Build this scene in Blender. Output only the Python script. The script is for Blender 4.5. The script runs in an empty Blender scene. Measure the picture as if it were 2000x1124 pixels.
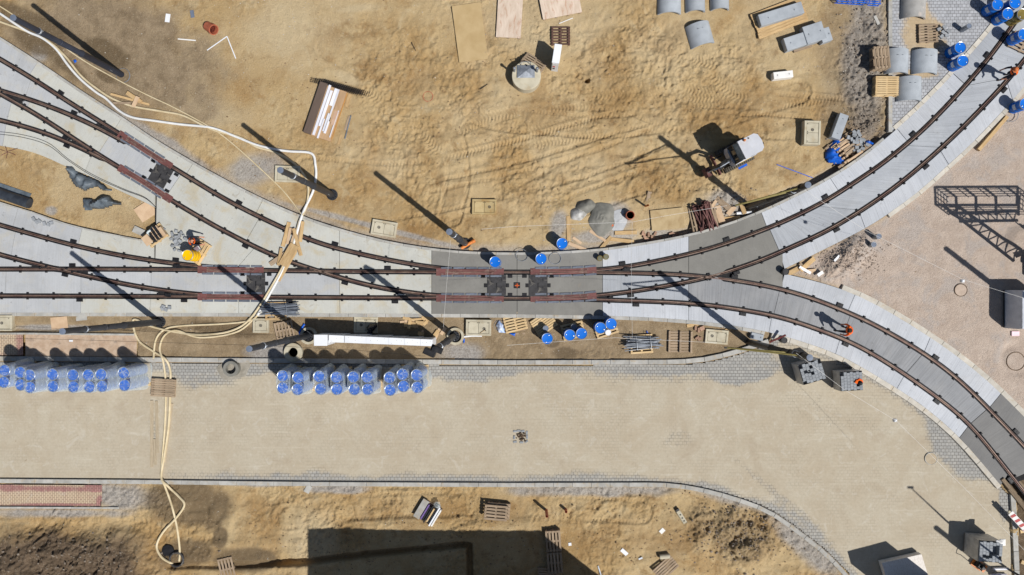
import bpy, bmesh, math, random
import numpy as np
from mathutils import Vector, Matrix, Euler
random.seed(7); RNG = np.random.default_rng(11)
PI = math.pi
scene = bpy.context.scene
COL = scene.collection
# ------------------------------------------------------------------ camera (drone looking straight down)
F_PX = 1334.0; CAM_H = 36.35
TILT = Euler((-0.0015, 0.0187, 0.0))
RM = np.array(TILT.to_matrix())
camd = bpy.data.cameras.new('drone_camera'); cam = bpy.data.objects.new('drone_camera', camd)
COL.objects.link(cam); cam.location = (0, 0, CAM_H); cam.rotation_euler = TILT
camd.sensor_fit = 'HORIZONTAL'; camd.sensor_width = 36.0; camd.lens = 36.0 * F_PX / 2000.0
camd.clip_start = 0.5; camd.clip_end = 3000
scene.camera = cam
# ------------------------------------------------------------------ sky and sun
SH = np.array((-22.6, 17.7)) / 36.7          # metres of shadow per metre of height (world x, y)
sun_dir = Vector((-SH[0], -SH[1], 1.0)).normalized()
ELEV = math.asin(sun_dir.z); AZ = math.atan2(sun_dir.x, sun_dir.y)
world = bpy.data.worlds.new('World'); scene.world = world; world.use_nodes = True
wn = world.node_tree.nodes; wl = world.node_tree.links
sky = wn.new('ShaderNodeTexSky'); sky.sky_type = 'NISHITA'; sky.sun_disc = False
sky.sun_elevation = ELEV; sky.sun_rotation = AZ; sky.altitude = 100; sky.air_density = 1.0; sky.dust_density = 1.0
wl.new(sky.outputs[0], wn['Background'].inputs[0]); wn['Background'].inputs[1].default_value = 0.056
sl = bpy.data.lights.new('sun', 'SUN'); sl.energy = 4.85; sl.angle = math.radians(0.5); sl.color = (1.0, 0.97, 0.925)
so = bpy.data.objects.new('sun', sl); COL.objects.link(so)
so.rotation_euler = sun_dir.to_track_quat('Z', 'Y').to_euler(); so.location = (20, -15, 60)
scene.view_settings.view_transform = 'Standard'; scene.view_settings.look = 'None'
scene.view_settings.exposure = 0.0; scene.view_settings.gamma = 1.0
scene.view_settings.use_curve_mapping = False
scene.render.engine = 'CYCLES'
scene.cycles.max_bounces = 6; scene.cycles.transparent_max_bounces = 16
# ------------------------------------------------------------------ pixel <-> world
def G(px, py, z=0.0):
    """world point at height z seen at photo pixel (px, py)"""
    d = RM @ np.array(((px - 1000) / F_PX, -(py - 562) / F_PX, -1.0))
    t = (z - CAM_H) / d[2]
    return Vector((d[0] * t, d[1] * t, z))
def W2P(x, y, z):
    v = np.stack([x, y, np.broadcast_to(z - CAM_H, np.shape(x))], 0).reshape(3, -1)
    v = RM.T @ v
    return (1000 - F_PX * v[0] / v[2]).reshape(np.shape(x)), (562 + F_PX * v[1] / v[2]).reshape(np.shape(x))
MPP = CAM_H / F_PX                            # metres per photo pixel on the ground
def SHP(px, py, h, z=0.0):
    """point at height h (above z) whose shadow falls on ground pixel (px, py)"""
    g = G(px, py, z)
    return Vector((g.x - SH[0] * h, g.y - SH[1] * h, z + h))
def ang(dx, dy): return math.atan2(-dy, dx)   # photo direction -> world angle
# ------------------------------------------------------------------ colours and materials
def lin(c): return c / 12.92 if c <= 0.04045 else ((c + 0.055) / 1.055) ** 2.4
def C(r, g, b, k=0.86): return (lin(r / 255) * k, lin(g / 255) * k, lin(b / 255) * k, 1)
MATS = {}
class NT:
    def __init__(s, name):
        s.m = bpy.data.materials.new(name); s.m.use_nodes = True
        s.t = s.m.node_tree; s.b = s.t.nodes['Principled BSDF']; s.out = s.t.nodes['Material Output']
        s.b.inputs['Specular IOR Level'].default_value = 0.3
    def n(s, typ, **kw):
        x = s.t.nodes.new(typ)
        for k, v in kw.items():
            if k in x.inputs.keys(): x.inputs[k].default_value = v
            else: setattr(x, k, v)
        return x
    def l(s, a, b): s.t.links.new(a, b)
    def coord(s, kind='Object', scale=(1, 1, 1), rot=(0, 0, 0)):
        tc = s.n('ShaderNodeTexCoord'); mp = s.n('ShaderNodeMapping')
        mp.inputs['Scale'].default_value = scale; mp.inputs['Rotation'].default_value = rot
        s.l(tc.outputs[kind], mp.inputs[0]); return mp.outputs[0]
    def noise(s, vec, scale, detail=4, rough=0.55, dist=0.0):
        x = s.n('ShaderNodeTexNoise'); x.inputs['Scale'].default_value = scale
        x.inputs['Detail'].default_value = detail; x.inputs['Roughness'].default_value = rough
        x.inputs['Distortion'].default_value = dist; s.l(vec, x.inputs['Vector']); return x.outputs['Fac']
    def ramp(s, fac, a, b, smooth=True):
        x = s.n('ShaderNodeMapRange'); x.interpolation_type = 'SMOOTHSTEP' if smooth else 'LINEAR'
        x.inputs[1].default_value = a; x.inputs[2].default_value = b; s.l(fac, x.inputs[0]); return x.outputs[0]
    def mix(s, fac, a, b, mode='MIX'):
        x = s.n('ShaderNodeMix', data_type='RGBA', blend_type=mode)
        for sock, v in ((x.inputs[0], fac), (x.inputs[6], a), (x.inputs[7], b)):
            if isinstance(v, (int, float)): sock.default_value = v
            elif isinstance(v, tuple): sock.default_value = v
            else: s.l(v, sock)
        return x.outputs[2]
    def math(s, op, a, b=0.0):
        x = s.n('ShaderNodeMath', operation=op)
        for sock, v in ((x.inputs[0], a), (x.inputs[1], b)):
            if isinstance(v, (int, float)): sock.default_value = v
            else: s.l(v, sock)
        return x.outputs[0]
    def bump(s, h, strength=0.4, dist=0.02):
        x = s.n('ShaderNodeBump'); x.inputs['Strength'].default_value = strength; x.inputs['Distance'].default_value = dist
        s.l(h, x.inputs['Height']); s.l(x.outputs[0], s.b.inputs['Normal'])
    def attr(s, name):
        x = s.n('ShaderNodeAttribute'); x.attribute_name = name; return x.outputs['Fac']
    def base(s, c):
        if isinstance(c, tuple): s.b.inputs['Base Color'].default_value = c
        else: s.l(c, s.b.inputs['Base Color'])
def mat(name, c1=None, c2=None, rough=0.75, scale=4.0, bump=0.25, bscale=30.0, metal=0.0, stretch=(1, 1, 1), rnd=0.12, dirt=None, dirt_amt=0.5):
    """general weathered material: two tones, fine grain, per-object tone shift, optional dirt patches"""
    if name in MATS: return MATS[name]
    t = NT(name); v = t.coord('Object', stretch)
    if c2 is None: c2 = tuple(x * 0.72 for x in c1[:3]) + (1,)
    f = t.ramp(t.noise(v, scale, 5, 0.6), 0.3, 0.7)
    c = t.mix(f, c1, c2)
    if dirt is not None:
        d = t.ramp(t.noise(v, scale * 0.6 + 1.3, 6, 0.65, 0.4), 0.52, 0.68)
        c = t.mix(t.math('MULTIPLY', d, dirt_amt), c, dirt)
    if rnd:
        oi = t.n('ShaderNodeObjectInfo'); r = t.math('MULTIPLY_ADD', oi.outputs['Random'], 2 * rnd)
        r.node.inputs[2].default_value = 1 - rnd
        hs = t.n('ShaderNodeHueSaturation'); t.l(r, hs.inputs['Value']); t.l(c, hs.inputs['Color']); c = hs.outputs[0]
    t.base(c); t.b.inputs['Roughness'].default_value = rough; t.b.inputs['Metallic'].default_value = metal
    if bump: t.bump(t.noise(v, bscale, 4), bump, 0.01)
    MATS[name] = t.m; return t.m
# ------------------------------------------------------------------ mesh helpers
class MB:
    """collects shapes into one mesh"""
    def __init__(s): s.v = []; s.f = []; s.uv = None
    def add(s, vs, fs):
        o = len(s.v); s.v += [tuple(p) for p in vs]; s.f += [tuple(i + o for i in f) for f in fs]; return s
    def box(s, c, size, rz=0.0, tilt=None, ch=0.0):
        sx, sy, sz = (x / 2 for x in size)
        R = Matrix.Rotation(rz, 3, 'Z')
        if tilt is not None: R = R @ Euler(tilt).to_matrix()
        c = Vector(c)
        if ch <= 0:
            p = [c + R @ Vector((x, y, z)) for z in (-sz, sz) for x, y in ((-sx, -sy), (sx, -sy), (sx, sy), (-sx, sy))]
            return s.add(p, [(3, 2, 1, 0), (4, 5, 6, 7), (0, 1, 5, 4), (1, 2, 6, 5), (2, 3, 7, 6), (3, 0, 4, 7)])
        k = min(ch, sx * .9, sy * .9, sz * .9); p = []
        for z, q in ((-sz, 0), (sz - k, 0), (sz, k)):
            p += [c + R @ Vector((x, y, z)) for x, y in ((-sx + q, -sy + q), (sx - q, -sy + q), (sx - q, sy - q), (-sx + q, sy - q))]
        fs = [(3, 2, 1, 0), (8, 9, 10, 11)]
        for a in (0, 4):
            for i in range(4): j = (i + 1) % 4; fs.append((a + i, a + j, a + 4 + j, a + 4 + i))
        return s.add(p, fs)
    def lathe(s, prof, c=(0, 0, 0), n=24, M=None, caps=True):
        """prof: list of (radius, z); closed at r=0 ends"""
        vs = []; fs = []; c = Vector(c)
        for r, z in prof:
            for i in range(n):
                a = 2 * PI * i / n; p = Vector((r * math.cos(a), r * math.sin(a), z))
                vs.append(c + (M @ p if M is not None else p))
        for k in range(len(prof) - 1):
            for i in range(n):
                j = (i + 1) % n; fs.append((k * n + i, k * n + j, k * n + n + j, k * n + n + i))
        caps = caps and prof[0] != prof[-1]
        if caps and prof[0][0] > 1e-4: fs.append(tuple(range(n - 1, -1, -1)))
        if caps and prof[-1][0] > 1e-4: fs.append(tuple((len(prof) - 1) * n + i for i in range(n)))
        return s.add(vs, fs)
    def tube(s, pts, r, n=8, caps=True):
        pts = [Vector(p) for p in pts]; rs = r if isinstance(r, (list, tuple)) else [r] * len(pts)
        vs = []; fs = []; up = None
        for k, p in enumerate(pts):
            d = (pts[min(k + 1, len(pts) - 1)] - pts[max(k - 1, 0)])
            d = d.normalized() if d.length > 1e-9 else Vector((0, 0, 1))
            if up is None: up = Vector((0, 0, 1)) if abs(d.z) < 0.9 else Vector((1, 0, 0))
            a = d.cross(up).normalized(); b = a.cross(d).normalized(); up = b
            for i in range(n):
                t = 2 * PI * i / n; vs.append(p + (a * math.cos(t) + b * math.sin(t)) * rs[k])
        for k in range(len(pts) - 1):
            for i in range(n):
                j = (i + 1) % n; fs.append((k * n + i, k * n + j, k * n + n + j, k * n + n + i))
        if caps:
            fs.append(tuple(range(n - 1, -1, -1))); fs.append(tuple((len(pts) - 1) * n + i for i in range(n)))
        return s.add(vs, fs)
    def prism(s, poly, z0, z1):
        n = len(poly); a = sum(poly[i][0] * poly[(i + 1) % n][1] - poly[(i + 1) % n][0] * poly[i][1] for i in range(n))
        if a < 0: poly = poly[::-1]
        vs = [(p[0], p[1], z0) for p in poly] + [(p[0], p[1], z1) for p in poly]
        fs = [tuple(range(n - 1, -1, -1)), tuple(range(n, 2 * n))]
        for i in range(n): j = (i + 1) % n; fs.append((i, j, n + j, n + i))
        return s.add(vs, fs)
    def rock(s, c, r, flat=0.7, seed=None):
        t = (1 + 5 ** .5) / 2
        base = [(-1, t, 0), (1, t, 0), (-1, -t, 0), (1, -t, 0), (0, -1, t), (0, 1, t), (0, -1, -t), (0, 1, -t), (t, 0, -1), (t, 0, 1), (-t, 0, -1), (-t, 0, 1)]
        fs = [(0, 11, 5), (0, 5, 1), (0, 1, 7), (0, 7, 10), (0, 10, 11), (1, 5, 9), (5, 11, 4), (11, 10, 2), (10, 7, 6), (7, 1, 8), (3, 9, 4), (3, 4, 2), (3, 2, 6), (3, 6, 8), (3, 8, 9), (4, 9, 5), (2, 4, 11), (6, 2, 10), (8, 6, 7), (9, 8, 1)]
        R = Matrix.Rotation(random.random() * 6.28, 3, Vector((random.gauss(0, 1), random.gauss(0, 1), random.gauss(0, 1))).normalized())
        sx, sy = random.uniform(.7, 1.3), random.uniform(.6, 1.0); vs = []
        for b in base:
            p = R @ Vector(b).normalized() * random.uniform(.75, 1.15); vs.append((c[0] + p.x * r * sx, c[1] + p.y * r * sy, c[2] + p.z * r * flat))
        return s.add(vs, fs)
    def mesh(s, name):
        me = bpy.data.meshes.new(name); me.from_pydata(s.v, [], s.f); me.update(); return me
    def build(s, name, m, parent=None, smooth=False, loc=None, rz=0.0):
        me = s.mesh(name); o = bpy.data.objects.new(name, me); COL.objects.link(o)
        if m is not None: me.materials.append(m)
        if smooth:
            me.polygons.foreach_set('use_smooth', [True] * len(me.polygons))
            me.set_sharp_from_angle(angle=math.radians(38))
        if parent is not None: o.parent = parent
        if loc is not None: o.location = loc
        if rz: o.rotation_euler = (0, 0, rz)
        return o
def inst(me, name, parent=None, loc=(0, 0, 0), rot=(0, 0, 0), scale=(1, 1, 1)):
    o = bpy.data.objects.new(name, me); COL.objects.link(o); o.parent = parent
    o.location = loc; o.rotation_euler = rot; o.scale = scale; return o
def tag(o, label, cat, group=None):
    o['label'] = label; o['category'] = cat
    if group: o['group'] = group
    return o
def thing(name, label, cat, loc=(0, 0, 0), rz=0.0, group=None, tilt=None):
    o = bpy.data.objects.new(name, None); COL.objects.link(o); o.location = loc; o.empty_display_size = 0.2
    o.rotation_euler = (tilt[0], tilt[1], rz) if tilt else (0, 0, rz)
    return tag(o, label, cat, group)
def kind(o, k): o['kind'] = k; return o
# ------------------------------------------------------------------ noise fields (numpy)
def vnoise(x, y, scale, seed):
    r = np.random.default_rng(seed); n = 256; T = r.random((n, n)).astype(np.float32)
    x = x * scale + 1000.37; y = y * scale + 1000.71
    xi = np.floor(x).astype(np.int64); yi = np.floor(y).astype(np.int64)
    fx = (x - xi); fy = (y - yi); fx = fx * fx * (3 - 2 * fx); fy = fy * fy * (3 - 2 * fy)
    a = T[xi % n, yi % n]; b = T[(xi + 1) % n, yi % n]; c = T[xi % n, (yi + 1) % n]; d = T[(xi + 1) % n, (yi + 1) % n]
    return (a * (1 - fx) + b * fx) * (1 - fy) + (c * (1 - fx) + d * fx) * fy
def fbm(x, y, scale, seed, octv=4, gain=0.5):
    s = 0; amp = 1; tot = 0
    for k in range(octv):
        s = s + amp * vnoise(x, y, scale * 2.03 ** k, seed + k * 17); tot += amp; amp *= gain
    return s / tot
def sstep(a, b, x):
    t = np.clip((x - a) / (b - a), 0, 1); return t * t * (3 - 2 * t)
def in_poly(px, py, poly):
    ins = np.zeros(px.shape, bool); n = len(poly)
    for i in range(n):
        x0, y0 = poly[i]; x1, y1 = poly[(i + 1) % n]
        if y0 == y1: continue
        c = ((y0 > py) != (y1 > py)) & (px < (x1 - x0) * (py - y0) / (y1 - y0) + x0)
        ins ^= c
    return ins
def seg_dist(px, py, pts, closed=False):
    d = np.full(px.shape, 1e9, np.float32); n = len(pts)
    for i in range(n if closed else n - 1):
        x0, y0 = pts[i]; x1, y1 = pts[(i + 1) % n]; dx, dy = x1 - x0, y1 - y0
        L = dx * dx + dy * dy + 1e-9
        t = np.clip(((px - x0) * dx + (py - y0) * dy) / L, 0, 1)
        d = np.minimum(d, np.hypot(px - x0 - t * dx, py - y0 - t * dy))
    return d
def poly_sd(px, py, poly):
    """signed distance in pixels, positive inside"""
    d = seg_dist(px, py, poly, True); return np.where(in_poly(px, py, poly), d, -d)
def blob(px, py, cx, cy, rx, ry, a=0.0, soft=0.35, warp=None):
    ca, sa = math.cos(a), math.sin(a); x = px - cx; y = py - cy
    u = (x * ca + y * sa) / rx; v = (-x * sa + y * ca) / ry; r = np.hypot(u, v)
    if warp is not None: r = r + warp
    return 1 - sstep(1 - soft, 1 + soft, r)
# ------------------------------------------------------------------ traced lines of the place, in photo pixels on the ground
class Curve:
    def __init__(s, pts, passes=6, step=14.0, raw=False):
        p = np.array(pts, float)
        if not raw:
            d = np.r_[0, np.cumsum(np.hypot(*np.diff(p, axis=0).T))]; n = max(3, int(d[-1] / step))
            t = np.linspace(0, d[-1], n); p = np.c_[np.interp(t, d, p[:, 0]), np.interp(t, d, p[:, 1])]
            for _ in range(passes):
                q = p.copy(); q[1:-1] = (p[:-2] + 2 * p[1:-1] + p[2:]) / 4; p = q
        s.p = p
    def y(s, x): return np.interp(x, s.p[:, 0], s.p[:, 1])
    def off(s, d):
        p = s.p; t = np.gradient(p, axis=0); t /= np.hypot(t[:, 0], t[:, 1])[:, None] + 1e-9
        q = p + np.c_[-t[:, 1], t[:, 0]] * d          # +d = towards larger photo y for left-to-right lines
        keep = np.r_[True, np.diff(q[:, 0]) > 0.01]; return Curve(q[keep], raw=True)
    def near(s, pt):
        xs = np.linspace(s.p[0, 0], s.p[-1, 0], 3000); ys = s.y(xs)
        return float(xs[np.argmin((xs - pt[0]) ** 2 + (ys - pt[1]) ** 2)])
    def cut(s, x0, x1):
        xs = np.r_[x0, s.p[(s.p[:, 0] > x0) & (s.p[:, 0] < x1), 0], x1]; return [(float(x), float(s.y(x))) for x in xs]
def cat(*cs):
    p = [q for c in cs for q in c]; return Curve(p, raw=True)
r_ne_u = Curve([(1030, 532), (1120, 531), (1177, 527), (1233, 520.5), (1283, 510.5), (1333, 500), (1383, 487.5), (1433, 471), (1500, 446), (1530, 434), (1580, 410), (1617, 391), (1667, 358), (1713, 328), (1753, 297), (1800, 257), (1840, 217), (1877, 177), (1917, 132), (1947, 93), (1980, 47), (2000, 20), (2045, -45)])
r_ne_l = Curve([(1030, 583), (1120, 582), (1177, 577), (1230, 570.5), (1290, 561), (1333, 553), (1367, 546), (1400, 538), (1443, 524), (1500, 504), (1543, 484), (1603, 458), (1650, 432), (1700, 400), (1743, 370), (1787, 335), (1830, 297), (1873, 257), (1917, 212), (1960, 167), (2000, 118), (2050, 55)])
r_se_u = Curve([(1030, 532), (1120, 532), (1177, 532.5), (1233, 533.5), (1293, 535), (1333, 537), (1400, 543), (1450, 550), (1500, 559), (1557, 573), (1600, 588), (1663, 613), (1713, 637), (1763, 665), (1807, 692), (1853, 725), (1896, 763), (1929, 797), (1966, 835), (2000, 871), (2050, 928)])
r_se_l = Curve([(1030, 583), (1120, 584), (1177, 586), (1233, 588), (1300, 590), (1333, 592), (1383, 596), (1433, 603), (1500, 614), (1547, 626), (1593, 642), (1647, 662), (1687, 681), (1733, 709), (1773, 735), (1819, 768), (1856, 795), (1896, 831), (1929, 870), (1962, 913), (2000, 960), (2040, 1012)])
r_w_u = Curve([(-40, 526), (200, 526), (400, 527), (550, 529), (717, 531), (1000, 532), (1060, 532)])
r_w_l = Curve([(-40, 578), (200, 579), (400, 580), (550, 581), (717, 582), (1000, 583), (1060, 583)])
r_w2_u = Curve([(-40, 428), (0, 440), (67, 459), (117, 473), (167, 485), (217, 496), (267, 505), (317, 512), (367, 518), (417, 523), (490, 526)])
r_w2_l = Curve([(-40, 486), (0, 498), (50, 511), (100, 523), (140, 533), (200, 546), (250, 557), (300, 565), (367, 574), (433, 579), (490, 580)])
r_nw_u = Curve([(-40, 93), (0, 116), (33, 135), (67, 156), (100, 177), (133, 199), (170, 222), (213, 249), (253, 274), (300, 305), (353, 337), (403, 368), (440, 390), (500, 421), (537, 438), (563, 451), (600, 467), (633, 479), (677, 490), (727, 502), (783, 513), (833, 521), (883, 527), (933, 531), (985, 532)])
r_nw_l = Curve([(-40, 162), (0, 183), (33, 202), (67, 221), (97, 240), (133, 264), (173, 290), (207, 312), (250, 338), (283, 356), (313, 377), (340, 396), (373, 414), (410, 437), (460, 463), (500, 484), (533, 499), (583, 518), (617, 528), (643, 536), (673, 546), (717, 557), (760, 566), (800, 572), (850, 578), (900, 581), (985, 583)])
r_nw2_u = Curve([(-40, 166), (0, 177), (40, 189), (80, 202), (117, 216), (157, 233), (193, 250), (227, 268), (253, 284), (310, 312)])
r_nw2_l = Curve([(-40, 226), (0, 235), (40, 245), (80, 257), (117, 271), (150, 286), (187, 303), (215, 319), (250, 340), (310, 376)])
e_top = Curve([(-40, 53), (0, 78), (77, 127), (157, 182), (233, 230), (293, 272), (377, 322), (473, 374), (500, 387), (550, 411), (600, 431), (650, 448), (700, 462), (750, 475), (800, 484), (850, 491), (900, 496), (1000, 499), (1083, 497), (1167, 492), (1233, 483), (1300, 472), (1367, 458), (1433, 438), (1500, 411), (1567, 379), (1633, 344), (1687, 307), (1740, 263), (1800, 209), (1860, 147), (1927, 71), (1960, 28), (2000, -25), (2045, -85)])
e_bot = Curve([(-40, 611), (0, 611), (500, 612), (1000, 614), (1183, 617), (1267, 620), (1367, 627), (1433, 636), (1500, 648), (1567, 667), (1633, 690), (1673, 711), (1733, 747), (1793, 785), (1833, 817), (1866, 846), (1899, 881), (1932, 922), (1959, 952), (2000, 1005)])
e_ne_l = Curve([(1531, 526), (1560, 512), (1627, 479), (1690, 447), (1723, 427), (1800, 371), (1853, 321), (1900, 280), (1947, 229), (1973, 203), (2000, 170), (2050, 108)])
e_se_u = Curve([(1531, 535), (1587, 548), (1640, 563), (1677, 578), (1720, 600), (1773, 631), (1833, 670), (1880, 704), (1936, 750), (1972, 786), (2000, 814), (2050, 868)])
e_isl_t = Curve([(-40, 277), (0, 285), (50, 293), (93, 308), (133, 328), (183, 347), (233, 373), (283, 395), (307, 408)], passes=2)
e_isl_b = Curve([(-40, 383), (0, 398), (60, 415), (113, 435), (160, 448), (233, 463), (280, 472), (303, 474)], passes=2)
road_n = Curve([(-40, 705), (0, 705), (500, 709), (1000, 713), (1327, 712), (1383, 707), (1433, 694), (1467, 684), (1503, 671)], passes=3)
road_s = Curve([(-40, 936), (0, 936), (280, 938), (600, 942), (1000, 944), (1300, 943), (1350, 949), (1400, 960), (1450, 975), (1500, 993), (1550, 1027), (1583, 1053), (1610, 1074), (1640, 1103), (1665, 1132), (1690, 1165)], passes=3)
# ------------------------------------------------------------------ ground: one sheet of earth with real relief
EZ = -0.15; RZ = -0.14
concrete_poly = [tuple(q) for q in e_top.p] + [(2100, -85), (2100, 108)] + [tuple(q) for q in e_ne_l.p[::-1]] + [tuple(q) for q in e_se_u.p] + [(2020, 930), (1962, 950)] + [tuple(q) for q in e_bot.p[::-1] if q[0] < 1955]
island_poly = [tuple(q) for q in e_isl_t.p] + [tuple(q) for q in e_isl_b.p[::-1]]
road_poly = [tuple(q) for q in road_n.p] + [tuple(q) for q in e_bot.p if 1503 < q[0] < 1960] + [(1974, 968), (1979, 1180)] + [tuple(q) for q in road_s.p[::-1]]
plaza_poly = [(1739, -60), (1739, 262)] + [tuple(q) for q in e_top.p if q[0] > 1742] + [(2100, -85), (2100, -120), (1739, -120)]
FLAT = [(563, 340, 45), (750, 447, 42), (946, 405, 42), (1580, 263, 40), (935, 640, 45), (1400, 658, 45), (715, 635, 45), (12, 630, 35), (510, 635, 30), (1095, 72, 35), (995, 38, 55), (1095, 10, 60), (1025, 153, 50), (1090, 115, 40),
        (1368, 65, 45), (1309, 8, 40), (1360, 5, 40), (1408, 3, 40), (1523, 30, 60), (1578, 72, 60), (645, 222, 75), (1303, 428, 50), (1370, 425, 50), (1530, 145, 35), (1440, 300, 60), (1655, 285, 60), (1640, 247, 40),
        (1006, 628, 40), (1063, 634, 40), (1120, 645, 40), (1182, 643, 45), (1328, 667, 40), (1252, 670, 50), (558, 640, 40), (548, 605, 50), (445, 1105, 35), (970, 998, 45), (1082, 1078, 70), (1300, 1110, 45), (838, 1000, 50),
        (600, 660, 40), (730, 665, 130), (640, 664, 60), (820, 664, 60), (890, 655, 40), (650, 380, 30), (908, 475, 30), (312, 628, 30), (1455, 402, 30), (1463, 668, 25), (237, 145, 25), (575, 687, 35), (462, 717, 35), (345, 1095, 40), (1040, 122, 40), (1175, 425, 70), (1098, 476, 30), (1713, 118, 40), (1727, 170, 40), (1980, 605, 60), (1990, 500, 60), (1935, 265, 40), (640, 200, 60), (255, 195, 50), (835, 640, 70), (1250, 460, 40), (1230, 420, 30), (418, 57, 30), (30, 385, 60), (185, 375, 70), (283, 410, 40), (305, 460, 30), (1875, 567, 25), (1985, 705, 30), (117, 630, 40), (1670, 3, 50), (908, 65, 60)]
def build_ground():
    step = 0.048; xs = np.arange(-30.2, 30.3, step); ys = np.arange(-17.6, 17.7, step)
    X, Y = np.meshgrid(xs, ys, indexing='ij'); PX, PY = W2P(X, Y, EZ)
    PX = PX.astype(np.float32); PY = PY.astype(np.float32)
    # how disturbed the earth is
    big = fbm(X, Y, 0.22, 1, 4); mid = fbm(X, Y, 1.1, 5, 4); fine = fbm(X, Y, 3.6, 9, 3, 0.75)
    ridg = 1 - np.abs(2 * fbm(X + 0.5 * mid, Y + 0.4 * mid, 2.3, 21, 4, 0.7) - 1); clod = sstep(0.55, 0.8, fbm(X, Y, 5.0, 55, 2)) * sstep(.4, .65, fbm(X, Y, .6, 66, 3))
    w = (fbm(X, Y, 0.8, 31, 4) - 0.5) * 0.9
    up = blob(PX, PY, 1130, 240, 480, 240, 0, 0.35, w) * (PY < 470)
    low = sstep(935, 960, PY) * 0.9
    rough = np.clip(0.42 + 0.65 * up + low * 0.6, 0, 1.25)
    flat_left = blob(PX, PY, 330, 110, 300, 160, 0.2, 0.4, w); rough *= 1 - 0.55 * flat_left
    med = ((PY > 600) & (PY < 720)) * 1.0; rough = np.where(med > 0, 0.42, rough)
    pinkm = sstep(-8, 10, poly_sd(PX, PY, [(1531, 530), (1640, 472), (1720, 428), (1800, 372), (1900, 281), (2000, 172), (2100, 60), (2100, 900), (2000, 815), (1936, 751), (1833, 671), (1720, 601), (1640, 565)]) + w * 6)
    rough = rough * (1 - 0.75 * pinkm)
    fl = np.zeros_like(PX)
    for (cx, cy, r) in FLAT:
        s = (np.abs(PX - cx) < r * 1.6) & (np.abs(PY - cy) < r * 1.6)
        if s.any():
            d = np.hypot(PX[s] - cx, PY[s] - cy); fl[s] = np.maximum(fl[s], 1 - sstep(r * 0.62, r * 1.15, d))
    rough = rough * (1 - 0.80 * fl)
    dist = sstep(0.40, 0.62, fbm(X, Y, 0.42, 88, 4)); strk = fbm(X * 0.32 + 0.25 * Y, Y * 1.25 - 0.1 * X, 1.5, 99, 3) + 0.35 * fbm(X * 0.9 - 0.6 * Y, Y * 0.45 + 0.5 * X, 2.6, 98, 2); sharp = np.minimum(np.abs(fbm(X, Y, 1.5, 71, 4, .6) - .5) * 9, 1)
    h = (big - 0.5) * 0.22 + (mid - 0.5) * 0.10 + (strk - 0.68) * 0.17 + dist * ((ridg - 0.78) * 0.12 + (fine - 0.5) * 0.15 + clod * 0.07 + (sharp - .8) * .05) + (1 - dist) * (fine - 0.5) * 0.075
    h = h * rough
    # tyre and crawler tread prints
    for pts, wd in (([(1175, 187), (1250, 181), (1330, 172), (1450, 190), (1520, 188)], 15), ([(1185, 203), (1300, 196), (1390, 190), (1440, 207)], 13), ([(1330, 108), (1390, 128), (1470, 160)], 14), ([(1395, 150), (1430, 185), (1500, 210)], 15), ([(1320, 207), (1420, 206), (1560, 203)], 12), ([(905, 255), (950, 230), (1000, 222)], 16), ([(1080, 215), (1230, 198), (1300, 196)], 10), ([(700, 335), (900, 300), (1080, 250), (1260, 200)], 18), ([(1050, 285), (1150, 265), (1270, 250)], 13), ([(1500, 205), (1580, 200), (1640, 190)], 12), ([(720, 180), (800, 240), (860, 300)], 16)):
        d = seg_dist(PX, PY, pts); s = d < wd * 0.75
        u = (PX[s] * (pts[-1][0] - pts[0][0]) + PY[s] * (pts[-1][1] - pts[0][1])) / math.hypot(pts[-1][0] - pts[0][0], pts[-1][1] - pts[0][1])
        k = (1 - sstep(wd * 0.45, wd * 0.75, d[s])) * sstep(0.35, 0.6, fbm(X[s], Y[s], 0.5, 77, 2))
        h[s] = h[s] * (1 - 0.7 * k) + k * (0.034 * np.sin((u + 0.5 * d[s]) * 2 * PI / 7.0) - 0.02)
    z = EZ + h
    # long ruts in the sand
    for pts, dep in (([(880, 430), (1150, 290), (1400, 330)], .05), ([(720, 330), (850, 345), (1000, 300)], .04), ([(1060, 345), (1200, 355), (1330, 300)], .05)):
        z -= dep * (1 - sstep(2, 9, seg_dist(PX, PY, pts) + w * 6))
    for pts in ([(600, 330), (800, 345), (1000, 300), (1250, 225), (1480, 200), (1640, 215)], [(640, 90), (800, 180), (980, 235), (1200, 250), (1420, 215)], [(700, 420), (900, 385), (1130, 330), (1330, 250), (1560, 180)], [(760, 60), (860, 190), (900, 330), (880, 420)], [(1100, 60), (1180, 180), (1330, 240), (1560, 250)], [(560, 1010), (760, 985), (1000, 985), (1250, 1000)], [(1130, 400), (1260, 350), (1400, 345)]):
        c_ = Curve(pts, 4, 20).p; dd = seg_dist(PX, PY, [tuple(q) for q in c_]) + w * 5; kk = sstep(.35, .6, fbm(X, Y, .3, 140, 3)); band = (1 - sstep(2.5, 5, np.abs(dd - 21))) * kk
        z = z - .045 * band + .03 * (1 - sstep(1.5, 4, np.abs(dd - 27.5))) * kk + .015 * band * np.sin((PX + PY * .4) * 2 * PI / 6.5)
    # banks, heaps, pits and ditches
    dt = seg_dist(PX, PY, [tuple(q) for q in e_top.p[::3]])
    ditch = (1 - sstep(10, 34, dt)) * sstep(1120, 1300, PX) * (1 - sstep(1690, 1750, PX)); z -= 0.33 * ditch
    z -= 0.06 * (1 - sstep(6, 22, dt)) * (PX < 1100) * (PY < e_top.y(PX))
    heap = blob(PX, PY, 120, 1100, 190, 62, 0.0, 0.35, w * 0.8); z += heap * (0.35 + 0.55 * (mid - 0.5) + 0.30 * (ridg - 0.7) + .1 * (fine - .5))
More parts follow.
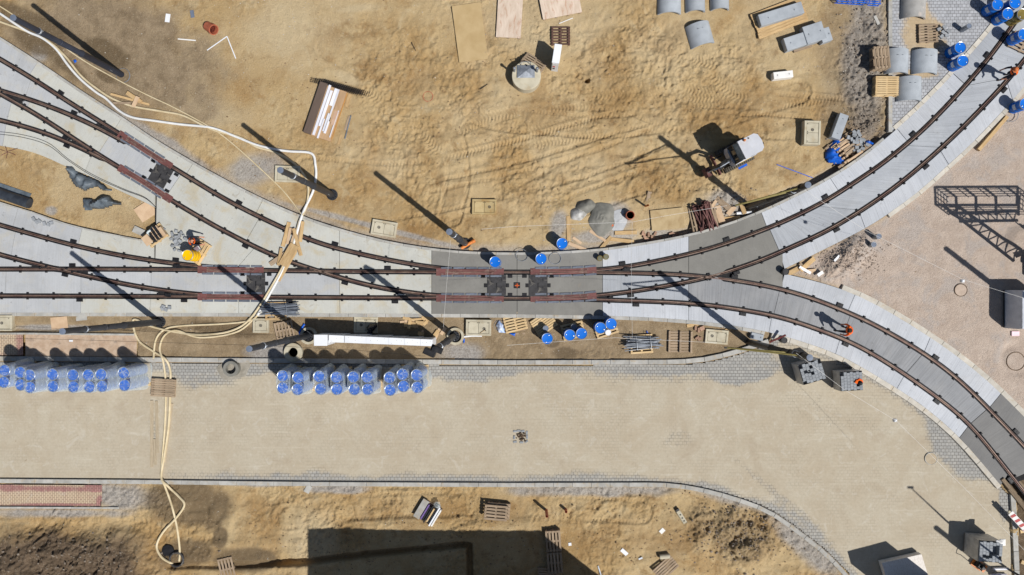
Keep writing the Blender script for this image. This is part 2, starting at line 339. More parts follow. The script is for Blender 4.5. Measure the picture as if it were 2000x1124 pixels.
    deb = np.maximum(blob(PX, PY, 1450, 1045, 62, 50, 0.4, 0.5, w), 0.8 * blob(PX, PY, 1370, 1030, 25, 42, 0.1, 0.5, w)); z += deb * (0.22 + 0.7 * (mid - 0.5) + 0.5 * (fine - 0.5))
    deb2 = blob(PX, PY, 1655, 505, 62, 26, -0.75, 0.5, w); z += deb2 * (0.30 + 0.4 * (mid - 0.5) + 0.4 * (fine - 0.5)) * pinkm
    rub = np.maximum.reduce([blob(PX, PY, 1690, 150, 46, 150, 0, 0.4, w), blob(PX, PY, 1685, 260, 48, 46, 0, 0.4, w)]); z += rub * (0.06 + 0.3 * (mid - 0.5) + 0.38 * (fine - 0.5)) * (PX < 1738)
    bank = blob(PX, PY, 880, 1030, 200, 16, 0.0, 0.6, w); z += bank * 0.16
    bank2 = blob(PX, PY, 300, 985, 60, 30, 0.3, 0.5, w); z += bank2 * 0.14 * mid * 2
    tr = seg_dist(PX, PY, [(330, 1106), (470, 1105), (600, 1098), (650, 1092), (760, 1080), (905, 1066), (916, 1068), (918, 1140)])
    z -= 0.55 * (1 - sstep(3.0, 8.5, tr + w * 3 + sstep(480, 600, 600 - 0 * PX + 0) * 0)) * (0.45 + 0.55 * sstep(470, 560, PX))
    z -= 0.5 * blob(PX, PY, 1147, 157, 5, 4.5, 0, .3)
    z += 0.10 * blob(PX, PY, 418, 1000, 12, 12, 0, .5, w) - 0.06 * blob(PX, PY, 375, 990, 75, 45, 0.1, .4, w)
    z -= 0.10 * blob(PX, PY, 1985, 700, 32, 32, 0, .3) - 0.06 * blob(PX, PY, 1985, 705, 22, 22, 0, .3)
    z += 0.55 * blob(PX, PY, 1998, 470, 30, 26, 0, .4) * 0.3
    z -= 0.04 * blob(PX, PY, 430, 645, 70, 12, 0.1, .4, w)
    z -= 0.09 * blob(PX, PY, 40, 640, 300, 7, 0, .4)
    pit = sstep(0, 5, poly_sd(PX, PY, [(1964, 950), (2010, 925), (2100, 1000), (2100, 1180), (1990, 1180), (1984, 975)])); z = z * (1 - pit) + pit * (-0.38 + (mid - .5) * .18)
    # nothing pokes through paving and slabs
    csd = poly_sd(PX, PY, concrete_poly); isl = poly_sd(PX, PY, island_poly)
    z = np.where((csd > 3) & (isl < -5), -0.62, z)
    z = np.where(poly_sd(PX, PY, road_poly) > 2, -0.45, z)
    z = np.where(poly_sd(PX, PY, plaza_poly) > 3, -0.45, z)
    z = np.where(in_poly(PX, PY, [(-60, 655), (268, 655), (268, 700), (-60, 700)]), -0.4, z)
    z = np.where(in_poly(PX, PY, [(-60, 947), (199, 948), (199, 987), (-60, 987)]), -0.4, z)
    # soil kinds (each has a shape of its own)
    grey = np.zeros_like(z)
    for a in ((505, 330, 58, 30, -0.35), (245 * 0 + 78, 106, 16, 15, 0), (330, 285, 120, 13, 0.55), (215, 968, 80, 26, 0.12), (120, 1002, 130, 9, 0.0), (1180, 958, 160, 12, 0.0), (1440, 972, 120, 18, 0.28), (1570, 1060, 75, 26, 0.72), (1690, 120, 38, 150, 0), (1640, 380, 90, 14, -0.5), (905, 690, 45, 20, 0), (530, 690, 40, 16, 0), (1205, 425, 24, 24, 0), (1090, 440, 14, 26, 0.3), (1290, 455, 30, 10, 0), (1180, 462, 60, 12, -0.05), (500, 945, 90, 6, 0), (1985, 720, 26, 60, 0), (1660, 500, 62, 26, -0.75), (740, 445, 200, 6, 0.25), (90, 640, 100, 6, 0), (660, 500 * 0 + 955, 60, 8, 0), (1415, 400, 40, 26, 0.2), (100, 412, 10, 7, 0)):
        grey = np.maximum(grey, blob(PX, PY, *a[:5], 0.45, w * 1.1))
    edge_g = (1 - sstep(5, 26, seg_dist(PX, PY, [tuple(q) for q in e_top.p[::3]]) + w * 22)) * sstep(300, 360, PX) * 0.75; grey = np.maximum(grey, edge_g * (1 - pinkm))
    dark = np.maximum(heap * 0.95, 0.45 * deb)
    dark = np.maximum(dark, 0.55 * blob(PX, PY, 1690, 250, 60, 60, 0, .5, w)); dark = np.maximum(dark, pit * 0.9); dark = np.maximum(dark, 0.35 * rub)
    brown = np.maximum(np.where((PY > 612) & (PY < 712) & (PX > 270), 0.85, 0), np.where((PY > 612) & (PY < 655), 0.7, 0)) * sstep(0, 1, np.ones_like(z))
    brown = np.maximum(brown, 0.95 * blob(PX, PY, 205, 100, 235, 125, 0.35, 0.35, w))
    brown = np.maximum(brown, 0.6 * blob(PX, PY, 1640, 130, 40, 220, 0, .5, w)); brown = np.where(pinkm > .5, 0, brown)
    wet = np.zeros_like(z)
    for a in ((205, 105, 55, 24, 0.4), (60, 40, 95, 22, 0.45), (75, 75, 60, 28, 0.6), (135, 130, 42, 16, 0.6), (205, 150, 24, 10, 0.5), (378, 985, 88, 48, 0.08), (430, 642, 75, 14, 0.12), (360, 1080, 50, 30, 0), (480, 1095, 60, 25, 0), (1105, 690, 26, 14, 0), (1080, 672, 14, 8, 0), (430, 1050, 14, 20, 0)):
        wet = np.maximum(wet, blob(PX, PY, *a, 0.25, w * 0.8))
    wet *= (1 - pinkm)
    pale = np.zeros_like(z)
    for a in ((690, 18, 45, 8, -0.1), (680, 155, 26, 9, 0.45), (1060, 40, 130, 60, 0), (560, 60, 80, 60, 0), (930, 90, 30, 30, 0), (300, 600, 0.1, 0.1, 0), (395, 220, 70, 26, 0.2), (610, 1060, 40, 50, 0)):
        pale = np.maximum(pale, blob(PX, PY, *a, 0.6, w * 1.3))
    pale = np.maximum(pale, 0.6 * sstep(0.5, 0.72, fbm(X, Y, 0.35, 91, 5)) * (PY < 480))
    damp = np.zeros_like(z)
    for a in ((1185, 110, 60, 42, 0.3), (1290, 75, 45, 30, 0), (705, 145, 110, 38, 0.1), (880, 440, 150, 34, -0.2), (1075, 350, 85, 26, 0), (850, 340, 90, 60, 0), (1260, 335, 95, 38, 0), (1440, 225, 110, 50, 0), (660, 60, 80, 30, 0), (930, 70, 26, 20, 0), (1120, 200, 120, 50, 0), (1500, 330, 60, 40, 0), (780, 1010, 80, 30, 0), (930, 1000, 120, 26, 0), (1180, 1050, 90, 40, 0), (1330, 1060, 60, 36, 0), (540, 1000, 60, 40, 0), (1380, 310, 60, 50, 0), (700, 390, 60, 40, 0), (100, 340, 60, 20, .3), (230, 430, 60, 14, .2)):
        damp = np.maximum(damp, blob(PX, PY, *a, 0.8, w * 0.7))
    damp = damp * sstep(0.42, 0.60, fbm(X, Y, 0.9, 123, 6, .68))
    shadef = {'damp': damp, 'firm': 1 - dist, 'grey': grey, 'dark': dark, 'brown': brown, 'wet': wet, 'pale': pale, 'pink': pinkm}
    nx, ny = X.shape
    co = np.stack([X, Y, z], -1).reshape(-1, 3).astype(np.float32)
    idx = np.arange(nx * ny).reshape(nx, ny)
    q = np.stack([idx[:-1, :-1], idx[1:, :-1], idx[1:, 1:], idx[:-1, 1:]], -1).reshape(-1, 4)
    # skirt out to the horizon
    ring = [idx[0, 0], idx[-1, 0], idx[-1, -1], idx[0, -1]]
    far = np.array([(-900, -900, EZ), (900, -900, EZ), (900, 900, EZ), (-900, 900, EZ)], np.float32); b0 = len(co)
    sides = [idx[:, 0], idx[-1, :], idx[::-1, -1], idx[0, ::-1]]
    extra = []
    co = np.concatenate([co, far])
    me = bpy.data.meshes.new('ground')
    loops = [q.reshape(-1)]; starts = [np.arange(len(q)) * 4]; tot = [np.full(len(q), 4)]
    pos = len(q) * 4
    for k, side in enumerate(sides):
        poly = np.r_[b0 + k, b0 + (k + 1) % 4, side[::-1]]
        loops.append(poly); starts.append(np.array([pos])); tot.append(np.array([len(poly)])); pos += len(poly)
    loops = np.concatenate(loops).astype(np.int32); starts = np.concatenate(starts).astype(np.int32)
    me.vertices.add(len(co)); me.vertices.foreach_set('co', co.reshape(-1))
    me.loops.add(len(loops)); me.loops.foreach_set('vertex_index', loops)
    me.polygons.add(len(starts)); me.polygons.foreach_set('loop_start', starts)
    me.update(calc_edges=True)
    for k, a in shadef.items():
        at = me.attributes.new(k, 'FLOAT', 'POINT'); at.data.foreach_set('value', np.r_[a.reshape(-1), np.zeros(4)].astype(np.float32))
    me.polygons.foreach_set('use_smooth', [True] * len(me.polygons))
    o = bpy.data.objects.new('ground', me); COL.objects.link(o); kind(o, 'structure')
    return o, xs, ys, z
def ground_material():
    t = NT('site_earth'); v = t.coord('Object')
    n1 = t.noise(v, 0.30, 6, 0.62, 0.5); n2 = t.noise(v, 1.4, 6, 0.65, 0.3); n3 = t.noise(v, 11.0, 5, 0.7); n4 = t.noise(v, 42, 3, 0.7)
    sand = t.mix(t.ramp(n1, 0.33, 0.66), C(194, 169, 126), C(174, 144, 98)); sand = t.mix(t.math('MULTIPLY', t.attr('firm'), .38), sand, C(206, 184, 144))
    sand = t.mix(t.math('MULTIPLY', t.ramp(n2, 0.52, 0.72), 0.75), sand, C(148, 117, 76)); sand = t.mix(t.math('MULTIPLY', t.ramp(t.noise(v, 0.16, 5, .65, 1.2), .5, .68), .5), sand, C(164, 128, 78))
    sand = t.mix(t.math('MULTIPLY', t.ramp(t.noise(v, 0.9, 5, 0.6, 1.0), 0.55, 0.7), 0.45), sand, C(202, 184, 148))
    sand = t.mix(t.math('MULTIPLY', t.attr('damp'), .52), sand, t.mix(n3, C(150, 114, 66), C(128, 96, 56)))
    c = t.mix(t.math('MULTIPLY', t.attr('pale'), 0.55), sand, t.mix(n3, C(200, 180, 142), C(214, 198, 166)))
    br = t.mix(t.ramp(n2, .3, .7), C(160, 141, 115), C(128, 111, 88)); c = t.mix(t.attr('brown'), c, br)
    vor = t.n('ShaderNodeTexVoronoi'); vor.inputs['Scale'].default_value = 16; t.l(v, vor.inputs['Vector'])
    gtone = t.mix(t.ramp(n3, 0.3, 0.7), C(184, 181, 177), C(144, 140, 136)); c = t.mix(t.math('MULTIPLY', t.attr('grey'), 0.85), c, gtone)
    pk = t.mix(t.ramp(n2, 0.3, 0.7), C(206, 189, 174), C(188, 170, 155)); pk = t.mix(t.math('MULTIPLY', t.ramp(t.noise(v, 0.7, 5, .6, .6), 0.5, 0.62), .6), pk, C(184, 176, 170))
    pk = t.mix(t.math('MULTIPLY', t.ramp(n4, 0.45, 0.75), 0.35), pk, C(140, 126, 116)); c = t.mix(t.attr('pink'), c, pk)
    c = t.mix(t.attr('dark'), c, t.mix(t.ramp(n2, 0.3, 0.7), C(104, 88, 73), C(74, 62, 51)))
    c = t.mix(t.math('MULTIPLY', t.attr('wet'), 0.86), c, t.mix(n3, C(96, 80, 58), C(116, 98, 72)))
    c = t.mix(t.math('MULTIPLY', t.ramp(n4, 0.50, 0.72), 0.40), c, C(104, 84, 58)); c = t.mix(t.math('MULTIPLY', t.ramp(n3, 0.54, 0.72), 0.30), c, C(112, 92, 64)); c = t.mix(t.math('MULTIPLY', t.ramp(n3, 0.46, 0.30), 0.25), c, C(214, 198, 166))
    sp = t.math('MULTIPLY', t.ramp(t.noise(v, 24, 2, 0.4), 0.70, 0.74), 0.6)
    c = t.mix(sp, c, C(222, 212, 196)); t.base(c)
    t.b.inputs['Roughness'].default_value = 0.95
    t.l(t.math('SUBTRACT', 0.93, t.math('MULTIPLY', t.attr('wet'), 0.3)), t.b.inputs['Roughness'])
    hh = t.math('ADD', t.math('MULTIPLY', n3, 0.6), t.math('MULTIPLY', n4, 0.35)); t.bump(hh, 1.0, 0.075)
    return t.m
ground, GXS, GYS, GZ = build_ground()
ground.data.materials.append(ground_material())
def gz(x, y):
    i = int(np.clip((x - GXS[0]) / (GXS[1] - GXS[0]), 0, len(GXS) - 1)); j = int(np.clip((y - GYS[0]) / (GYS[1] - GYS[0]), 0, len(GYS) - 1)); return float(GZ[i, j])
def E(px, py):
    """point on the earth at a photo pixel"""
    p = G(px, py, EZ); z = gz(p.x, p.y)
    p = G(px, py, z); p.z = gz(p.x, p.y); return p
# ------------------------------------------------------------------ paved sheets
def sheet(name, poly, z, step, masks, material, rel=0.0, seed=3):
    P = [G(x, y, z) for x, y in poly]
    x0, x1 = min(p.x for p in P), max(p.x for p in P); y0, y1 = min(p.y for p in P), max(p.y for p in P)
    x0, x1 = max(x0, -30), min(x1, 30.0); y0, y1 = max(y0, -18), min(y1, 18)
    xs = np.arange(x0, x1 + step, step); ys = np.arange(y0, y1 + step, step)
    X, Y = np.meshgrid(xs, ys, indexing='ij'); PX, PY = W2P(X, Y, z)
    inside = in_poly(PX, PY, poly); idx = np.arange(X.size).reshape(X.shape)
    cell = inside[:-1, :-1] & inside[1:, :-1] & inside[1:, 1:] & inside[:-1, 1:]
    q = np.stack([idx[:-1, :-1], idx[1:, :-1], idx[1:, 1:], idx[:-1, 1:]], -1)[cell]
    used = np.unique(q); rm = np.full(X.size, -1); rm[used] = np.arange(len(used)); q = rm[q]
    Z = z + rel * (fbm(X, Y, 1.2, seed, 4) - 0.5)
    co = np.stack([X, Y, Z], -1).reshape(-1, 3)[used]
    me = bpy.data.meshes.new(name); me.vertices.add(len(co)); me.vertices.foreach_set('co', co.astype(np.float32).reshape(-1))
    me.loops.add(q.size); me.loops.foreach_set('vertex_index', q.astype(np.int32).reshape(-1))
    me.polygons.add(len(q)); me.polygons.foreach_set('loop_start', (np.arange(len(q)) * 4).astype(np.int32)); me.update(calc_edges=True)
    for k, fn in masks.items():
        a = fn(X, Y, PX, PY).reshape(-1)[used].astype(np.float32); at = me.attributes.new(k, 'FLOAT', 'POINT'); at.data.foreach_set('value', a)
    me.polygons.foreach_set('use_smooth', [True] * len(q)); me.materials.append(material)
    o = bpy.data.objects.new(name, me); COL.objects.link(o); return kind(o, 'structure')
def paver_mat(name, stone1, stone2, dust1, dust2, bw=0.2, bh=0.165, rot=0.0, mortar=C(92, 86, 80), joint=0.22, lo=0.2, hi=0.85):
    t = NT(name); v = t.coord('Object', (1, 1, 1), (0, 0, rot))
    b = t.n('ShaderNodeTexBrick'); b.offset = 0.5; b.inputs['Scale'].default_value = 1; b.inputs['Mortar Size'].default_value = 0.010
    b.inputs['Brick Width'].default_value = bw; b.inputs['Row Height'].default_value = bh; b.inputs['Mortar Smooth'].default_value = 0.3
    b.inputs['Color1'].default_value = stone1; b.inputs['Color2'].default_value = stone2; b.inputs['Mortar'].default_value = mortar; t.l(v, b.inputs['Vector'])
    n1 = t.noise(v, 0.6, 6, 0.65, 0.6); n2 = t.noise(v, 7, 5, 0.65); n3 = t.noise(t.coord('Object', (0.25, 3.2, 1)), 1.6, 5, 0.65, 0.4)
    dust = t.mix(t.ramp(n1, 0.3, 0.7), dust1, dust2); dust = t.mix(t.math('MULTIPLY', t.ramp(n2, .35, .75), 0.35), dust, tuple(x * .74 for x in dust1[:3]) + (1,))
    sc = t.noise(v, 1.3, 7, .72, 1.4); dust = t.mix(t.math('MULTIPLY', t.ramp(sc, .54, .66), .38), dust, C(204, 198, 184))
    dust = t.mix(t.math('MULTIPLY', b.outputs['Fac'], t.math('MULTIPLY', t.ramp(t.noise(v, .8, 5, .65, .6), .44, .66), .32)), dust, C(120, 112, 102))
    dust = t.mix(t.math('MULTIPLY', t.ramp(t.noise(v, 2.2, 4, .6, .4), .70, .78), .5), dust, C(140, 118, 90))
    dust = t.mix(t.math('MULTIPLY', t.ramp(n3, 0.56, 0.72), 0.34), dust, C(206, 198, 180))
    dust = t.mix(t.math('MULTIPLY', t.ramp(t.noise(v, 0.45, 4, .6, .5), 0.58, 0.75), 0.5), dust, C(164, 148, 126))
    a = t.attr('dust'); a = t.math('ADD', a, t.math('MULTIPLY', t.math('SUBTRACT', t.noise(v, 3.0, 5, 0.7, 0.5), 0.5), 1.1))
    a = t.math('SUBTRACT', a, t.math('MULTIPLY', b.outputs['Fac'], joint)); m = t.ramp(a, lo, hi)
    stone = t.mix(t.math('MULTIPLY', t.ramp(n2, .4, .7), 0.25), b.outputs['Color'], C(120, 116, 112))
    t.base(t.mix(m, stone, dust)); t.b.inputs['Roughness'].default_value = 0.9
    hgt = t.math('ADD', t.math('MULTIPLY', t.math('SUBTRACT', 1.0, b.outputs['Fac']), t.math('SUBTRACT', 1.15, m)), t.math('MULTIPLY', n2, 0.5))
    t.bump(hgt, 0.5, 0.02); return t.m
def dust_road(X, Y, PX, PY):
    dn = seg_dist(PX, PY, [tuple(q) for q in road_n.p]); ds = seg_dist(PX, PY, [tuple(q) for q in road_s.p]); de = seg_dist(PX, PY, [tuple(q) for q in e_bot.p if q[0] > 1450])
    big = fbm(X, Y, 0.5, 41, 5) - 0.5
    a = np.ones_like(PX) * 1.05
    a -= (1 - sstep(6, 28, ds + big * 34)) * 0.85 * sstep(200, 520, PX)
    a -= (1 - sstep(8, 28, dn + big * 30)) * 0.85
    a -= 0.85 * blob(PX, PY, 1470, 715, 90, 34, -0.1, 0.4, big * 1.5)
    a -= 0.9 * blob(PX, PY, 1850, 855, 38, 95, -0.7, 0.4, big * 1.5); a -= 0.3 * blob(PX, PY, 1620, 810, 110, 24, 0.3, .5, big * 2)
    a -= 0.85 * (1 - sstep(6, 32, de + big * 26)); a -= 0.8 * blob(PX, PY, 400, 735, 70, 26, 0, .4, big * 1.5); a -= .8 * blob(PX, PY, 920, 735, 70, 18, 0, .4, big * 1.5)
    a -= 0.95 * blob(PX, PY, 1962, 990, 14, 45, 0, .4, big); a -= 0.4 * blob(PX, PY, 1330, 860, 30, 16, 0, .5, big * 1.5); a -= 0.25 * sstep(.05, .2, big) * blob(PX, PY, 1250, 800, 330, 70, 0, .5)
    a -= 0.55 * blob(PX, PY, 1545, 990, 120, 10, 0.7, .5, big); a -= .5 * blob(PX, PY, 1300, 735, 200, 16, 0, .5, big * 1.5)
    a -= 0.45 * blob(PX, PY, 300, 835, 14, 30, 0, .5, big)
    return a
road_m = paver_mat('dusty_paving', C(174, 172, 166), C(158, 157, 153), C(182, 169, 147), C(191, 181, 161), rot=0.0, lo=0.10, hi=0.72)
road = sheet('road', road_poly, RZ, 0.085, {'dust': dust_road}, road_m, 0.02)
plaza = sheet('pavement', plaza_poly, -0.03, 0.085, {'dust': lambda X, Y, PX, PY: -0.15 + 1.1 * np.maximum.reduce([blob(PX, PY, 1800, 55, 42, 48, 0.2, .5, (fbm(X, Y, .8, 3, 4) - .5) * 1.5), blob(PX, PY, 1790, 145, 46, 10, 0, .6)])},
              paver_mat('grey_pavers', C(186, 188, 192), C(166, 168, 172), C(196, 176, 146), C(180, 158, 126), mortar=C(104, 103, 104)), 0.01)
red_m = paver_mat('red_pavers', C(176, 130, 124), C(160, 114, 110), C(206, 186, 158), C(196, 174, 146), 0.2, 0.1, rot=PI / 2, mortar=C(116, 88, 74), joint=.75)
walk = sheet('footway', [(-60, 947), (201, 947), (199, 990), (-60, 990)], -0.06, 0.08, {'dust': lambda X, Y, PX, PY: np.clip(0.80 - 0.62 * blob(PX, PY, 90, 955, 120, 6, 0.02, .5, (fbm(X, Y, .8, 13, 4) - .5) * 1.6) - .9 * blob(PX, PY, 190, 950, 22, 10, 0, .4) - .8 * blob(PX, PY, 110, 987, 90, 3, 0, .6) - .7 * blob(PX, PY, 196, 980, 8, 12, 0, .5), -.2, 1)}, red_m, 0.01)
walk2 = sheet('footway', [(-60, 653), (46, 653), (46, 697), (-60, 697)], -0.06, 0.08, {'dust': lambda X, Y, PX, PY: np.clip(0.9 - 0.5 * blob(PX, PY, 42, 672, 10, 30, 0, .5, (fbm(X, Y, .8, 17, 4) - .5) * 1.6) - .3 * blob(PX, PY, 10, 695, 30, 5, 0, .5), -.2, 1)}, red_m, 0.01)
gr_m = mat('crushed_brick_base', C(200, 178, 156), C(178, 152, 128), 0.95, 3, 0.8, 45, rnd=0, dirt=C(120, 112, 106), dirt_amt=.5)
base2 = sheet('footway', [(47, 653), (268, 653), (268, 699), (47, 699)], -0.09, 0.07, {}, gr_m, 0.05)
# ------------------------------------------------------------------ concrete track bed made of slabs
bed_m = mat('rail_channel', C(48, 47, 48), C(30, 29, 30), 0.9, 6, 0.5, 25, rnd=0)
bedp = [G(x, y, -0.12) for x, y in concrete_poly]
def bed_mesh():
    bm = bmesh.new(); isl = [(x, y) for x, y in island_poly]
    # two sheets joined: everything right of x=290 and the left part with the island cut out
    def clip(poly, keep):
        out = []; n = len(poly)
        for i in range(n):
            a = poly[i]; b = poly[(i + 1) % n]; ia = keep(a[0]); ib = keep(b[0])
            if ia: out.append(a)
            if ia != ib:
                t = (303 - a[0]) / (b[0] - a[0]); out.append((303, a[1] + t * (b[1] - a[1])))
        return out
    right = clip(concrete_poly, lambda x: x >= 303)
    left_top = [(x, y) for x, y in e_top.p if x < 303] + [(303, e_top.y(303)), (303, e_isl_t.y(303))] + [(x, y) for x, y in e_isl_t.p[::-1] if x < 303]
    left_bot = [(x, y) for x, y in e_isl_b.p if x < 303] + [(303, 474), (303, e_bot.y(303))] + [(x, y) for x, y in e_bot.p[::-1] if x < 303]
    m = MB()
    for poly in (right, left_top, left_bot):
        m.prism([tuple(G(x, y, -0.1)[:2]) for x, y in poly], -0.6, -0.075)
    return m
track_bed = kind(bed_mesh().build('track_bed', bed_m), 'structure')
def slab_mat(name, c1, c2, lines=0.0, stain=None, stain_amt=0.0, broom=0.10):
    t = NT(name); v = t.coord('UV'); o = t.coord('Object')
    n1 = t.noise(o, 0.5, 5, 0.6, 0.4); n2 = t.noise(o, 9, 5, 0.7)
    c = t.mix(t.ramp(n1, .3, .7), c1, c2); c = t.mix(t.math('MULTIPLY', t.ramp(n2, .35, .75), .12), c, tuple(x * .55 for x in c1[:3]) + (1,))
    st = t.n('ShaderNodeMapping'); st.inputs['Scale'].default_value = (14, 0.5, 1); t.l(v, st.inputs[0])
    br = t.noise(st.outputs[0], 1.0, 4, 0.6)
    c = t.mix(t.math('MULTIPLY', t.ramp(br, .42, .66), broom * 2.2), c, tuple(x * .55 for x in c1[:3]) + (1,))
    if lines:
        sx = t.n('ShaderNodeSeparateXYZ'); t.l(v, sx.inputs[0]); fr = t.math('FRACT', t.math('DIVIDE', sx.outputs[0], 0.56))
        ln = t.math('LESS_THAN', fr, 0.035); c = t.mix(t.math('MULTIPLY', ln, lines), c, tuple(x * .5 for x in c1[:3]) + (1,))
        seg = t.n('ShaderNodeTexWhiteNoise', noise_dimensions='1D'); t.l(t.math('FLOOR', t.math('DIVIDE', sx.outputs[0], 0.56)), seg.inputs['W'])
        c = t.mix(t.math('MULTIPLY', seg.outputs['Value'], 0.14), c, tuple(x * .6 for x in c1[:3]) + (1,))
    if stain is not None: c = t.mix(t.math('MULTIPLY', t.ramp(t.noise(o, 0.9, 6, .68, .7), .48, .7), stain_amt), c, stain)
    if stain is not None: c = t.mix(t.math('MULTIPLY', t.ramp(t.noise(o, 1.9, 5, .7, .7), .6, .74), stain_amt * .7), c, C(150, 136, 112))
    # small spatters and grey blotches
    c = t.mix(t.math('MULTIPLY', t.ramp(t.noise(o, 5.0, 3, .6, .5), .64, .74), .42), c, C(112, 110, 108)); c = t.mix(t.math('MULTIPLY', t.ramp(t.noise(o, .33, 6, .7, 1.2), .52, .64), .22), c, tuple(x * .6 for x in c1[:3]) + (1,)); c = t.mix(t.math('MULTIPLY', t.ramp(t.noise(o, 17, 2, .5), .70, .76), .4), c, C(150, 128, 98))
    oi = t.n('ShaderNodeObjectInfo'); hs = t.n('ShaderNodeHueSaturation'); t.l(t.math('ADD', t.math('MULTIPLY', oi.outputs['Random'], 0.12), 0.94), hs.inputs['Value']); t.l(c, hs.inputs['Color'])
    t.base(hs.outputs[0]); t.b.inputs['Roughness'].default_value = 0.9
    t.bump(t.math('ADD', br, t.math('MULTIPLY', n2, .5)), 0.3, 0.008); return t.m
SLAB = {'A': slab_mat('concrete_bluish', C(190, 192, 194), C(178, 180, 182), 0, C(192, 186, 170), .5, .07),
        'T': slab_mat('concrete_sandy', C(199, 199, 191), C(190, 190, 183), 0, C(188, 176, 148), .75, .05),
        'W': slab_mat('concrete_pale_brushed', C(206, 209, 214), C(192, 196, 202), .42, C(196, 190, 180), .12, .13),
        'B': slab_mat('concrete_grey_brushed', C(184, 188, 193), C(170, 174, 180), .35, C(188, 182, 172), .1, .16),
        'M': slab_mat('concrete_mid_brushed', C(164, 165, 167), C(150, 152, 155), .32, C(176, 172, 164), .12, .2),
        'D': slab_mat('concrete_fresh_dark', C(140, 138, 132), C(130, 128, 123), 0, C(150, 148, 142), .35, .04),
        'E': slab_mat('concrete_fresh_east', C(138, 137, 135), C(128, 127, 126), .12, C(150, 148, 142), .2, .12)}
OFF = 5.2
def strip(U, L, joints, x0):
    """concrete panels between two traced lines; joints: (x on U where the panel ends, material[, x on L])"""
    xu0 = x0[0] if isinstance(x0, tuple) else x0
    xl0 = x0[1] if isinstance(x0, tuple) else L.near((xu0, float(U.y(xu0))))
    for j in joints:
        xu1 = j[0]; xl1 = j[2] if len(j) > 2 else L.near((xu1, float(U.y(xu1))))
        n = max(2, int((abs(xu1 - xu0) + abs(xl1 - xl0)) / 2 / 12)); g = 0.42
        a = np.linspace(xu0 + g, xu1 - g, n); b = np.linspace(xl0 + g, xl1 - g, n)
        pts = []
        for xa, xb in zip(a, b):
            ya, yb = float(U.y(xa)), float(L.y(xb))
            if yb - ya < 1.2 and xa < 1480: continue
            pts.append((G(xa, ya), G(xb, yb)))
        if len(pts) >= 2:
            dz = random.uniform(-0.004, 0.004); vs = []; fs = []; uv = []; u = 0.0
            for k, (p, q) in enumerate(pts):
                if k: u += ((p + q) / 2 - (pts[k - 1][0] + pts[k - 1][1]) / 2).length
                wd = (p - q).length
                vs += [(p.x, p.y, dz), (q.x, q.y, dz), (p.x, p.y, -0.25), (q.x, q.y, -0.25)]; uv += [(u, 0), (u, wd)] * 2
            for k in range(len(pts) - 1):
                i = 4 * k; fs += [(i, i + 1, i + 5, i + 4), (i + 1, i + 3, i + 7, i + 5), (i, i + 4, i + 6, i + 2)]
            e = 4 * (len(pts) - 1); fs += [(0, 2, 3, 1), (e, e + 1, e + 3, e + 2)]
            me = bpy.data.meshes.new('concrete_panel'); me.from_pydata(vs, [], fs); me.update()
            ul = me.uv_layers.new(name='UVMap'); off = random.uniform(0, 50)
            for lp in me.loops: ul.data[lp.index].uv = (uv[lp.vertex_index][0] + off, uv[lp.vertex_index][1])
            me.materials.append(SLAB[j[1]])
            o = bpy.data.objects.new('concrete_panel', me); COL.objects.link(o); o.parent = track_bed
        xu0, xl0 = xu1, xl1
up = lambda c: c.off(-OFF)
dn = lambda c: c.off(OFF)
def J(c, a, b): return c.cut(a, b)
top_rail = cat(J(r_nw_u, -40, 960), J(r_w_u, 965, 1030), J(r_ne_u, 1035, 2044))
strip(e_top, up(top_rail), [(72, 'A'), (236, 'T'), (376, 'T'), (512, 'T'), (663, 'T', 663), (843, 'T', 843), (1010, 'D'), (1177, 'D', 1177), (1345, 'W', 1345), (1487, 'D'), (1622, 'W'), (1752, 'W'), (1862, 'W'), (1960, 'B'), (2043, 'B')], -38)
strip(dn(r_nw_u), up(r_nw2_u), [(60, 'A'), (205, 'A')], -38)
u1 = cat(J(r_nw2_u, 30, 245), J(r_nw_u, 250, 984))
strip(dn(u1), up(cat(J(r_nw_l, 20, 614), J(r_w_u, 622, 984))), [(58, 'A'), (213, 'T'), (352, 'A'), (505, 'T', 482), (663, 'T', 663), (843, 'T', 843)], (44, 44))
strip(dn(r_nw_l), up(r_nw2_l), [(22, 'A'), (190, 'T')], -38)
strip(dn(cat(J(r_nw2_l, -40, 200), J(r_nw_l, 206, 302))), e_isl_t, [(12, 'A'), (178, 'T'), (303, 'T', 303)], (-38, -38))
strip(dn(J(r_nw_l, 290, 612) and cat(J(r_nw_l, 290, 612))), up(cat(J(r_w2_u, 296, 470), J(r_w_u, 476, 620))), [(495, 'T', 466), (606, 'T', 606)], (306, 303))
strip(e_isl_b, up(r_w2_u), [(35, 'A'), (160, 'A'), (301, 'T', 301)], (-38, -38))
strip(dn(r_w2_u), up(cat(J(r_w2_l, -40, 112), J(r_w_u, 116, 480))), [(30, 'A', 22), (158, 'A', 158), (293, 'A', 293), (420, 'T', 420)], (-38, -38))
strip(dn(r_w2_l), up(r_w_u), [(88, 'A', 88)], (-38, -38))
strip(dn(cat(J(r_w_u, -40, 110), J(r_w2_l, 116, 480))), up(r_w_l), [(12, 'A', 10), (158, 'A', 158), (293, 'A', 293), (400, 'A', 400)], (-38, -38))
strip(dn(cat(J(r_w_u, 124, 612), J(r_nw_l, 622, 984))), up(cat(J(r_w2_l, 124, 400), J(r_w_l, 410, 1055))), [(158, 'A', 158), (295, 'A', 295), (482, 'A', 482), (663, 'A', 663), (843, 'T', 843)], (136, 136))
strip(dn(r_w_u), up(cat(J(r_nw_l, 630, 870), J(r_w_l, 880, 1055))), [(663, 'T', 663), (843, 'T', 843), (952, 'D', 952), (1010, 'D', 1010), (1050, 'D', 1050)], (636, 636))
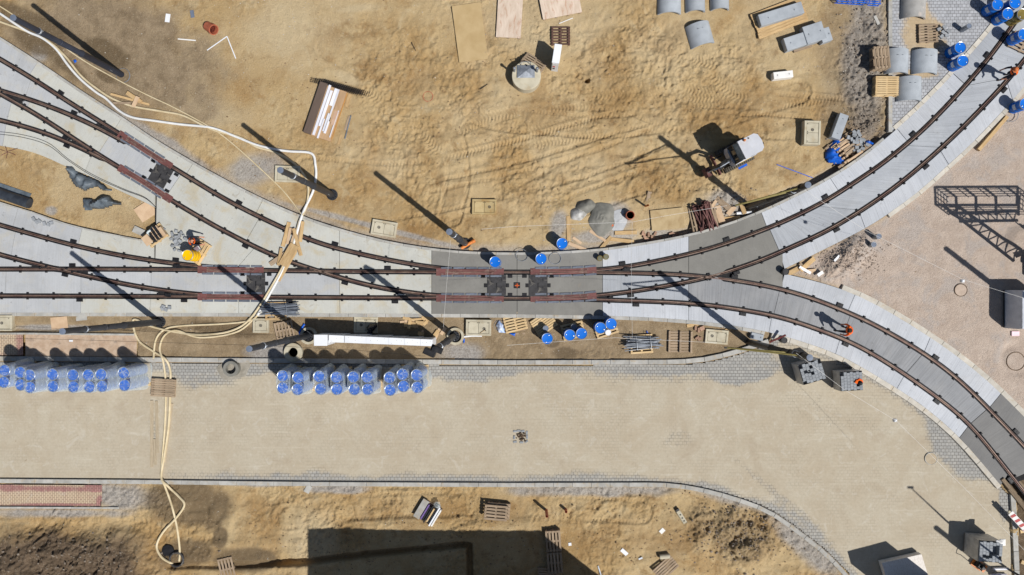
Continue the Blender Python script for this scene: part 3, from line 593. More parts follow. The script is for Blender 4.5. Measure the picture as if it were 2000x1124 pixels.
strip(dn(r_se_u), up(r_ne_l), [(1177, 'D', 1177), (1345, 'B', 1345), (1396, 'B', 1396)], (1052, 1052))
strip(dn(r_ne_u), up(cat(J(r_se_u, 1180, 1405), J(r_ne_l, 1415, 2048))), [(1345, 'D', 1345), (1504, 'D', 1521), (1603, 'B', 1674), (1775, 'B', 1832), (1893, 'B', 1964), (2040, 'B', 2046)], (1215, 1215))
strip(dn(cat(J(r_ne_l, 1100, 1402), J(r_se_u, 1412, 2048))), up(r_se_l), [(1345, 'B', 1345), (1522, 'M', 1512), (1660, 'M', 1646), (1800, 'M', 1771), (1926, 'M', 1897), (2030, 'E', 1985)], (1130, 1130))
strip(dn(r_ne_l), up(r_se_u), [(1529, 'D', 1529)], (1438, 1438))
strip(dn(r_ne_l), e_ne_l, [(1680, 'W', 1690), (1838, 'W', 1853), (1968, 'W', 1978), (2042, 'W', 2047)], (1524, 1532))
strip(e_se_u, up(r_se_u), [(1670, 'W'), (1817, 'W', 1806), (1955, 'W', 1934), (2045, 'E', 2030)], (1532, 1526))
strip(dn(cat(J(r_w_l, -40, 1050), J(r_se_l, 1060, 2038))), e_bot, [(158, 'A', 157), (294, 'T', 292), (466, 'T', 466), (663, 'T', 664), (843, 'T', 843), (1010, 'D', 1010), (1177, 'D', 1177), (1345, 'W', 1345), (1507, 'W', 1502), (1640, 'W', 1632), (1765, 'W', 1752), (1890, 'W', 1874), (1968, 'E', 1955)], (-38, -38))
# ------------------------------------------------------------------ kerbs: every stone a piece
kerb_m = mat('kerb_concrete', C(186, 184, 178), C(164, 162, 156), .9, 2.5, .3, 40, rnd=.10, dirt=C(176, 158, 128), dirt_amt=.6)
kerb_pale = mat('kerb_pale', C(212, 206, 194), C(194, 188, 176), .9, 2.5, .3, 40, rnd=.08, dirt=C(190, 172, 142), dirt_amt=.5)
def kerb(label, curve, side, width, length, zt, zb, m, x0=None, x1=None):
    """row of kerb stones beside a traced line; side +1 = towards larger photo y"""
    p = curve.p if isinstance(curve, Curve) else np.array(curve, float)
    if x0 is not None: p = p[(p[:, 0] >= x0) & (p[:, 0] <= x1)]
    A = np.array([G(x, y, zt)[:2] for x, y in p]); d = np.r_[0, np.cumsum(np.hypot(*np.diff(A, axis=0).T))]
    def at(s): return np.array([np.interp(s, d, A[:, 0]), np.interp(s, d, A[:, 1])])
    root = thing('kerb', label, 'kerb', (float(A[0, 0]), float(A[0, 1]), zb)); org = np.array(root.location[:2]); s = 0.0
    while s < d[-1] - 0.15:
        e = min(s + length, d[-1]); q = []
        for t in (s + 0.006, e - 0.006):
            c = at(t); tg = at(min(t + .05, d[-1])) - at(max(t - .05, 0)); tg /= np.hypot(*tg); nrm = np.array((tg[1], -tg[0])) * side
            q.append((c - org, c + nrm * width - org))
        j = random.uniform(-.006, .006); zt2 = zt - zb + j; k = 0.012
        (a0, b0), (a1, b1) = q
        lo = [a0, a1, b1, b0]; cen = sum(lo) / 4
        vs = [(x, y, 0) for x, y in lo] + [(x, y, zt2 - k) for x, y in lo] + [tuple(c2 + (cen - c2) / np.hypot(*(cen - c2)) * k * 1.3) + (zt2,) for c2 in lo]
        fs = [(8, 9, 10, 11), (0, 1, 2, 3)]
        for b in (0, 4):
            for i in range(4): fs.append((b + i, b + (i + 1) % 4, b + 4 + (i + 1) % 4, b + 4 + i))
        bm = bmesh.new(); vv = [bm.verts.new(v) for v in vs]
        for f in fs: bm.faces.new([vv[i] for i in f])
        bmesh.ops.recalc_face_normals(bm, faces=bm.faces); me = bpy.data.meshes.new('kerb_stone'); bm.to_mesh(me); bm.free(); me.materials.append(m)
        inst(me, 'kerb_stone', root); s = e
    return root
kerb('low concrete edging along the sandy side of the long curved tram track', e_top, -1, 0.13, 1.0, 0.004, -0.55, kerb_m, -40, 1738)
kerb('concrete edging between the tram track and the grey paved corner with concrete shells', e_top, -1, 0.24, 0.5, 0.004, -0.4, kerb_pale, 1742, 2045)
kerb('straight concrete edging between the tram slabs and the strip with drums and pallets', e_bot, 1, 0.19, 1.0, 0.004, -0.5, kerb_m, -40, 1500)
kerb('pale concrete edging between the curved tram track and the dusty road', e_bot, 1, 0.26, 1.0, 0.004, -0.5, kerb_pale, 1502, 1960)
kerb('pale edging stones between the curving tram track and the pinkish gravel wedge, on the walking person branch', e_se_u, -1, 0.26, 1.0, 0.006, -0.4, kerb_pale, 1640, 2050)
kerb('pale edging between the pinkish gravel and the track branch near the yellow beam', e_ne_l, 1, 0.22, 1.0, 0.006, -0.4, kerb_pale, 1722, 2050)
kerb('long grey kerb between the dusty road and the earth strip with the white cabinets', road_n, -1, 0.24, 1.0, -0.01, -0.45, kerb_m, -40, 1503)
kerb('grey kerb along the road edge beside the red paved footway and excavated earth', road_s, 1, 0.22, 1.0, -0.015, -0.45, kerb_m, -40, 1690)
kerb('thin edging strip along the crushed base beside the dark pole', np.array([(-40, 654), (60, 654), (150, 655), (262, 656)], float), -1, 0.10, 1.0, -0.01, -0.4, kerb_m)
kerb('thin edging between the red paved footway and the dark soil heap', np.array([(-40, 990), (100, 990.5), (232, 991)], float), 1, 0.10, 1.0, -0.02, -0.4, kerb_m)
kerb('short straight kerb running off beside the striped barrier board', np.array([(1974, 966), (1979, 1050), (1984, 1180)], float), -1, 0.26, 1.0, -0.005, -0.45, kerb_m)
kerb('raised straight kerb between the rubble and the grey paved corner', np.array([(1743, 258), (1743, 120), (1743, -60)], float), -1, 0.20, 1.0, 0.0, -0.45, kerb_m)
kerb('thin concrete edging around the sandy island between the tram tracks', cat(J(e_isl_b, -40, 290)), -1, 0.07, 1.0, 0.004, -0.4, kerb_m)
# ------------------------------------------------------------------ grooved tram rails
def rail_material():
    t = NT('rail_steel'); v = t.coord('Object'); n1 = t.noise(v, 1.2, 5, .6); n2 = t.noise(v, 14, 4, .7)
    c = t.mix(t.ramp(n1, .35, .65), C(118, 92, 84), C(146, 124, 110)); c = t.mix(t.math('MULTIPLY', t.ramp(n2, .4, .7), .4), c, C(82, 64, 58))
    c = t.mix(t.math('MULTIPLY', t.ramp(t.noise(v, 2.6, 3, .6), .6, .72), .5), c, C(176, 160, 142))
    t.base(c); t.b.inputs['Roughness'].default_value = .55; t.b.inputs['Metallic'].default_value = .25; return t.m
rail_m = rail_material()
filler_m = mat('chamber_filler', C(46, 47, 53), C(26, 27, 31), .7, 5, .3, 30, rnd=0, dirt=C(120, 112, 100), dirt_amt=.35)
clip_m = mat('black_clip', C(38, 38, 42), C(24, 24, 27), .55, 8, .2, 40, rnd=.1)
plate_m = mat('red_oxide_plate', C(126, 82, 78), C(100, 64, 62), .6, 3, .3, 30, metal=.1, dirt=C(168, 150, 136), dirt_amt=.45)
block_m = mat('grey_filler_block', C(118, 124, 136), C(88, 94, 106), .7, 4, .2, 30, rnd=.2)
cover_m = mat('black_cover', C(70, 69, 70), C(46, 45, 47), .7, 2.2, .4, 30, rnd=.05, dirt=C(140, 134, 124), dirt_amt=.55)
steel_m = mat('galvanised', C(176, 182, 190), C(140, 146, 154), .45, 6, .1, 30, metal=.6)
def world_line(c, x0, x1, z):
    p = c.cut(x0, x1); w = [G(x, y, z) for x, y in p]; d = np.r_[0, np.cumsum([(w[i + 1] - w[i]).length for i in range(len(w) - 1)])]
    A = np.array([q[:2] for q in w])
    def at(s):
        s = min(max(s, 0), d[-1]); c0 = np.array((np.interp(s, d, A[:, 0]), np.interp(s, d, A[:, 1])))
        a = np.array((np.interp(min(s + .2, d[-1]), d, A[:, 0]), np.interp(min(s + .2, d[-1]), d, A[:, 1]))) - np.array((np.interp(max(s - .2, 0), d, A[:, 0]), np.interp(max(s - .2, 0), d, A[:, 1])))
        a = a / (np.hypot(*a) + 1e-9); return c0, a
    return at, d[-1]
def sweep(at, s0, s1, prof, org, step=.45, close=True):
    n = max(2, int((s1 - s0) / step) + 1); m = MB(); vs = []; fs = []; k = len(prof)
    for s in np.linspace(s0, s1, n):
        c, t = at(s); nr = np.array((-t[1], t[0]))
        for o, z in prof: q = c + nr * o - org; vs.append((q[0], q[1], z))
    for i in range(n - 1):
        for j in range(k - 1): fs.append((i * k + j, i * k + k + j, i * k + k + j + 1, i * k + j + 1))
    fs.append(tuple(range(k))); fs.append(tuple((n - 1) * k + j for j in range(k - 1, -1, -1)))
    return m.add(vs, fs)
clip_me = MB().box((0, 0, 0.0), (0.12, 0.10, 0.06), ch=.015).box((0, 0.0, .04), (.05, .05, .03)).mesh('rail_clip'); clip_me.materials.append(clip_m)
box_me = MB().box((0, 0, 0.0), (0.34, 0.20, 0.06), ch=.015).box((0, 0, .035), (.24, .11, .02)).box((0, .03, .05), (.05, .05, .03)).mesh('rail_box'); box_me.materials.append(clip_m)
gauge = [0]
def rail(label, c, x0, x1, flip=1, clips=True, phase=0.0, skip=()):
    at, L = world_line(c, x0, x1, 0.0); org, _ = at(0); org = np.array(org)
    root = thing('tram_rail', label, 'rail', (float(org[0]), float(org[1]), -0.075))
    f = flip; zo = 0.075
    prof = [(-.060, 0.0), (-.058, zo + .004), (-.052, zo + .013), (-.010, zo + .013), (-.006, zo + .004), (-.004, zo - .06), (.034, zo - .06), (.036, zo + .004), (.038, zo + .008), (.052, zo + .008), (.056, zo)] + [(.058, 0.0)]
    if f < 0: prof = [(-a, b) for a, b in prof][::-1]
    sweep(at, 0, L, prof, org).build('rail_profile', rail_m, root)
    for s in (-1, 1):
        pr = [(s * .066, 0), (s * .068, .03), (s * .112, .04), (s * .116, 0)]
        if s < 0: pr = pr[::-1]
        sweep(at, 0, L, pr, org).build('filler_strip', filler_m, root)
    if clips:
        s = 0.6 + phase; k = 0
        while s < L - .3:
            cc, t = at(s); px, py = W2P(np.array([cc[0]]), np.array([cc[1]]), 0.0); s += 1.42; k += 1
            if any(a <= px[0] <= b for a, b in skip): continue
            rz = math.atan2(t[1], t[0]); nr = np.array((-t[1], t[0]))
            for sd in (-1, 1):
                if k % 4 == 0 and sd == flip: q = cc + nr * sd * .20 - org; inst(box_me, 'rail_box', root, (q[0], q[1], .105), (0, 0, rz))
                else: q = cc + nr * sd * .145 - org; inst(clip_me, 'rail_clip', root, (q[0], q[1], .10), (0, 0, rz + (PI if sd < 0 else 0)))
    return root
SW = ((375, 530), (840, 1185))
rail('rail of the curved track nearest the grey paved corner', r_ne_u, 1034, 2044, 1, True, .1, SW)
rail('rail of the curved track on the side of the yellow beam and wire coil', r_ne_l, 1034, 2048, -1, True, .5, SW)
rail('rail of the curved track running between gravel wedge and walking person', r_se_u, 1034, 2048, 1, True, .3, SW)
rail('rail of the curved track nearest the dusty road and block stacks', r_se_l, 1034, 2036, -1, True, .8, SW)
rail('straight rail beside the black covers, on the side of the drums standing on concrete', r_w_u, -39, 1034, 1, True, .2, SW)
rail('straight rail nearest the strip with white cabinets', r_w_l, -39, 1034, -1, True, .6, SW)
rail('curved rail passing the yellow drum and kneeling worker', r_w2_u, -39, 470, 1, True, .4, SW)
rail('curved rail crossing the straight track beside the dark pole by the hoses', r_w2_l, -39, 470, -1, True, .0, SW)
rail('outermost rail of the curved track under the timber boards', r_nw_u, -39, 960, 1, True, .2, ((225, 335), (375 + 465, 1185)))
rail('second rail of the curved track under the timber boards', r_nw_l, -39, 960, -1, True, .7, ((205, 335), (840, 1185)))
rail('branching rail inside the curved track opposite the dark wrapped pole', r_nw2_u, -39, 262, 1, True, .5)
rail('branching rail next to the sandy island with grey plastic sheets', r_nw2_l, -39, 222, -1, True, .2)
# switches: red-brown tongue plates, grey filler blocks, black drive covers
blk_me = MB().box((0, 0, 0), (0.60, .105, .05), ch=.01).mesh('filler_block'); blk_me.materials.append(block_m)
def switch(label, rails, x0, x1, cover=None, crz=0.0, csize=(1.0, 1.15), other=None):
    c0 = G(x0, float(rails[0].y(x0))); root = thing('rail_switch', label, 'rail switch', (c0.x, c0.y, -.075)); org = np.array(c0[:2])
    for k, c in enumerate(rails):
        at, L = world_line(c, x0, x1, 0.0)
        sweep(at, 0, L, [(-.14, 0.0), (-.14, .086), (-.06, .090), (-.055, .05), (-.02, .05), (-.015, .093), (.025, .093), (.03, .05), (.06, .05), (.065, .091), (.14, .088), (.14, 0.0)], org, .3).build('tongue_plate', plate_m, root)
        at2 = at
        for e in (0.25, L - .25):
            cc, t = at2(e); MB().box((0, 0, 0), (.5, .40, .020), ch=.005).build('end_plate', plate_m, root, loc=(cc[0] - org[0], cc[1] - org[1], .085), rz=math.atan2(t[1], t[0]))
        s = .55
        while s < L - .3:
            cc, t = at2(s); nr = np.array((-t[1], t[0])); rz = math.atan2(t[1], t[0]); s += .66
            for sd in (-1, 1):
                q = cc + nr * sd * .215 - org; inst(blk_me, 'filler_block', root, (q[0], q[1], .085), (0, 0, rz))
    if cover:
        p = G(*cover); loc = (p.x - org[0], p.y - org[1], .085)
        cv = MB().box((0, 0, 0), (csize[0], csize[1], .04), ch=.01).build('drive_cover', cover_m, root, loc=loc, rz=crz)
        for a, b, w2, h2 in ((0, 0, .05, .26), (.25, -.1, .03, .10), (-.28, .2, .08, .04), (.26, .3, .03, .16)):
            MB().box((a, b, .026), (w2, h2, .02)).build('handle_slot', clip_m, cv)
        for sd in (-1, 1): MB().box((sd * (csize[0] / 2 + .09), 0, 0), (.15, .2, .05), ch=.01).build('bracket', clip_m, cv)
        for a in (-1, 1):
            for b in (-1, 1): MB().box((a * (csize[0] / 2 + .22), b * (csize[1] / 2 - .1), 0.0), (.24, .15, .05), ch=.01).build('bracket', clip_m, cv)
    return root
switch('black covered switch between the straight rails near the bare timber boards', [r_w_u, r_w_l], 386, 515, (500, 554.5), 0, (1.0, 1.18))
switch('black covered switch on the dark concrete, on the side of the orange pipe', [r_w_u, r_w_l], 852, 984, (970, 558), 0, (1.0, 1.16))
switch('black covered switch on the dark concrete, on the side of the two small brass cans', [r_ne_u, r_ne_l], 1036, 1165, (1051, 558), 0, (1.0, 1.16))
switch('slanting black covered switch on the curved track beside the grey plastic sheets', [r_nw_u, r_nw_l], 232, 335, (313, 344), ang(105, 62), (1.0, 1.2))
# drain box with orange cross between the covers
d = thing('drain_box', 'small black box with an orange cross between the two black track covers', 'drain box', G(1010, 558, 0.004))
m = MB()
for a, b, w2, h2 in ((0, .13, .32, .04), (0, -.13, .32, .04), (.14, 0, .04, .22), (-.14, 0, .04, .22)): m.box((a, b, .02), (w2, h2, .05))
m.build('rim', clip_m, d); MB().box((0, 0, .004), (.24, .22, .008)).build('bottom', cover_m, d)
MB().box((0, 0, .03), (.24, .05, .03)).box((0, .07, .03), (.05, .09, .028)).box((0, -.07, .03), (.05, .09, .028)).build('cross', mat('orange_plastic', C(214, 98, 40), C(180, 76, 30), .5, 5, .1, 20), d)
# wooden sleepers of the unfinished end
wood_old = mat('old_timber', C(150, 132, 108), C(112, 96, 78), .85, 5, .4, 30, stretch=(1, 8, 8), rnd=.2)
for k, (a, b, rz) in enumerate(((1972, 956, -.9), (1990, 945, -.85), (1985, 975, -.9))):
    p = E(a, b); tag(MB().box((0, 0, .08), (1.5, .2, .16), ch=.015).build('sleeper', wood_old, None, loc=(p.x, p.y, p.z), rz=rz), 'timber bearer lying in the open trench at the unfinished track end', 'timber', 'bearers in the open trench')
# ================================================================== objects
wood_new = mat('fresh_pallet_wood', C(222, 196, 152), C(200, 170, 124), .8, 3, .3, 25, stretch=(1.2, 9, 9), rnd=.12)
wood_grey = mat('weathered_pallet_wood', C(176, 156, 132), C(146, 126, 104), .85, 3, .35, 25, stretch=(1.2, 9, 9), rnd=.15)
wood_dark = mat('brown_painted_pallet', C(112, 84, 72), C(84, 62, 54), .8, 3, .35, 25, stretch=(1.2, 9, 9), rnd=.12)
wood_tan = mat('tan_board', C(208, 178, 132), C(184, 152, 108), .8, 2.5, .25, 25, stretch=(1, 7, 7), rnd=.14)
ply = mat('dusty_plywood', C(200, 178, 138), C(182, 158, 118), .85, 1.8, .25, 30, rnd=.1, dirt=C(160, 132, 92), dirt_amt=.5)
ply_white = mat('stained_white_board', C(224, 206, 188), C(204, 184, 164), .8, 1.5, .2, 30, rnd=.06, dirt=C(176, 124, 92), dirt_amt=.6, stretch=(2.5, .8, 1))
conc = mat('precast_concrete', C(178, 184, 190), C(160, 166, 172), .85, 1.6, .25, 35, rnd=.06)
conc_beige = mat('beige_concrete', C(202, 194, 172), C(182, 174, 152), .9, 2.0, .25, 35, rnd=.07, dirt=C(176, 150, 110), dirt_amt=.4)
white_p = mat('white_painted_metal', C(240, 242, 245), C(228, 231, 236), .4, 1, .0, 10, rnd=.03)
black_m = mat('black_plastic', C(40, 40, 43), C(26, 26, 29), .5, 4, .15, 30, rnd=.1)
terracotta = mat('terracotta_pipe', C(192, 112, 84), C(164, 90, 66), .6, 3, .15, 30, rnd=.08)
orange_pipe_m = mat('orange_pvc', C(222, 136, 66), C(200, 116, 54), .5, 3, .1, 30)
blue_p = mat('drum_blue', C(0, 104, 200), C(0, 96, 186), .38, 2, .05, 20, rnd=.05)
blue_lid = mat('drum_lid_blue', C(4, 114, 222), C(0, 106, 208), .42, 3, .03, 20, rnd=.05, dirt=C(10, 86, 172), dirt_amt=.35)
yellow_p = mat('drum_yellow', C(250, 200, 0), C(238, 184, 0), .4, 2, .05, 20, rnd=0)
silver = mat('silver_ring', C(208, 214, 222), C(182, 190, 200), .3, 6, .05, 20, metal=.7, rnd=.05)
pole_m = mat('anthracite_steel', C(60, 62, 67), C(50, 52, 57), .5, 1.2, .08, 40, rnd=.06)
cap_m = mat('grey_cap', C(120, 130, 148), C(104, 114, 130), .5, 3, .05, 20)
rust_m = mat('rusty_steel', C(126, 88, 84), C(92, 60, 56), .75, 6, .4, 30, rnd=.2)
orange_v = mat('hi_vis_orange', C(255, 112, 12), C(246, 92, 4), .7, 6, .2, 20, rnd=0)
navy = mat('navy_workwear', C(46, 48, 60), C(32, 34, 44), .9, 5, .2, 30, rnd=0)
skin_m = mat('skin', C(206, 150, 122), C(190, 132, 106), .6, 8, .05, 30, rnd=0)
hose_m = mat('cream_hose', C(226, 210, 176), C(206, 188, 150), .6, 2, .1, 30, rnd=.06)
hose_w = mat('white_hose', C(240, 240, 238), C(222, 222, 220), .5, 2, .1, 30, rnd=.03)
tarp_blue = mat('blue_tarpaulin', C(26, 108, 222), C(14, 84, 186), .5, 4, .3, 12, rnd=0)
tarp_grey = mat('grey_membrane', C(112, 122, 130), C(78, 86, 94), .5, 3, .4, 10, rnd=.05)
pale_grey = mat('pale_paving_block', C(158, 162, 166), C(140, 144, 148), .9, 5, .3, 40, rnd=.12)
card = mat('cardboard', C(212, 184, 152), C(196, 166, 134), .85, 2, .1, 20, rnd=.08)
cream_p = mat('polystyrene', C(244, 242, 238), C(232, 230, 226), .8, 3, .15, 40, rnd=.02)
cement = mat('grey_cement', C(142, 140, 132), C(118, 117, 110), .95, 2, .5, 30, rnd=.05)
paper = mat('drum_paper_label', C(210, 212, 220), C(190, 194, 206), .6, 8, .0, 20)
# ---- drums
DH = .88; DR = .2925
def drum_meshes(tag_, m_body, m_lid):
    pr = [(0, 0), (DR - .012, 0), (DR, .012), (DR, .03), (DR - .010, .045)]
    for zr in (.30, .58): pr += [(DR - .010, zr - .03), (DR + .004, zr - .01), (DR + .004, zr + .01), (DR - .010, zr + .03)]
    pr += [(DR - .010, DH - .05), (DR - .004, DH - .035), (DR - .008, DH - .022), (DR - .018, DH - .022), (DR - .02, DH - .03), (0, DH - .03)]
    def smooth(me, m):
        me.materials.append(m); me.polygons.foreach_set('use_smooth', [True] * len(me.polygons)); me.set_sharp_from_angle(angle=math.radians(35)); return me
    body = smooth(MB().lathe(pr, n=28).mesh('shell'), m_body)
    lid = smooth(MB().lathe([(DR - .022, DH - .030), (DR - .022, DH - .016), (DR - .05, DH - .020), (0, DH - .018)], n=28).mesh('lid'), m_lid)
    ring = smooth(MB().lathe([(DR - .02, DH - .03), (DR + .006, DH - .032), (DR + .010, DH - .012), (DR - .004, DH), (DR - .02, DH - .008), (DR - .02, DH - .03)], n=28).mesh('ring'), silver)
    bung = smooth(MB().lathe([(.032, 0), (.032, .014), (.022, .018), (0, .018)], n=10).mesh('bung'), silver)
    return body, lid, ring, bung
DM = drum_meshes('b', blue_p, blue_lid); YM = drum_meshes('y', yellow_p, yellow_p)
lab_me = MB()
for i in range(6):
    a0, a1 = -.5 + i / 6, -.5 + (i + 1) / 6
    lab_me.add([((DR + .002) * math.cos(a), (DR + .002) * math.sin(a), z) for a, z in ((a0, .33), (a1, .33), (a1, .55), (a0, .55))], [(0, 1, 2, 3)])
lab_me = lab_me.mesh('paper_label'); lab_me.materials.append(paper)
def drum(loc, label, group=None, meshes=DM, rz=None, cat_='drum', name='steel_drum', full=True, lab=None):
    r = thing(name, label, cat_, loc, random.uniform(0, 6.28) if rz is None else rz, group)
    inst(meshes[0], 'shell', r); inst(meshes[1], 'lid', r); inst(meshes[2], 'ring', r)
    if full:
        for s in (-1, 1): inst(meshes[3], 'bung', r, (s * .19, 0, DH - .02))
    if lab is not None: inst(lab_me, 'paper_label', r, rot=(0, 0, lab - r.rotation_euler.z))
    return r
# ---- pallets: each board its own piece
PAL = {}
def pal_mesh(L, W, T, m, nm):
    k = (round(L, 3), round(W, 3), round(T, 3), m.name)
    if k not in PAL:
        me = MB().box((0, 0, 0), (L, W, T), ch=.004).mesh(nm); me.materials.append(m); PAL[k] = me
    return PAL[k]
def pallet(loc, label, L=1.2, W=.8, rz=0.0, n=7, m=wood_new, bw=.1, tilt=None, group=None, upside=False):
    """boards run along L, stacked across W; stringers run across"""
    t = thing('wooden_pallet', label, 'pallet', loc, rz, group, tilt)
    zt = .133 if not upside else .011; zb = .011 if not upside else .133
    for i in range(n):
        y = -W / 2 + bw / 2 + i * (W - bw) / (n - 1); inst(pal_mesh(L, bw, .022, m, 'deck_board'), 'deck_board', t, (random.uniform(-.008, .008), y, zt), (0, 0, random.uniform(-.008, .008)))
    for x in (-L / 2 + .06, 0, L / 2 - .06):
        inst(pal_mesh(.1, W, .022, m, 'stringer'), 'stringer', t, (x, 0, zt - .022 if not upside else zt + .022)); inst(pal_mesh(.1, W, .022, m, 'stringer'), 'bottom_board', t, (x, 0, zb))
        for y in (-W / 2 + .06, 0, W / 2 - .06): inst(pal_mesh(.1, .11, .078, m, 'block'), 'block', t, (x, y, .066))
    return t
# pallets standing on the earth
def pal_e(px, py, label, **k): p = E(px, py); return pallet((p.x, p.y, p.z), label, **k)
pal_e(1095, 72, 'dark brown open slatted pallet lying beside the upright white cabinet', L=1.0, W=.98, n=7, m=wood_dark, bw=.075)
p = G(1042, 124, .25); pallet((p.x, p.y, EZ + .25), 'weathered pallet leaning against the round concrete well', L=1.25, W=.8, rz=ang(62, 38), n=5, m=wood_grey, bw=.1, tilt=(-.55, 0))
pal_e(1006, 629, 'pale new pallet lying behind the cable chamber with the hammer', L=1.2, W=1.0, rz=ang(46, -11), n=7)
pal_e(1004, 639, 'old brown pallet half hidden under the pale new pallet', L=1.15, W=.85, rz=ang(46, -2), n=5, m=wood_grey).location.z -= .148
pal_e(1062, 632, 'tilted pale pallet with a grey tin and blue drum at its corner', L=1.2, W=.95, rz=ang(40, -26), n=8, tilt=(0, 0))
p3 = pal_e(1119, 646, 'short pallet under the side by side pair of blue drums', L=1.2, W=.85, rz=ang(43, -10), n=5)
p4 = pal_e(1183, 642, 'pallet under the diagonal pair of blue drums with a white tin', L=1.2, W=.8, rz=ang(42, -14), n=5)
pal_e(1328, 668, 'pallet lying upside down with three bearers showing', L=1.28, W=1.12, rz=ang(40, 1), n=8, m=wood_grey, bw=.1, upside=True)
p6 = pal_e(1252, 672, 'pale pallet under a bundle of galvanised tubes', L=1.2, W=1.0, rz=ang(44, -3), n=6)
p7 = pal_e(548, 607, 'pallet under the tube bundle beside the white hoses', L=1.15, W=.95, rz=ang(44, -1), n=5, m=wood_tan)
p7.location = (p7.location.x, p7.location.y, .006)
pal_e(557, 645, 'worn pallet lying between tube bundle and leaning pole', L=.95, W=1.0, rz=ang(9, 43), n=6, m=wood_grey)
p = G(322, 757, RZ); pallet((p.x, p.y, RZ + .06), 'weathered pallet bridging the hoses at the kerb of the dusty road', L=1.3, W=.95, rz=ang(50, 3), n=8, m=wood_grey, bw=.1)
pal_e(448, 1108, 'old pallet on the trench edge beside the pump well', L=1.25, W=.8, rz=ang(8, 34), n=5, m=wood_grey)
q = pal_e(969, 997, 'grey weathered pallet on top of a stack beside the open carton', L=1.22, W=.8, rz=ang(44, 4), n=5, m=wood_grey, bw=.115); q.location.z += .30
q = pal_e(974, 995, 'lower weathered pallet of the two-pallet stack', L=1.22, W=.82, rz=ang(44, 4), n=5, m=wood_grey); q.location.z += .15
q = pal_e(974, 995, 'bottom pallet of the stack on excavated earth', L=1.22, W=.82, rz=ang(44, 4), n=5, m=wood_grey)
for k, (a, b) in enumerate(((1081, 1056), (1084, 1098))):
    for lv in range(3):
        q = pal_e(a - 1, b - 4, ['slatted pallet at the sunlit end of the long pallet row', 'slatted pallet of the row crossing the shadow edge'][k] + [', lowest', ', middle', ', topmost'][lv] + ' of its stack', L=1.1, W=.8, rz=ang(3, 43), n=5, m=wood_grey, bw=.11); q.location.z = EZ + lv * .146
pal_e(1070, 1117, 'pallet lying in deep shade beside the pallet row', L=1.1, W=.5, rz=ang(44, 2), n=4, m=wood_grey)
pal_e(1299, 1108, 'slanting slatted pallet beside a short pipe stub on the excavated earth', L=1.25, W=.8, rz=ang(38, -32), n=6, m=wood_grey, tilt=(.1, .08))
p = G(1811, 67, 0); pallet((p.x, p.y, -.02), 'pallet with a few loose paving blocks on the paved corner', L=1.0, W=.95, rz=ang(40, -1), n=7, m=wood_grey, bw=.08)
for k in range(5):
    p = G(1713, 119, 0); pallet((p.x - .01 * k, p.y + .01 * (k % 2), EZ + .01 + k * .147), 'grey weathered pallet beside the concrete shells, ' + ['lowest', 'second from the bottom', 'middle', 'second from the top', 'topmost'][k] + ' of its stack', L=1.15, W=.8, rz=ang(0, 40) + .02 * k, n=5, m=wood_grey, bw=.09)
for k in range(3):
    p = G(1727, 171, 0); pallet((p.x, p.y, EZ + .01 + k * .147), 'pale new pallet beside the concrete shell nearest the track edging, ' + ['lowest', 'middle', 'topmost'][k] + ' of its stack', L=1.2, W=1.0, rz=ang(44, 1), n=9, m=wood_new, bw=.09)
# drums standing free
def drum_at(px, py, base, label, **k): p = G(px, py, base + DH); return drum((p.x, p.y, base), label, **k)
drum_at(967, 512, .006, 'blue drum alone on dark concrete beside the orange pipe')
drum_at(1057, 506, .006, 'blue drum on dark concrete between the two wire hoops')
p = E(1096, 478); drum_at(1098, 476, p.z + .005, 'blue drum on the sand near the cement heap and loose boards')
drum_at(1069, 662, EZ + .01, 'blue drum at the corner of the tilted pallet with the grey tin')
drum_at(1113, 655, EZ + .152, 'blue drum on the short pallet, next to the tilted pallet')
drum_at(1136, 652, EZ + .152, 'blue drum on the short pallet, next to the diagonal pair')
drum_at(1173, 641, EZ + .152, 'blue drum of the diagonal pair nearer the single pallet drums')
drum_at(1194, 633, EZ + .152, 'blue drum of the diagonal pair nearer the rail')
drum_at(1949, 9, -.018, 'blue drum of the trio in the paved corner nearest the silver tin', lab=3.6)
drum_at(1983, 6, -.018, 'blue drum of the paved corner trio nearest the brass coloured drum')
drum_at(1969, 27, .008, 'blue drum with a paper label at the rail end of the trio', lab=3.7)
drum_at(1876, 93, -.018, 'blue drum beside concrete shell, farther from the tram rail', lab=3.4)
drum_at(1881, 119, .008, 'blue drum beside concrete shell with paper labels by the edging', lab=3.4)
drum_at(2000, 67, .16, 'blue drum on timber between the curved rails', lab=3.3)
drum_at(2003, 203, -.06, 'blue drum beside the wire coil and yellow beam', lab=3.4)
drum_at(1998, 28, .01, 'brass coloured drum half hidden behind the blue trio', meshes=drum_meshes('o', mat('brass', C(170, 150, 84), C(140, 122, 66), .35, 3, .05, 20, metal=.5), mat('brass', )))
p = G(1985, 88, 0); pallet((p.x + .3, p.y, .005), 'pallet between the curved rails under a blue drum', L=1.4, W=.9, rz=ang(50, 24), n=5, m=wood_grey)
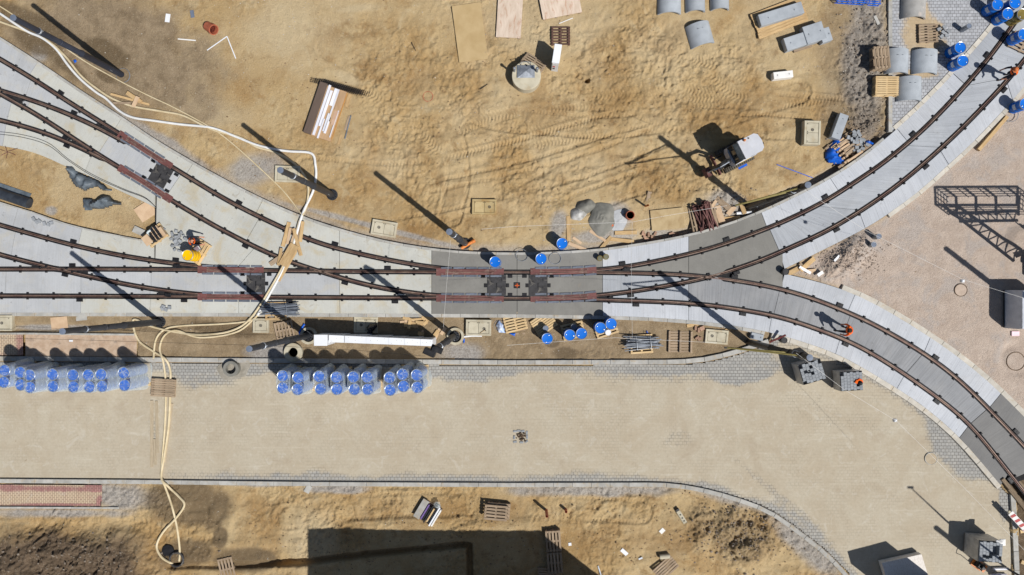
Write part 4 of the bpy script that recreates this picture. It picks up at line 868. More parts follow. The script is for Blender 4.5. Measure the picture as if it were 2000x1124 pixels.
# wrapped rows of drums, two high
def film_mat():
    t = NT('shrink_film'); v = t.coord('Object', (2.2, 2.2, 6.5), (0.4, 0.7, 0.3)); oi = t.n('ShaderNodeObjectInfo'); va = t.n('ShaderNodeVectorMath', operation='ADD'); sc_ = t.math('MULTIPLY', oi.outputs['Random'], 57.0); t.l(v, va.inputs[0]); t.l(sc_, va.inputs[1]); v = va.outputs[0]; n = t.noise(v, 2.2, 6, .72, 1.6); f = t.ramp(n, .46, .66)
    geo = t.n('ShaderNodeNewGeometry'); sp = t.n('ShaderNodeSeparateXYZ'); t.l(geo.outputs['True Normal'], sp.inputs[0]); side = t.math('SUBTRACT', 1.0, t.ramp(sp.outputs[2], .55, .95))
    op = t.math('ADD', t.math('MULTIPLY', f, .30), t.math('MULTIPLY', side, .34)); op = t.math('MINIMUM', t.math('ADD', op, .06), .86)
    t.base(C(240, 252, 255, 1)); t.b.inputs['Roughness'].default_value = .22; t.b.inputs['Specular IOR Level'].default_value = .6; t.bump(t.noise(v, 5.0, 4, .65, 1.0), .9, .05)
    tr = t.n('ShaderNodeBsdfTransparent'); mx = t.n('ShaderNodeMixShader'); t.l(op, mx.inputs[0]); t.l(tr.outputs[0], mx.inputs[1]); t.l(t.b.outputs[0], mx.inputs[2]); t.l(mx.outputs[0], t.out.inputs[0]); return t.m
film_m = film_mat()
def hull_wrap(c0, c1, r, z0, z1, parent_label, group, seed):
    """film stretched round a column two drums deep"""
    rr = random.Random(seed); n = 40; cx, cy = (c0.x + c1.x) / 2, (c0.y + c1.y) / 2; ax = Vector((c1.x - c0.x, c1.y - c0.y, 0)); h = ax.length / 2; ax.normalize(); ay = Vector((-ax.y, ax.x, 0))
    prof = [(1.04, z0 + .02), (1.05, z0 + .5), (1.03, z0 + .9), (1.05, z0 + 1.3), (1.03, z1 - .06), (1.02, z1 + .012), (.90, z1 + .022), (.45, z1 + .016)]
    vs = []; fs = []; ph = rr.random() * 6
    for k, (s, z) in enumerate(prof):
        for i in range(n):
            a = 2 * PI * i / n; ca, sa = math.cos(a), math.sin(a)
            flare = (0.09 + .09 * math.sin(3 * a + ph)) * max(0, 1 - (z - z0) / 1.6)
            rad = r * s * (1 + .025 * rr.uniform(-1, 1)) + max(flare, -.0) + .012
            x = (h if ca > 0 else -h) * min(1, abs(ca) * 3) * (1 if s > .8 else s) + rad * ca; y = rad * sa; p = ax * x + ay * y
            vs.append((p.x, p.y, z - z0 + rr.uniform(-.006, .006)))
    for k in range(len(prof) - 1):
        for i in range(n): j = (i + 1) % n; fs.append((k * n + i, k * n + j, k * n + n + j, k * n + n + i))
    fs.append(tuple((len(prof) - 1) * n + i for i in range(n)))
    o = MB().add(vs, fs).build('shrink_wrap', film_m, None, True, loc=(cx, cy, z0)); return tag(o, parent_label, 'plastic film', group)
rows = (('red paved footway', [((8, 725), (7, 746)), ((39, 728), (40, 752)), ((57, 733), (58, 757)), ((102, 732), (103, 755)), ((142, 733), (143, 756)), ((172, 733), (174, 756)), ((197, 732), (199, 755)), ((241, 729), (243, 753))]),
        ('white cabinets', [((552, 735), (552, 758)), ((582, 738), (581, 761)), ((623, 736), (626, 760)), ((657, 738), (658, 760)), ((690, 737), (692, 761)), ((717, 737), (718, 761)), ((761, 738), (762, 762)), ((786, 732), (788, 755)), ((814, 733), (815, 757))]))
PH = .146
for ri, (nm, cols) in enumerate(rows):
    for ci, (a, b) in enumerate(cols):
        zt = RZ + PH + 2 * DH + .015; A = G(*a, zt); B = G(*b, zt); mid = (A + B) / 2
        dv = Vector((B.x - A.x, B.y - A.y, 0)); dv = dv.normalized() * max(.6, dv.length) / 2; A = mid - dv; B = mid + dv
        pallet((mid.x, mid.y, RZ + .005), f'pallet under the film wrapped blue drums opposite the {nm}', L=.7, W=1.24, rz=math.atan2(dv.y, dv.x) + PI / 2, n=6, group=f'pallets under drums by the {nm}')
        for lv in range(2):
            for q in (A, B): drum((q.x, q.y, RZ + PH + .006 + lv * (DH + .004)), f'blue drum inside clear film, {"upper" if lv else "lower"} layer, in the row opposite the {nm}', f'{"upper" if lv else "lower"} wrapped drums by the {nm}', full=bool(lv))
        hull_wrap(A, B, DR + .012, RZ + .05, zt, f'clear shrink film round a column of blue drums opposite the {nm}', f'shrink film by the {nm}', ri * 50 + ci)
# yellow drum, its pallet and meter box
p = G(390, 492, .0); yp = pallet((p.x, p.y, .006), 'pale pallet carrying the yellow drum and a small metal box', L=1.25, W=.85, rz=ang(38, -62) , n=5, bw=.14)
drum_at(366, 499, .006 + .148, 'yellow drum standing on the pallet beside the kneeling worker', meshes=YM, rz=.6)
p = G(386, 486, .25); b = thing('metal_box', 'small open grey metal box on the yellow drum pallet', 'box', (p.x, p.y, .155), ang(12, -9))
MB().box((0, 0, .09), (.30, .24, .18), ch=.01).build('case', steel_m, b); MB().box((0, 0, .183), (.24, .18, .012)).build('panel', mat('mauve_panel', C(150, 132, 138), C(130, 114, 120), .6), b); MB().box((.13, -.02, .19), (.03, .22, .02)).build('flange', white_p, b)
# small tins
def tin(px, py, base, label, r=.13, h=.35, m=None, lidm=None):
    p = G(px, py, base + h); t = thing('tin_can', label, 'tin', (p.x, p.y, base))
    MB().lathe([(r - .006, 0), (r, .01), (r, h - .02), (r + .006, h - .01), (r + .004, h), (r - .012, h), (r - .014, h - .015), (0, h - .015)], n=18).build('can', m or steel_m, t, True)
    MB().lathe([(r * .86, h - .014), (r * .84, h - .006), (0, h - .004)], n=18).build('lid', lidm or cap_m, t, True); return t
tin(1066, 642, EZ + .15, 'grey tin standing on the tilted pale pallet', .15, .4, steel_m, cap_m)
tin(1121, 639, EZ + .15, 'grey tin behind the side by side drums', .155, .45, steel_m, cap_m)
tin(1188, 650, EZ + .15, 'white tin beside the diagonal pair of drums', .15, .42, white_p, cream_p)
tin(1893, 51, -.02, 'silver tin with a brass base on the paved corner', .13, .6, steel_m, cap_m)
brass = mat('brass')
tin(1172, 505, .005, 'small open brass can on the track edging, the one away from the other track branch', .145, .32, brass, mat('tin_inside', C(120, 118, 96), C(92, 90, 72), .5))
tin(1184, 502, .005, 'small open brass can on the track edging, next to its twin on pale concrete', .145, .34, brass, mat('tin_inside'))
tin(1535, 531, .004, 'dark open can at the tip of the gravel wedge between tracks', .17, .36, black_m, cover_m)
tin(1531 + 1, 665, RZ + .02, 'open black can near the foot of the bracket pole', .16, .3, black_m, cover_m)
for a, b in ((1717, 462), (1707, 478)): tin(a, b, -.08, 'capped grey conduit stub in the pinkish gravel, ' + ('nearer the concrete edging' if b == 462 else 'nearer the rubble'), .14, .5, steel_m, cap_m)
# ---- wire hoops and coils
def hoop(px, py, z, R, r, label, m=steel_m, turns=1):
    p = G(px, py, z); pts = []
    for i in range(36 * turns + 1):
        a = 2 * PI * i / 36; pts.append((R * math.cos(a) * (1 + .04 * math.sin(a * .31)), R * math.sin(a), r + .012 * (i / 36) + .03 * max(0, math.sin(a + .8))))
    return tag(MB().tube(pts, r, 6).build('wire_hoop', m, None, True, loc=(p.x, p.y, z)), label, 'hoop')
hoop(1019, 499, .006, .31, .014, 'galvanised drum hoop lying beside the drum by the orange pipe'); hoop(1084, 505, .006, .31, .014, 'galvanised drum hoop lying beside the drum near the brass cans')
hoop(241, 148, E(241, 148).z, .38, .010, 'thin wire coil dropped at the foot of the wrapped pole', turns=3); hoop(975, 636, E(975, 636).z, .27, .010, 'galvanised hoop leaning by the reflective sheet'); hoop(1974, 225, -.05, .36, .012, 'wire coil beside the blue drum and yellow beam', turns=2)
# ---- tubes bundles
def tubes(px, py, z, n, L, rz, label, wid=.75):
    p = G(px, py, z); t = thing('tube_bundle', label, 'tubes', (p.x, p.y, z), rz)
    me = MB().lathe([(.024, -.5), (.024, .5), (.016, .5), (.016, -.5)], n=8, M=Matrix.Rotation(PI / 2, 3, 'Y')).mesh('tube'); me.materials.append(steel_m)
    for i in range(n):
        lay = i % 4; inst(me, 'tube', t, (random.uniform(-.12, .12), random.uniform(-wid / 2, wid / 2) * (1 - .15 * lay), .03 + lay * .07), (0, random.uniform(-.02, .02), random.uniform(-.10, .10)), (L * random.uniform(.85, 1.1), 1, 1))
    m = MB()
    for x in (-L * .2, L * .22): m.tube([(x, -wid / 2 - .03, 0), (x + .02, -wid / 2, .3), (x, 0, .34), (x - .02, wid / 2, .3), (x, wid / 2 + .03, 0)], .012, 5)
    m.build('strap', steel_m, t); return t
tubes(1255, 669, EZ + .155, 34, 1.75, ang(75, -4), 'bundle of thin galvanised tubes on the pale pallet'); tubes(548, 606, .16, 34, 1.9, ang(75, -2), 'bundle of thin galvanised tubes crossed by the white hoses')
# ---- concrete cable chambers
def chamber(px, py, L, W, rz, label, h=.16, lugs=((-.25, 0),), z=None, two=True, m=conc_beige):
    p = E(px, py); z = p.z if z is None else z; t = thing('cable_chamber', label, 'cable chamber', (p.x, p.y, z - .12), rz)
    b = .11; fr = MB()
    for a in ((0, W / 2 - b / 2, L, b), (0, -W / 2 + b / 2, L, b), (-L / 2 + b / 2, 0, b, W - 2 * b), (L / 2 - b / 2, 0, b, W - 2 * b)): fr.box((a[0], a[1], (h + .12) / 2), (a[2], a[3], h + .12), ch=.012)
    fr.build('frame', m, t)
    n = 2 if two else 1; w = (L - 2 * b - .02) / n
    for k in range(n):
        x = -L / 2 + b + .01 + w * (k + .5); lid = MB().box((x, 0, (h + .09) / 2 + .01), (w - .015, W - 2 * b - .02, h + .09), ch=.008).build('cover', m, t)
        for dx in (-1, 1): MB().box((x + dx * (w / 2 - .05), W / 2 - b - .06, h + .105), (.05, .03, .012)).build('lifting_slot', black_m, lid)
    for lx, ly in lugs:
        MB().lathe([(.05, 0), (.05, .012), (.075, .012), (.08, 0)], (lx, ly, h + .102), 16, None, False).lathe([(.0, .01), (.028, .01), (.03, 0)], (lx, ly, h + .102), 10).build('round_inlet', cover_m, t)
    return t
chamber(563, 341, 1.35, .88, ang(60, 2), 'concrete cable chamber half under the leaning pole on grey rubble')
chamber(751, 447, 1.35, .82, ang(60, 10), 'concrete cable chamber on sand beside the long curved edging', lugs=((-.28, .02),))
chamber(946, 405, 1.3, .82, ang(60, 1), 'sand stained concrete cable chamber lying alone on the sand beyond the orange pipe', lugs=((.28, 0),), m=mat('sandy_concrete', C(196, 176, 132), C(178, 154, 108), .9, 2, .25, 35, dirt=C(170, 128, 72), dirt_amt=.6))
chamber(1580, 263, 1.25, .85, ang(2, -60), 'tall concrete cable chamber near the blue tarpaulin pile', h=.45, lugs=((.15, 0),))
chamber(935, 640, 1.35, .85, ang(60, 1), 'concrete cable chamber with a hammer on its cover', h=.22, lugs=((.3, -.05),))
chamber(1399, 658, 1.2, .75, ang(60, 5), 'concrete cable chamber by the bracket arm with a red painted corner', lugs=((-.25, .03),), h=.12)
chamber(715, 635, 1.28, .85, ang(60, 1), 'concrete cable chamber in the shade of the white cabinets', h=.10); chamber(8, 631, 1.2, .85, 0, 'concrete cable chamber beside the far end of the straight track', lugs=((.05, 0),), two=False, h=.25)
chamber(511, 636, .85, .78, 0, 'small square concrete cable chamber beside the hoses', lugs=((0, 0),), two=False)
p = G(943, 648, EZ + .2); hm = thing('hammer', 'hammer lying on the chamber cover', 'hammer', (p.x, p.y, EZ + .245), ang(12, -8)); MB().box((0, 0, .012), (.34, .022, .02)).build('handle', wood_tan, hm); MB().box((-.02 + .18, 0, .02), (.04, .12, .04)).build('head', black_m, hm)
# ---- poles
def pole(px, py, label, H=7.8, r0=.165, r1=.12, m=pole_m, base_ring=True, arms=None, z=None, capm=None):
    p = E(px, py); z = p.z if z is None else z; t = thing('catenary_pole', label, 'pole', (p.x, p.y, z), 0)
    MB().lathe([(r0, -.3), (r0, H * .42), (r0 + .012, H * .42 + .02), (r0 + .012, H * .42 + .10), (r1 + .02, H * .42 + .16), (r1 + .01, H - .05), (r1 + .01, H), (0, H)], n=24).build('shaft', m, t, True)
    MB().lathe([(r1 + .016, H - .02), (r1 + .016, H + .012), (0, H + .02)], n=24).build('cap', capm or cap_m, t, True)
    for zz in (H * .62, H * .80): MB().lathe([(r1 + .02, zz), (r1 + .034, zz + .01), (r1 + .034, zz + .07), (r1 + .02, zz + .08)], n=20).box((r1 + .05, 0, zz + .04), (.07, .05, .06)).box((-r1 - .05, 0, zz + .04), (.07, .05, .06)).build('collar', steel_m if zz > H * .7 else m, t, True)
    MB().box((r0 * .7, -r0 * .75, 1.1), (.1, .02, .16), PI / 4 * -1).build('number_plate', steel_m, t)
    if base_ring:
        MB().lathe([(.30, 0), (.30, .05), (r0 - .01, .05), (r0 - .01, 0)], n=24).build('flange', m, t, True)
        bolt = MB().lathe([(.028, .05), (.028, .10), (.018, .105), (.018, .17), (0, .17)], n=8).mesh('bolt'); bolt.materials.append(black_m)
        for k in range(12): a = 2 * PI * k / 12; inst(bolt, 'bolt', t, (.245 * math.cos(a), .245 * math.sin(a), 0))
    for a in arms or ():
        tip, hs, am = a
        for hh in hs:
            d = Vector((tip.x - p.x, tip.y - p.y, 0)).normalized(); s0 = Vector((d.x * r1, d.y * r1, hh)); e = tip - Vector((p.x, p.y, z))
            MB().tube([s0, s0.lerp(e, .5), e], .038, 8).build('bracket_arm', am, t, True)
        for hh in hs: MB().lathe([(r1 + .02, hh - .09), (r1 + .045, hh - .08), (r1 + .045, hh + .08), (r1 + .02, hh + .09)], n=20).build('clamp', m, t, True)
        e = tip - Vector((p.x, p.y, z)); MB().box((e.x, e.y, e.z), (.16, .08, .08)).tube([(e.x, e.y, e.z - .02), (e.x, e.y, e.z - .35)], .02, 6).build('insulator', black_m, t)
    return t
olive = mat('olive_tube', C(150, 138, 84), C(120, 110, 62), .5, 3, .08, 20, rnd=.03)
pole(237, 146, 'dark grey pole wrapped with collars beside the wet soil and hoses', base_ring=False, m=mat('blue_black_steel', C(50, 55, 68), C(42, 46, 58), .5, 1.5, .08, 30))
pole(649, 381, 'dark grey pole leaning over the concrete chamber on grey rubble'); pole(909, 476, 'dark grey pole beside the orange pipe and boards')
pole(313, 629, 'dark grey pole by the cream hoses and crushed base'); pole(601, 656, 'dark grey pole standing in a concrete ring beside the white cabinets', z=EZ)
p6p = pole(887, 657, 'dark grey pole in a round concrete ring with a black box on top', z=EZ, capm=black_m)
for s, dx, dy in ((1, .05, .0), (2, -.32, -.18)): MB().box((dx, dy, 7.6 if s == 1 else 7.1), (.52, .26, .12 if s == 1 else .5), ang(50, 22), ch=.02).build('head_box', black_m, p6p)
om = mat('brown_black_steel', C(58, 54, 48), C(46, 43, 38), .5, 1.5, .08, 30)
pole(1462, 669, 'dark brown pole with olive bracket arms at the road corner', m=om, arms=((SHP(1220, 555, 5.9), (5.7, 7.0), olive),), base_ring=False)
pole(1460, 404, 'dark brown pole with olive bracket arms beside the rubbish heap', m=om, arms=((SHP(1230, 322, 6.0), (5.8, 7.1), olive),), base_ring=False)
pole(2030, 627, 'dark grey pole standing behind the tarpaulin covered stack', z=-.08); pole(2002, 1168, 'dark grey pole beyond the wrapped block stack', z=-.14, base_ring=False)
t = thing('light_mast', 'slender mast beyond the wrapped block stack', 'mast', SHP(1775, 960, 8.5) - Vector((0, 0, 8.5))); MB().tube([(0, 0, -.3), (0, 0, 5), (.25, .1, 8.5)], [.06, .05, .025], 8).build('shaft', pole_m, t, True); MB().box((.25, .1, 8.5), (.3, .1, .06)).build('lamp', pole_m, t)
for px, py, lab in ((601, 656, 'concrete ring round the pole foot beside the white cabinets'), (887, 657, 'concrete ring round the foot of the pole with the black box')):
    p = E(px + 3, py); tag(MB().lathe([(.46, -.1), (.46, .16), (.33, .16), (.33, -.1)], n=28).build('concrete_ring', conc_beige, None, True, loc=(p.x, p.y, EZ)), lab, 'concrete ring')
# ---- white switch cabinets in a row
def cabinet_row():
    z0 = EZ; h = 1.55
    tops = [(642, 672), (673, 715), (715, 759), (759, 790), (790, 821), (821, 845)]
    def yb(x, edge): return (655 + (x - 642) / 203 * 9.0, 668.5 + (x - 642) / 203 * 8.0)[edge]
    for k, (a, b) in enumerate(tops):
        P = [G(a + .3, yb(a, 0), z0 + h), G(b - .3, yb(b, 0), z0 + h), G(b - .3, yb(b, 1), z0 + h), G(a + .3, yb(a, 1), z0 + h)]
        c = sum((Vector((q.x, q.y, 0)) for q in P), Vector()) / 4; loc = (c.x, c.y, z0)
        t = thing('electrical_cabinet', 'white electrical cabinet in the row, ' + ['next to the deeper end cabinet', 'second from the deeper end cabinet', 'third from the deeper end cabinet', 'third from the pole with the black box', 'second from the pole with the black box', 'nearest the pole with the black box'][k], 'cabinet', loc)
        poly = [(q.x - c.x, q.y - c.y) for q in P]
        MB().prism(poly, -.05, .12).build('plinth', steel_m, t); MB().prism(poly, .12, h - .03).build('body', white_p, t)
        roof = [(x * 1.01, y * 1.03) for x, y in poly]; MB().prism(roof, h - .03, h).build('roof', white_p, t)
        dx = (b - a) * MPP / 2; dd = MB()
        for s in (-1, 1): MB().box((s * dx * .48, poly[0][1] + .004 if False else max(p[1] for p in poly) - .012, .8), (dx * .9, .03, 1.3)).build('door', white_p, t)
        bt = MB()
        for s in (-.6, .0, .6): bt.lathe([(.012, h), (.012, h + .008), (0, h + .008)], (s * dx, random.uniform(-.12, .12), 0), 6)
        bt.build('roof_bolts', mat('brass'), t)
    P = G(626, 665, z0 + 1.6); t = thing('electrical_cabinet', 'deeper white cabinet at the end of the row beside the concrete ring', 'cabinet', (P.x, P.y, z0))
    MB().box((0, 0, .05), (.64, .5, .2)).build('plinth', steel_m, t); MB().box((0, 0, .85), (.66, .54, 1.46), ch=.01).build('body', white_p, t); MB().box((0, 0, 1.59), (.69, .57, .035), ch=.01).build('roof', white_p, t); MB().box((.355, .0, .8), (.04, .3, .9)).build('door', white_p, t)
cabinet_row()
# ---- small white cabinet standing on the sand
p = E(1089, 122); t = thing('electrical_cabinet', 'slim white cabinet standing alone beside the round well', 'cabinet', (p.x - .1, p.y - .02, EZ), ang(4, -26))
MB().box((0, 0, .7), (.95, .34, 1.4), ch=.015).build('body', white_p, t); MB().box((0, 0, 1.41), (.98, .38, .04), ch=.01).build('roof', white_p, t); MB().box((-.478, 0, .7), (.012, .28, 1.1)).build('door', white_p, t)
for zz, mm in ((.5, black_m), (.8, mat('red_plastic', C(196, 40, 44), C(170, 30, 34), .5))): MB().box((-.49, .05, zz), (.03, .1, .12)).build('socket', mm, t)
# ---- round concrete well with hatch and vents
p = E(1028, 155); t = thing('round_well', 'round concrete well with a steel hatch and two vent pipes', 'well', (p.x, p.y, EZ))
MB().lathe([(.76, -.3), (.76, .62), (.74, .64), (0, .64)], n=48).build('ring', conc_beige, t, True)
hx = MB().prism([(-.46, -.12), (.42, -.12), (.42, .50), (-.46, .50)], .64, .70); hx.add([(-.48, -.14, .70), (.44, -.14, .70), (.44, .52, .70), (-.48, .52, .70), (-.02, .19, .80)], [(0, 1, 4), (1, 2, 4), (2, 3, 4), (3, 0, 4), (3, 2, 1, 0)]); hx.build('hatch', steel_m, t)
for x, y in ((-.62, .22), (.56, .2)):
    v = MB().lathe([(.055, .62), (.055, 1.1), (.085, 1.1), (.09, 1.16), (.05, 1.22), (0, 1.23)], (x, y, 0), 14).build('vent_pipe', steel_m, t, True)
MB().tube([(-.28, .55, .5), (-.28, .58, 1.0), (-.05, .6, 1.02), (.22, .58, 1.0), (.22, .55, .5)], .018, 6).build('handrail', steel_m, t, True); MB().box((.02, .5, .74), (.06, .08, .05)).build('padlock', black_m, t)
# ---- precast concrete shells (curved)
def shell(px, py, W, L, rz, label, z=EZ, h=.42, m=conc):
    """barrel shaped plate: straight along L, arched across W"""
    p = G(px, py, z + h * .7); t = thing('concrete_shell', label, 'concrete shell', (p.x, p.y, z), rz); n = 18; th = .09; R = (W * W / 4 + h * h) / (2 * h); a0 = math.asin(min(1, W / 2 / R)); vs = []; fs = []
    for k in range(n + 1):
        a = -a0 + 2 * a0 * k / n
        for rr in (R, R - th):
            for y in (-L / 2, L / 2): vs.append((rr * math.sin(a), y, rr * math.cos(a) - R + h))
    for k in range(n):
        i = 4 * k; fs += [(i, i + 1, i + 5, i + 4)[::-1], (i + 2, i + 3, i + 7, i + 6), (i, i + 4, i + 6, i + 2)[::-1], (i + 1, i + 5, i + 7, i + 3)]
    fs += [(0, 2, 3, 1), (4 * n, 4 * n + 1, 4 * n + 3, 4 * n + 2)]
    mn = min(v[2] for v in vs); vs = [(x, y, zz - mn) for x, y, zz in vs]
    MB().add(vs, fs).build('shell', m, t, True)
    for s in (-1, 1): MB().tube([(s * .12 - .05, L * .2, h - .004 - mn), (s * .12, L * .2, h + .035 - mn), (s * .12 + .05, L * .2, h - .004 - mn)], .01, 5).build('lifting_loop', steel_m, t)
    return t
shell(1369, 66, 1.3, 1.2, ang(40, -11), 'arched grey concrete shell lying apart on the sand, slightly turned')
shell(1309, 5, 1.25, 1.1, ang(40, 0), 'arched concrete shell on sand, nearest the white stained boards', ); shell(1360, 1, 1.05, 1.1, ang(40, -1), 'arched concrete shell on sand, middle of three'); shell(1408, -3, 1.0, 1.1, ang(40, -1), 'arched concrete shell on sand, nearest the timber supported beams')
shell(1789, 10, 1.32, 1.3, ang(40, 1), 'worn concrete shell with a shiny top on the grey pavers', -.02, m=mat('worn_concrete', C(180, 178, 174), C(156, 154, 150), .6, 1.6, .2, 30, dirt=C(216, 202, 190), dirt_amt=.6))
shell(1755, 119, 1.3, 1.27, ang(40, 1), 'concrete shell on pavers beside the stack of grey pallets', -.02); shell(1811, 120, 1.35, 1.25, ang(40, 1), 'concrete shell on pavers beside the two blue drums', -.02); shell(1780, 173, 1.35, 1.25, ang(40, 0), 'concrete shell on pavers beside the stack of new pallets', -.02)
# ---- precast beams and slabs on timber
def slab_thing(px, py, L, W, H, rz, label, z, m=conc, name='concrete_beam', cat_='concrete beam', tilt=None):
    p = G(px, py, z + H); t = thing(name, label, cat_, (p.x, p.y, z), rz); MB().box((0, 0, H / 2), (L, W, H), ch=.015, tilt=tilt).build('block', m, t)
    for s in (-1, 1): MB().tube([(s * L * .3, -.04, H - .004), (s * L * .3, 0, H + .05), (s * L * .3, .04, H - .004)], .01, 5).build('lifting_loop', steel_m, t)
    return t
a1 = ang(95, -33)
p = E(1521, 36); t = thing('timber_platform', 'long yellow timber boards under the concrete beam', 'timber', (p.x, p.y, EZ), ang(95, -36))
bd = pal_mesh(2.75, .145, .05, wood_tan, 'board')
for k in range(9): inst(bd, 'board', t, (random.uniform(-.04, .04), -.62 + k * .155, .10), (0, 0, random.uniform(-.006, .006)))
for x in (-1.0, 0, 1.0): MB().box((x, 0, .035), (.1, 1.35, .08)).build('bearer', wood_grey, t)
slab_thing(1526, 27, 2.35, .62, .35, ang(95, -29), 'long grey concrete beam lying on yellow timber boards', EZ + .126)
slab_thing(1560, 79, 1.45, .68, .4, ang(50, -16), 'grey concrete block end of the T shaped pair', EZ + .02); slab_thing(1591, 64, 1.05, .95, .45, ang(50, -16), 'square grey concrete block of the T shaped pair', EZ + .02); slab_thing(1613, 68, .55, .72, .4, ang(50, -16), 'small grey concrete block at the tip of the T shaped pair', EZ + .02)
p = E(1567, 96); tag(MB().box((0, 0, .05), (1.0, .12, .1)).build('timber_bearer', wood_grey, None, loc=(p.x, p.y, EZ), rz=ang(50, -16)), 'timber bearer showing under the concrete block', 'timber')
slab_thing(1641, 247, 1.35, .48, .4, ang(14, -38), 'grey concrete beam tilted beside the blue tarpaulin', EZ + .02); slab_thing(1530, 146, 1.02, .36, .4, ang(38, -4), 'white foam block lying on the sand near the T shaped concrete pair', EZ + .01, cream_p, 'foam_block', 'foam block')
tag(MB().box((0, 0, .06), (.32, .16, .12), ch=.01).build('foam_offcut', cream_p, None, loc=tuple(E(1511, 153)), rz=.1), 'small white foam offcut at the end of the foam block', 'foam')
# ---- flat boards
def board(px, py, L, W, rz, label, m=ply, th=.03, z=None, tilt=None, name='board', cat_='board', group=None, lift=.0, battens=0):
    p = E(px, py); zz = (p.z if z is None else z) + lift; t = tag(MB().box((0, 0, th / 2), (L, W, th), ch=.003, tilt=tilt).build(name, m, None, loc=(p.x, p.y, zz + .004), rz=rz), label, cat_, group)
    for k in range(battens): MB().box((-L / 2 + .1 + k * (L - .2) / max(1, battens - 1), 0, -.035), (.1, W * 1.03, .07)).build('batten', wood_grey, t)
    return t
board(995, 38, 1.32, 2.05, ang(50, 3), 'stained white shuttering board leaning on the sand', ply_white, .05, battens=3, lift=.08); board(1094, 10, 2.1, 1.3, ang(80, -15), 'stained pale shuttering board with pegs along its edge', ply_white, .05, battens=4, lift=.10)
board(918, 65, 1.55, 3.05, ang(60, -8), 'thin plate covered with sand beside the stained white board', mat('sand_covered', C(196, 171, 128), C(182, 156, 112), .95, 1.2, .6, 22, rnd=0), .04, lift=.06)
board(1303, 429, 1.75, 1.1, ang(60, -6), 'dusty plywood sheet beside the rusty steel pile', ply, .03, lift=.07)
board(117, 631, .95, .65, ang(40, -3), 'curled cardboard sheet beside the crushed base', card, .02, lift=.04, name='cardboard_sheet', cat_='cardboard', tilt=(.05, -.06, 0)); board(285, 413, .95, .85, ang(30, -20), 'torn tan cardboard sheet on the island near the plastic sheet', card, .015, lift=.03, name='cardboard_sheet', cat_='cardboard', tilt=(.04, .05, 0))
board(1110, 447, 1.35, .20, ang(1, 40), 'yellow board lying by the cement heap, pointing at the track', wood_tan, .05); board(1222, 455, 1.18, .21, ang(40, -1), 'straight yellow board beside the spilled cement', wood_tan, .06, lift=.03); board(1213, 470, 1.35, .2, ang(50, 6), 'yellow board nearest the track edging among the loose boards', wood_tan, .06, lift=.06)
board(1182, 476, .95, .2, ang(22, -26), 'slanting brown board crossing the loose boards', wood_tan, .05, lift=.05); board(1167, 461, 1.0, .15, ang(30, 20), 'pale offcut below the cement heap', card, .03); board(1127, 482, 1.0, .18, ang(36, 14), 'brown plank beside the blue drum on sand', card, .04, lift=.02)
board(1127, 470, .55, .14, ang(30, 22), 'short pale splinter board by the blue drum', card, .03); board(1267, 386, .62, .22, ang(6, -28), 'grey plank pointing away from the plywood sheet', wood_grey, .04); board(1935, 262, 2.3, .18, ang(56, -66), 'long yellow timber beam lying on gravel beside the wire coil', wood_tan, .16, z=-.1)
for k, (x, y, L, W, a, l) in enumerate(((567, 460, 1.35, .2, ang(10, -40), 'tan timber board beside the hoses over the curved rail, steep'), (573, 463, .9, .14, ang(9, -40), 'narrower tan board beside the steep board'), (590, 462, 1.5, .22, ang(12, -42), 'dusty board on the far side of the hoses'), (598, 455, 1.1, .18, ang(6, -42), 'sun bleached board beside the dusty board'), (590, 475, 1.5, .18, ang(14, 52), 'bright board lying across the other boards'), (562, 500, 1.75, .24, ang(44, -30), 'long brown board spanning the rail under the hoses'), (556, 503, .95, .16, ang(-6, 30), 'short upright looking board by the rail'), (570, 520, 1.9, .22, ang(32, -54), 'long board running down to the concrete between rails'), (560, 512, .9, .2, ang(4, 40), 'grey board under the long board'), (574, 500, 1.3, .5, ang(30, -50), 'broad tan sheet in the heap of boards'), (583, 478, 1.0, .4, ang(14, -44), 'broad pale sheet across the hoses in the heap of boards'))):
    board(x, y, L, W, a, l, [wood_tan, wood_grey, card][(k * 2) % 3 if k not in (4, 7) else 0], .035, z=.03 + .035 * (k % 4) + (.11 if k in (4, 9) else 0), tilt=(.02, .03 * (-1) ** k, 0))
for (x, y, L, W, a, l) in ((303, 845, 3.6, .16, ang(0, 1), 'long thin plank along the hoses on the road, farthest from them'), (313, 832, 2.8, .14, ang(2, 100), 'thin plank on the road between the longest plank and the hoses'), (309, 880, 1.4, .12, ang(2, 60), 'short plank end by the hoses'), (334, 843, 3.2, .20, ang(-14, 112), 'wide plank on the other side of the hoses')):
    p = G(x, y, RZ); board(x, y, L, W, a if L < 3.5 else PI / 2, l, mat('dusty_plank', C(196, 180, 154), C(178, 162, 136), .9, 3, .2, 25, stretch=(1, 8, 8)), .03, z=RZ + .012)
# broken timber beside the hoses at the wet ground
p = E(255, 195)
for k, (dx, dy, L, W, a, l) in enumerate(((0, 0, 2.1, .12, ang(80, 22), 'long splintered beam on the wet soil'), (-14, 8, .95, .12, ang(40, 0), 'grey stub beside the splintered beam'), (10, -3, .9, .22, ang(40, 26), 'broken wide board over the splintered beam'), (14, 6, .6, .2, ang(16, -36), 'short board piece propped on the splintered beam'))): board(255 + dx, 195 + dy, L, W, a, l, [wood_tan, wood_grey, wood_tan, card][k], .06, lift=.03 + .05 * k, tilt=(0, .05, 0))
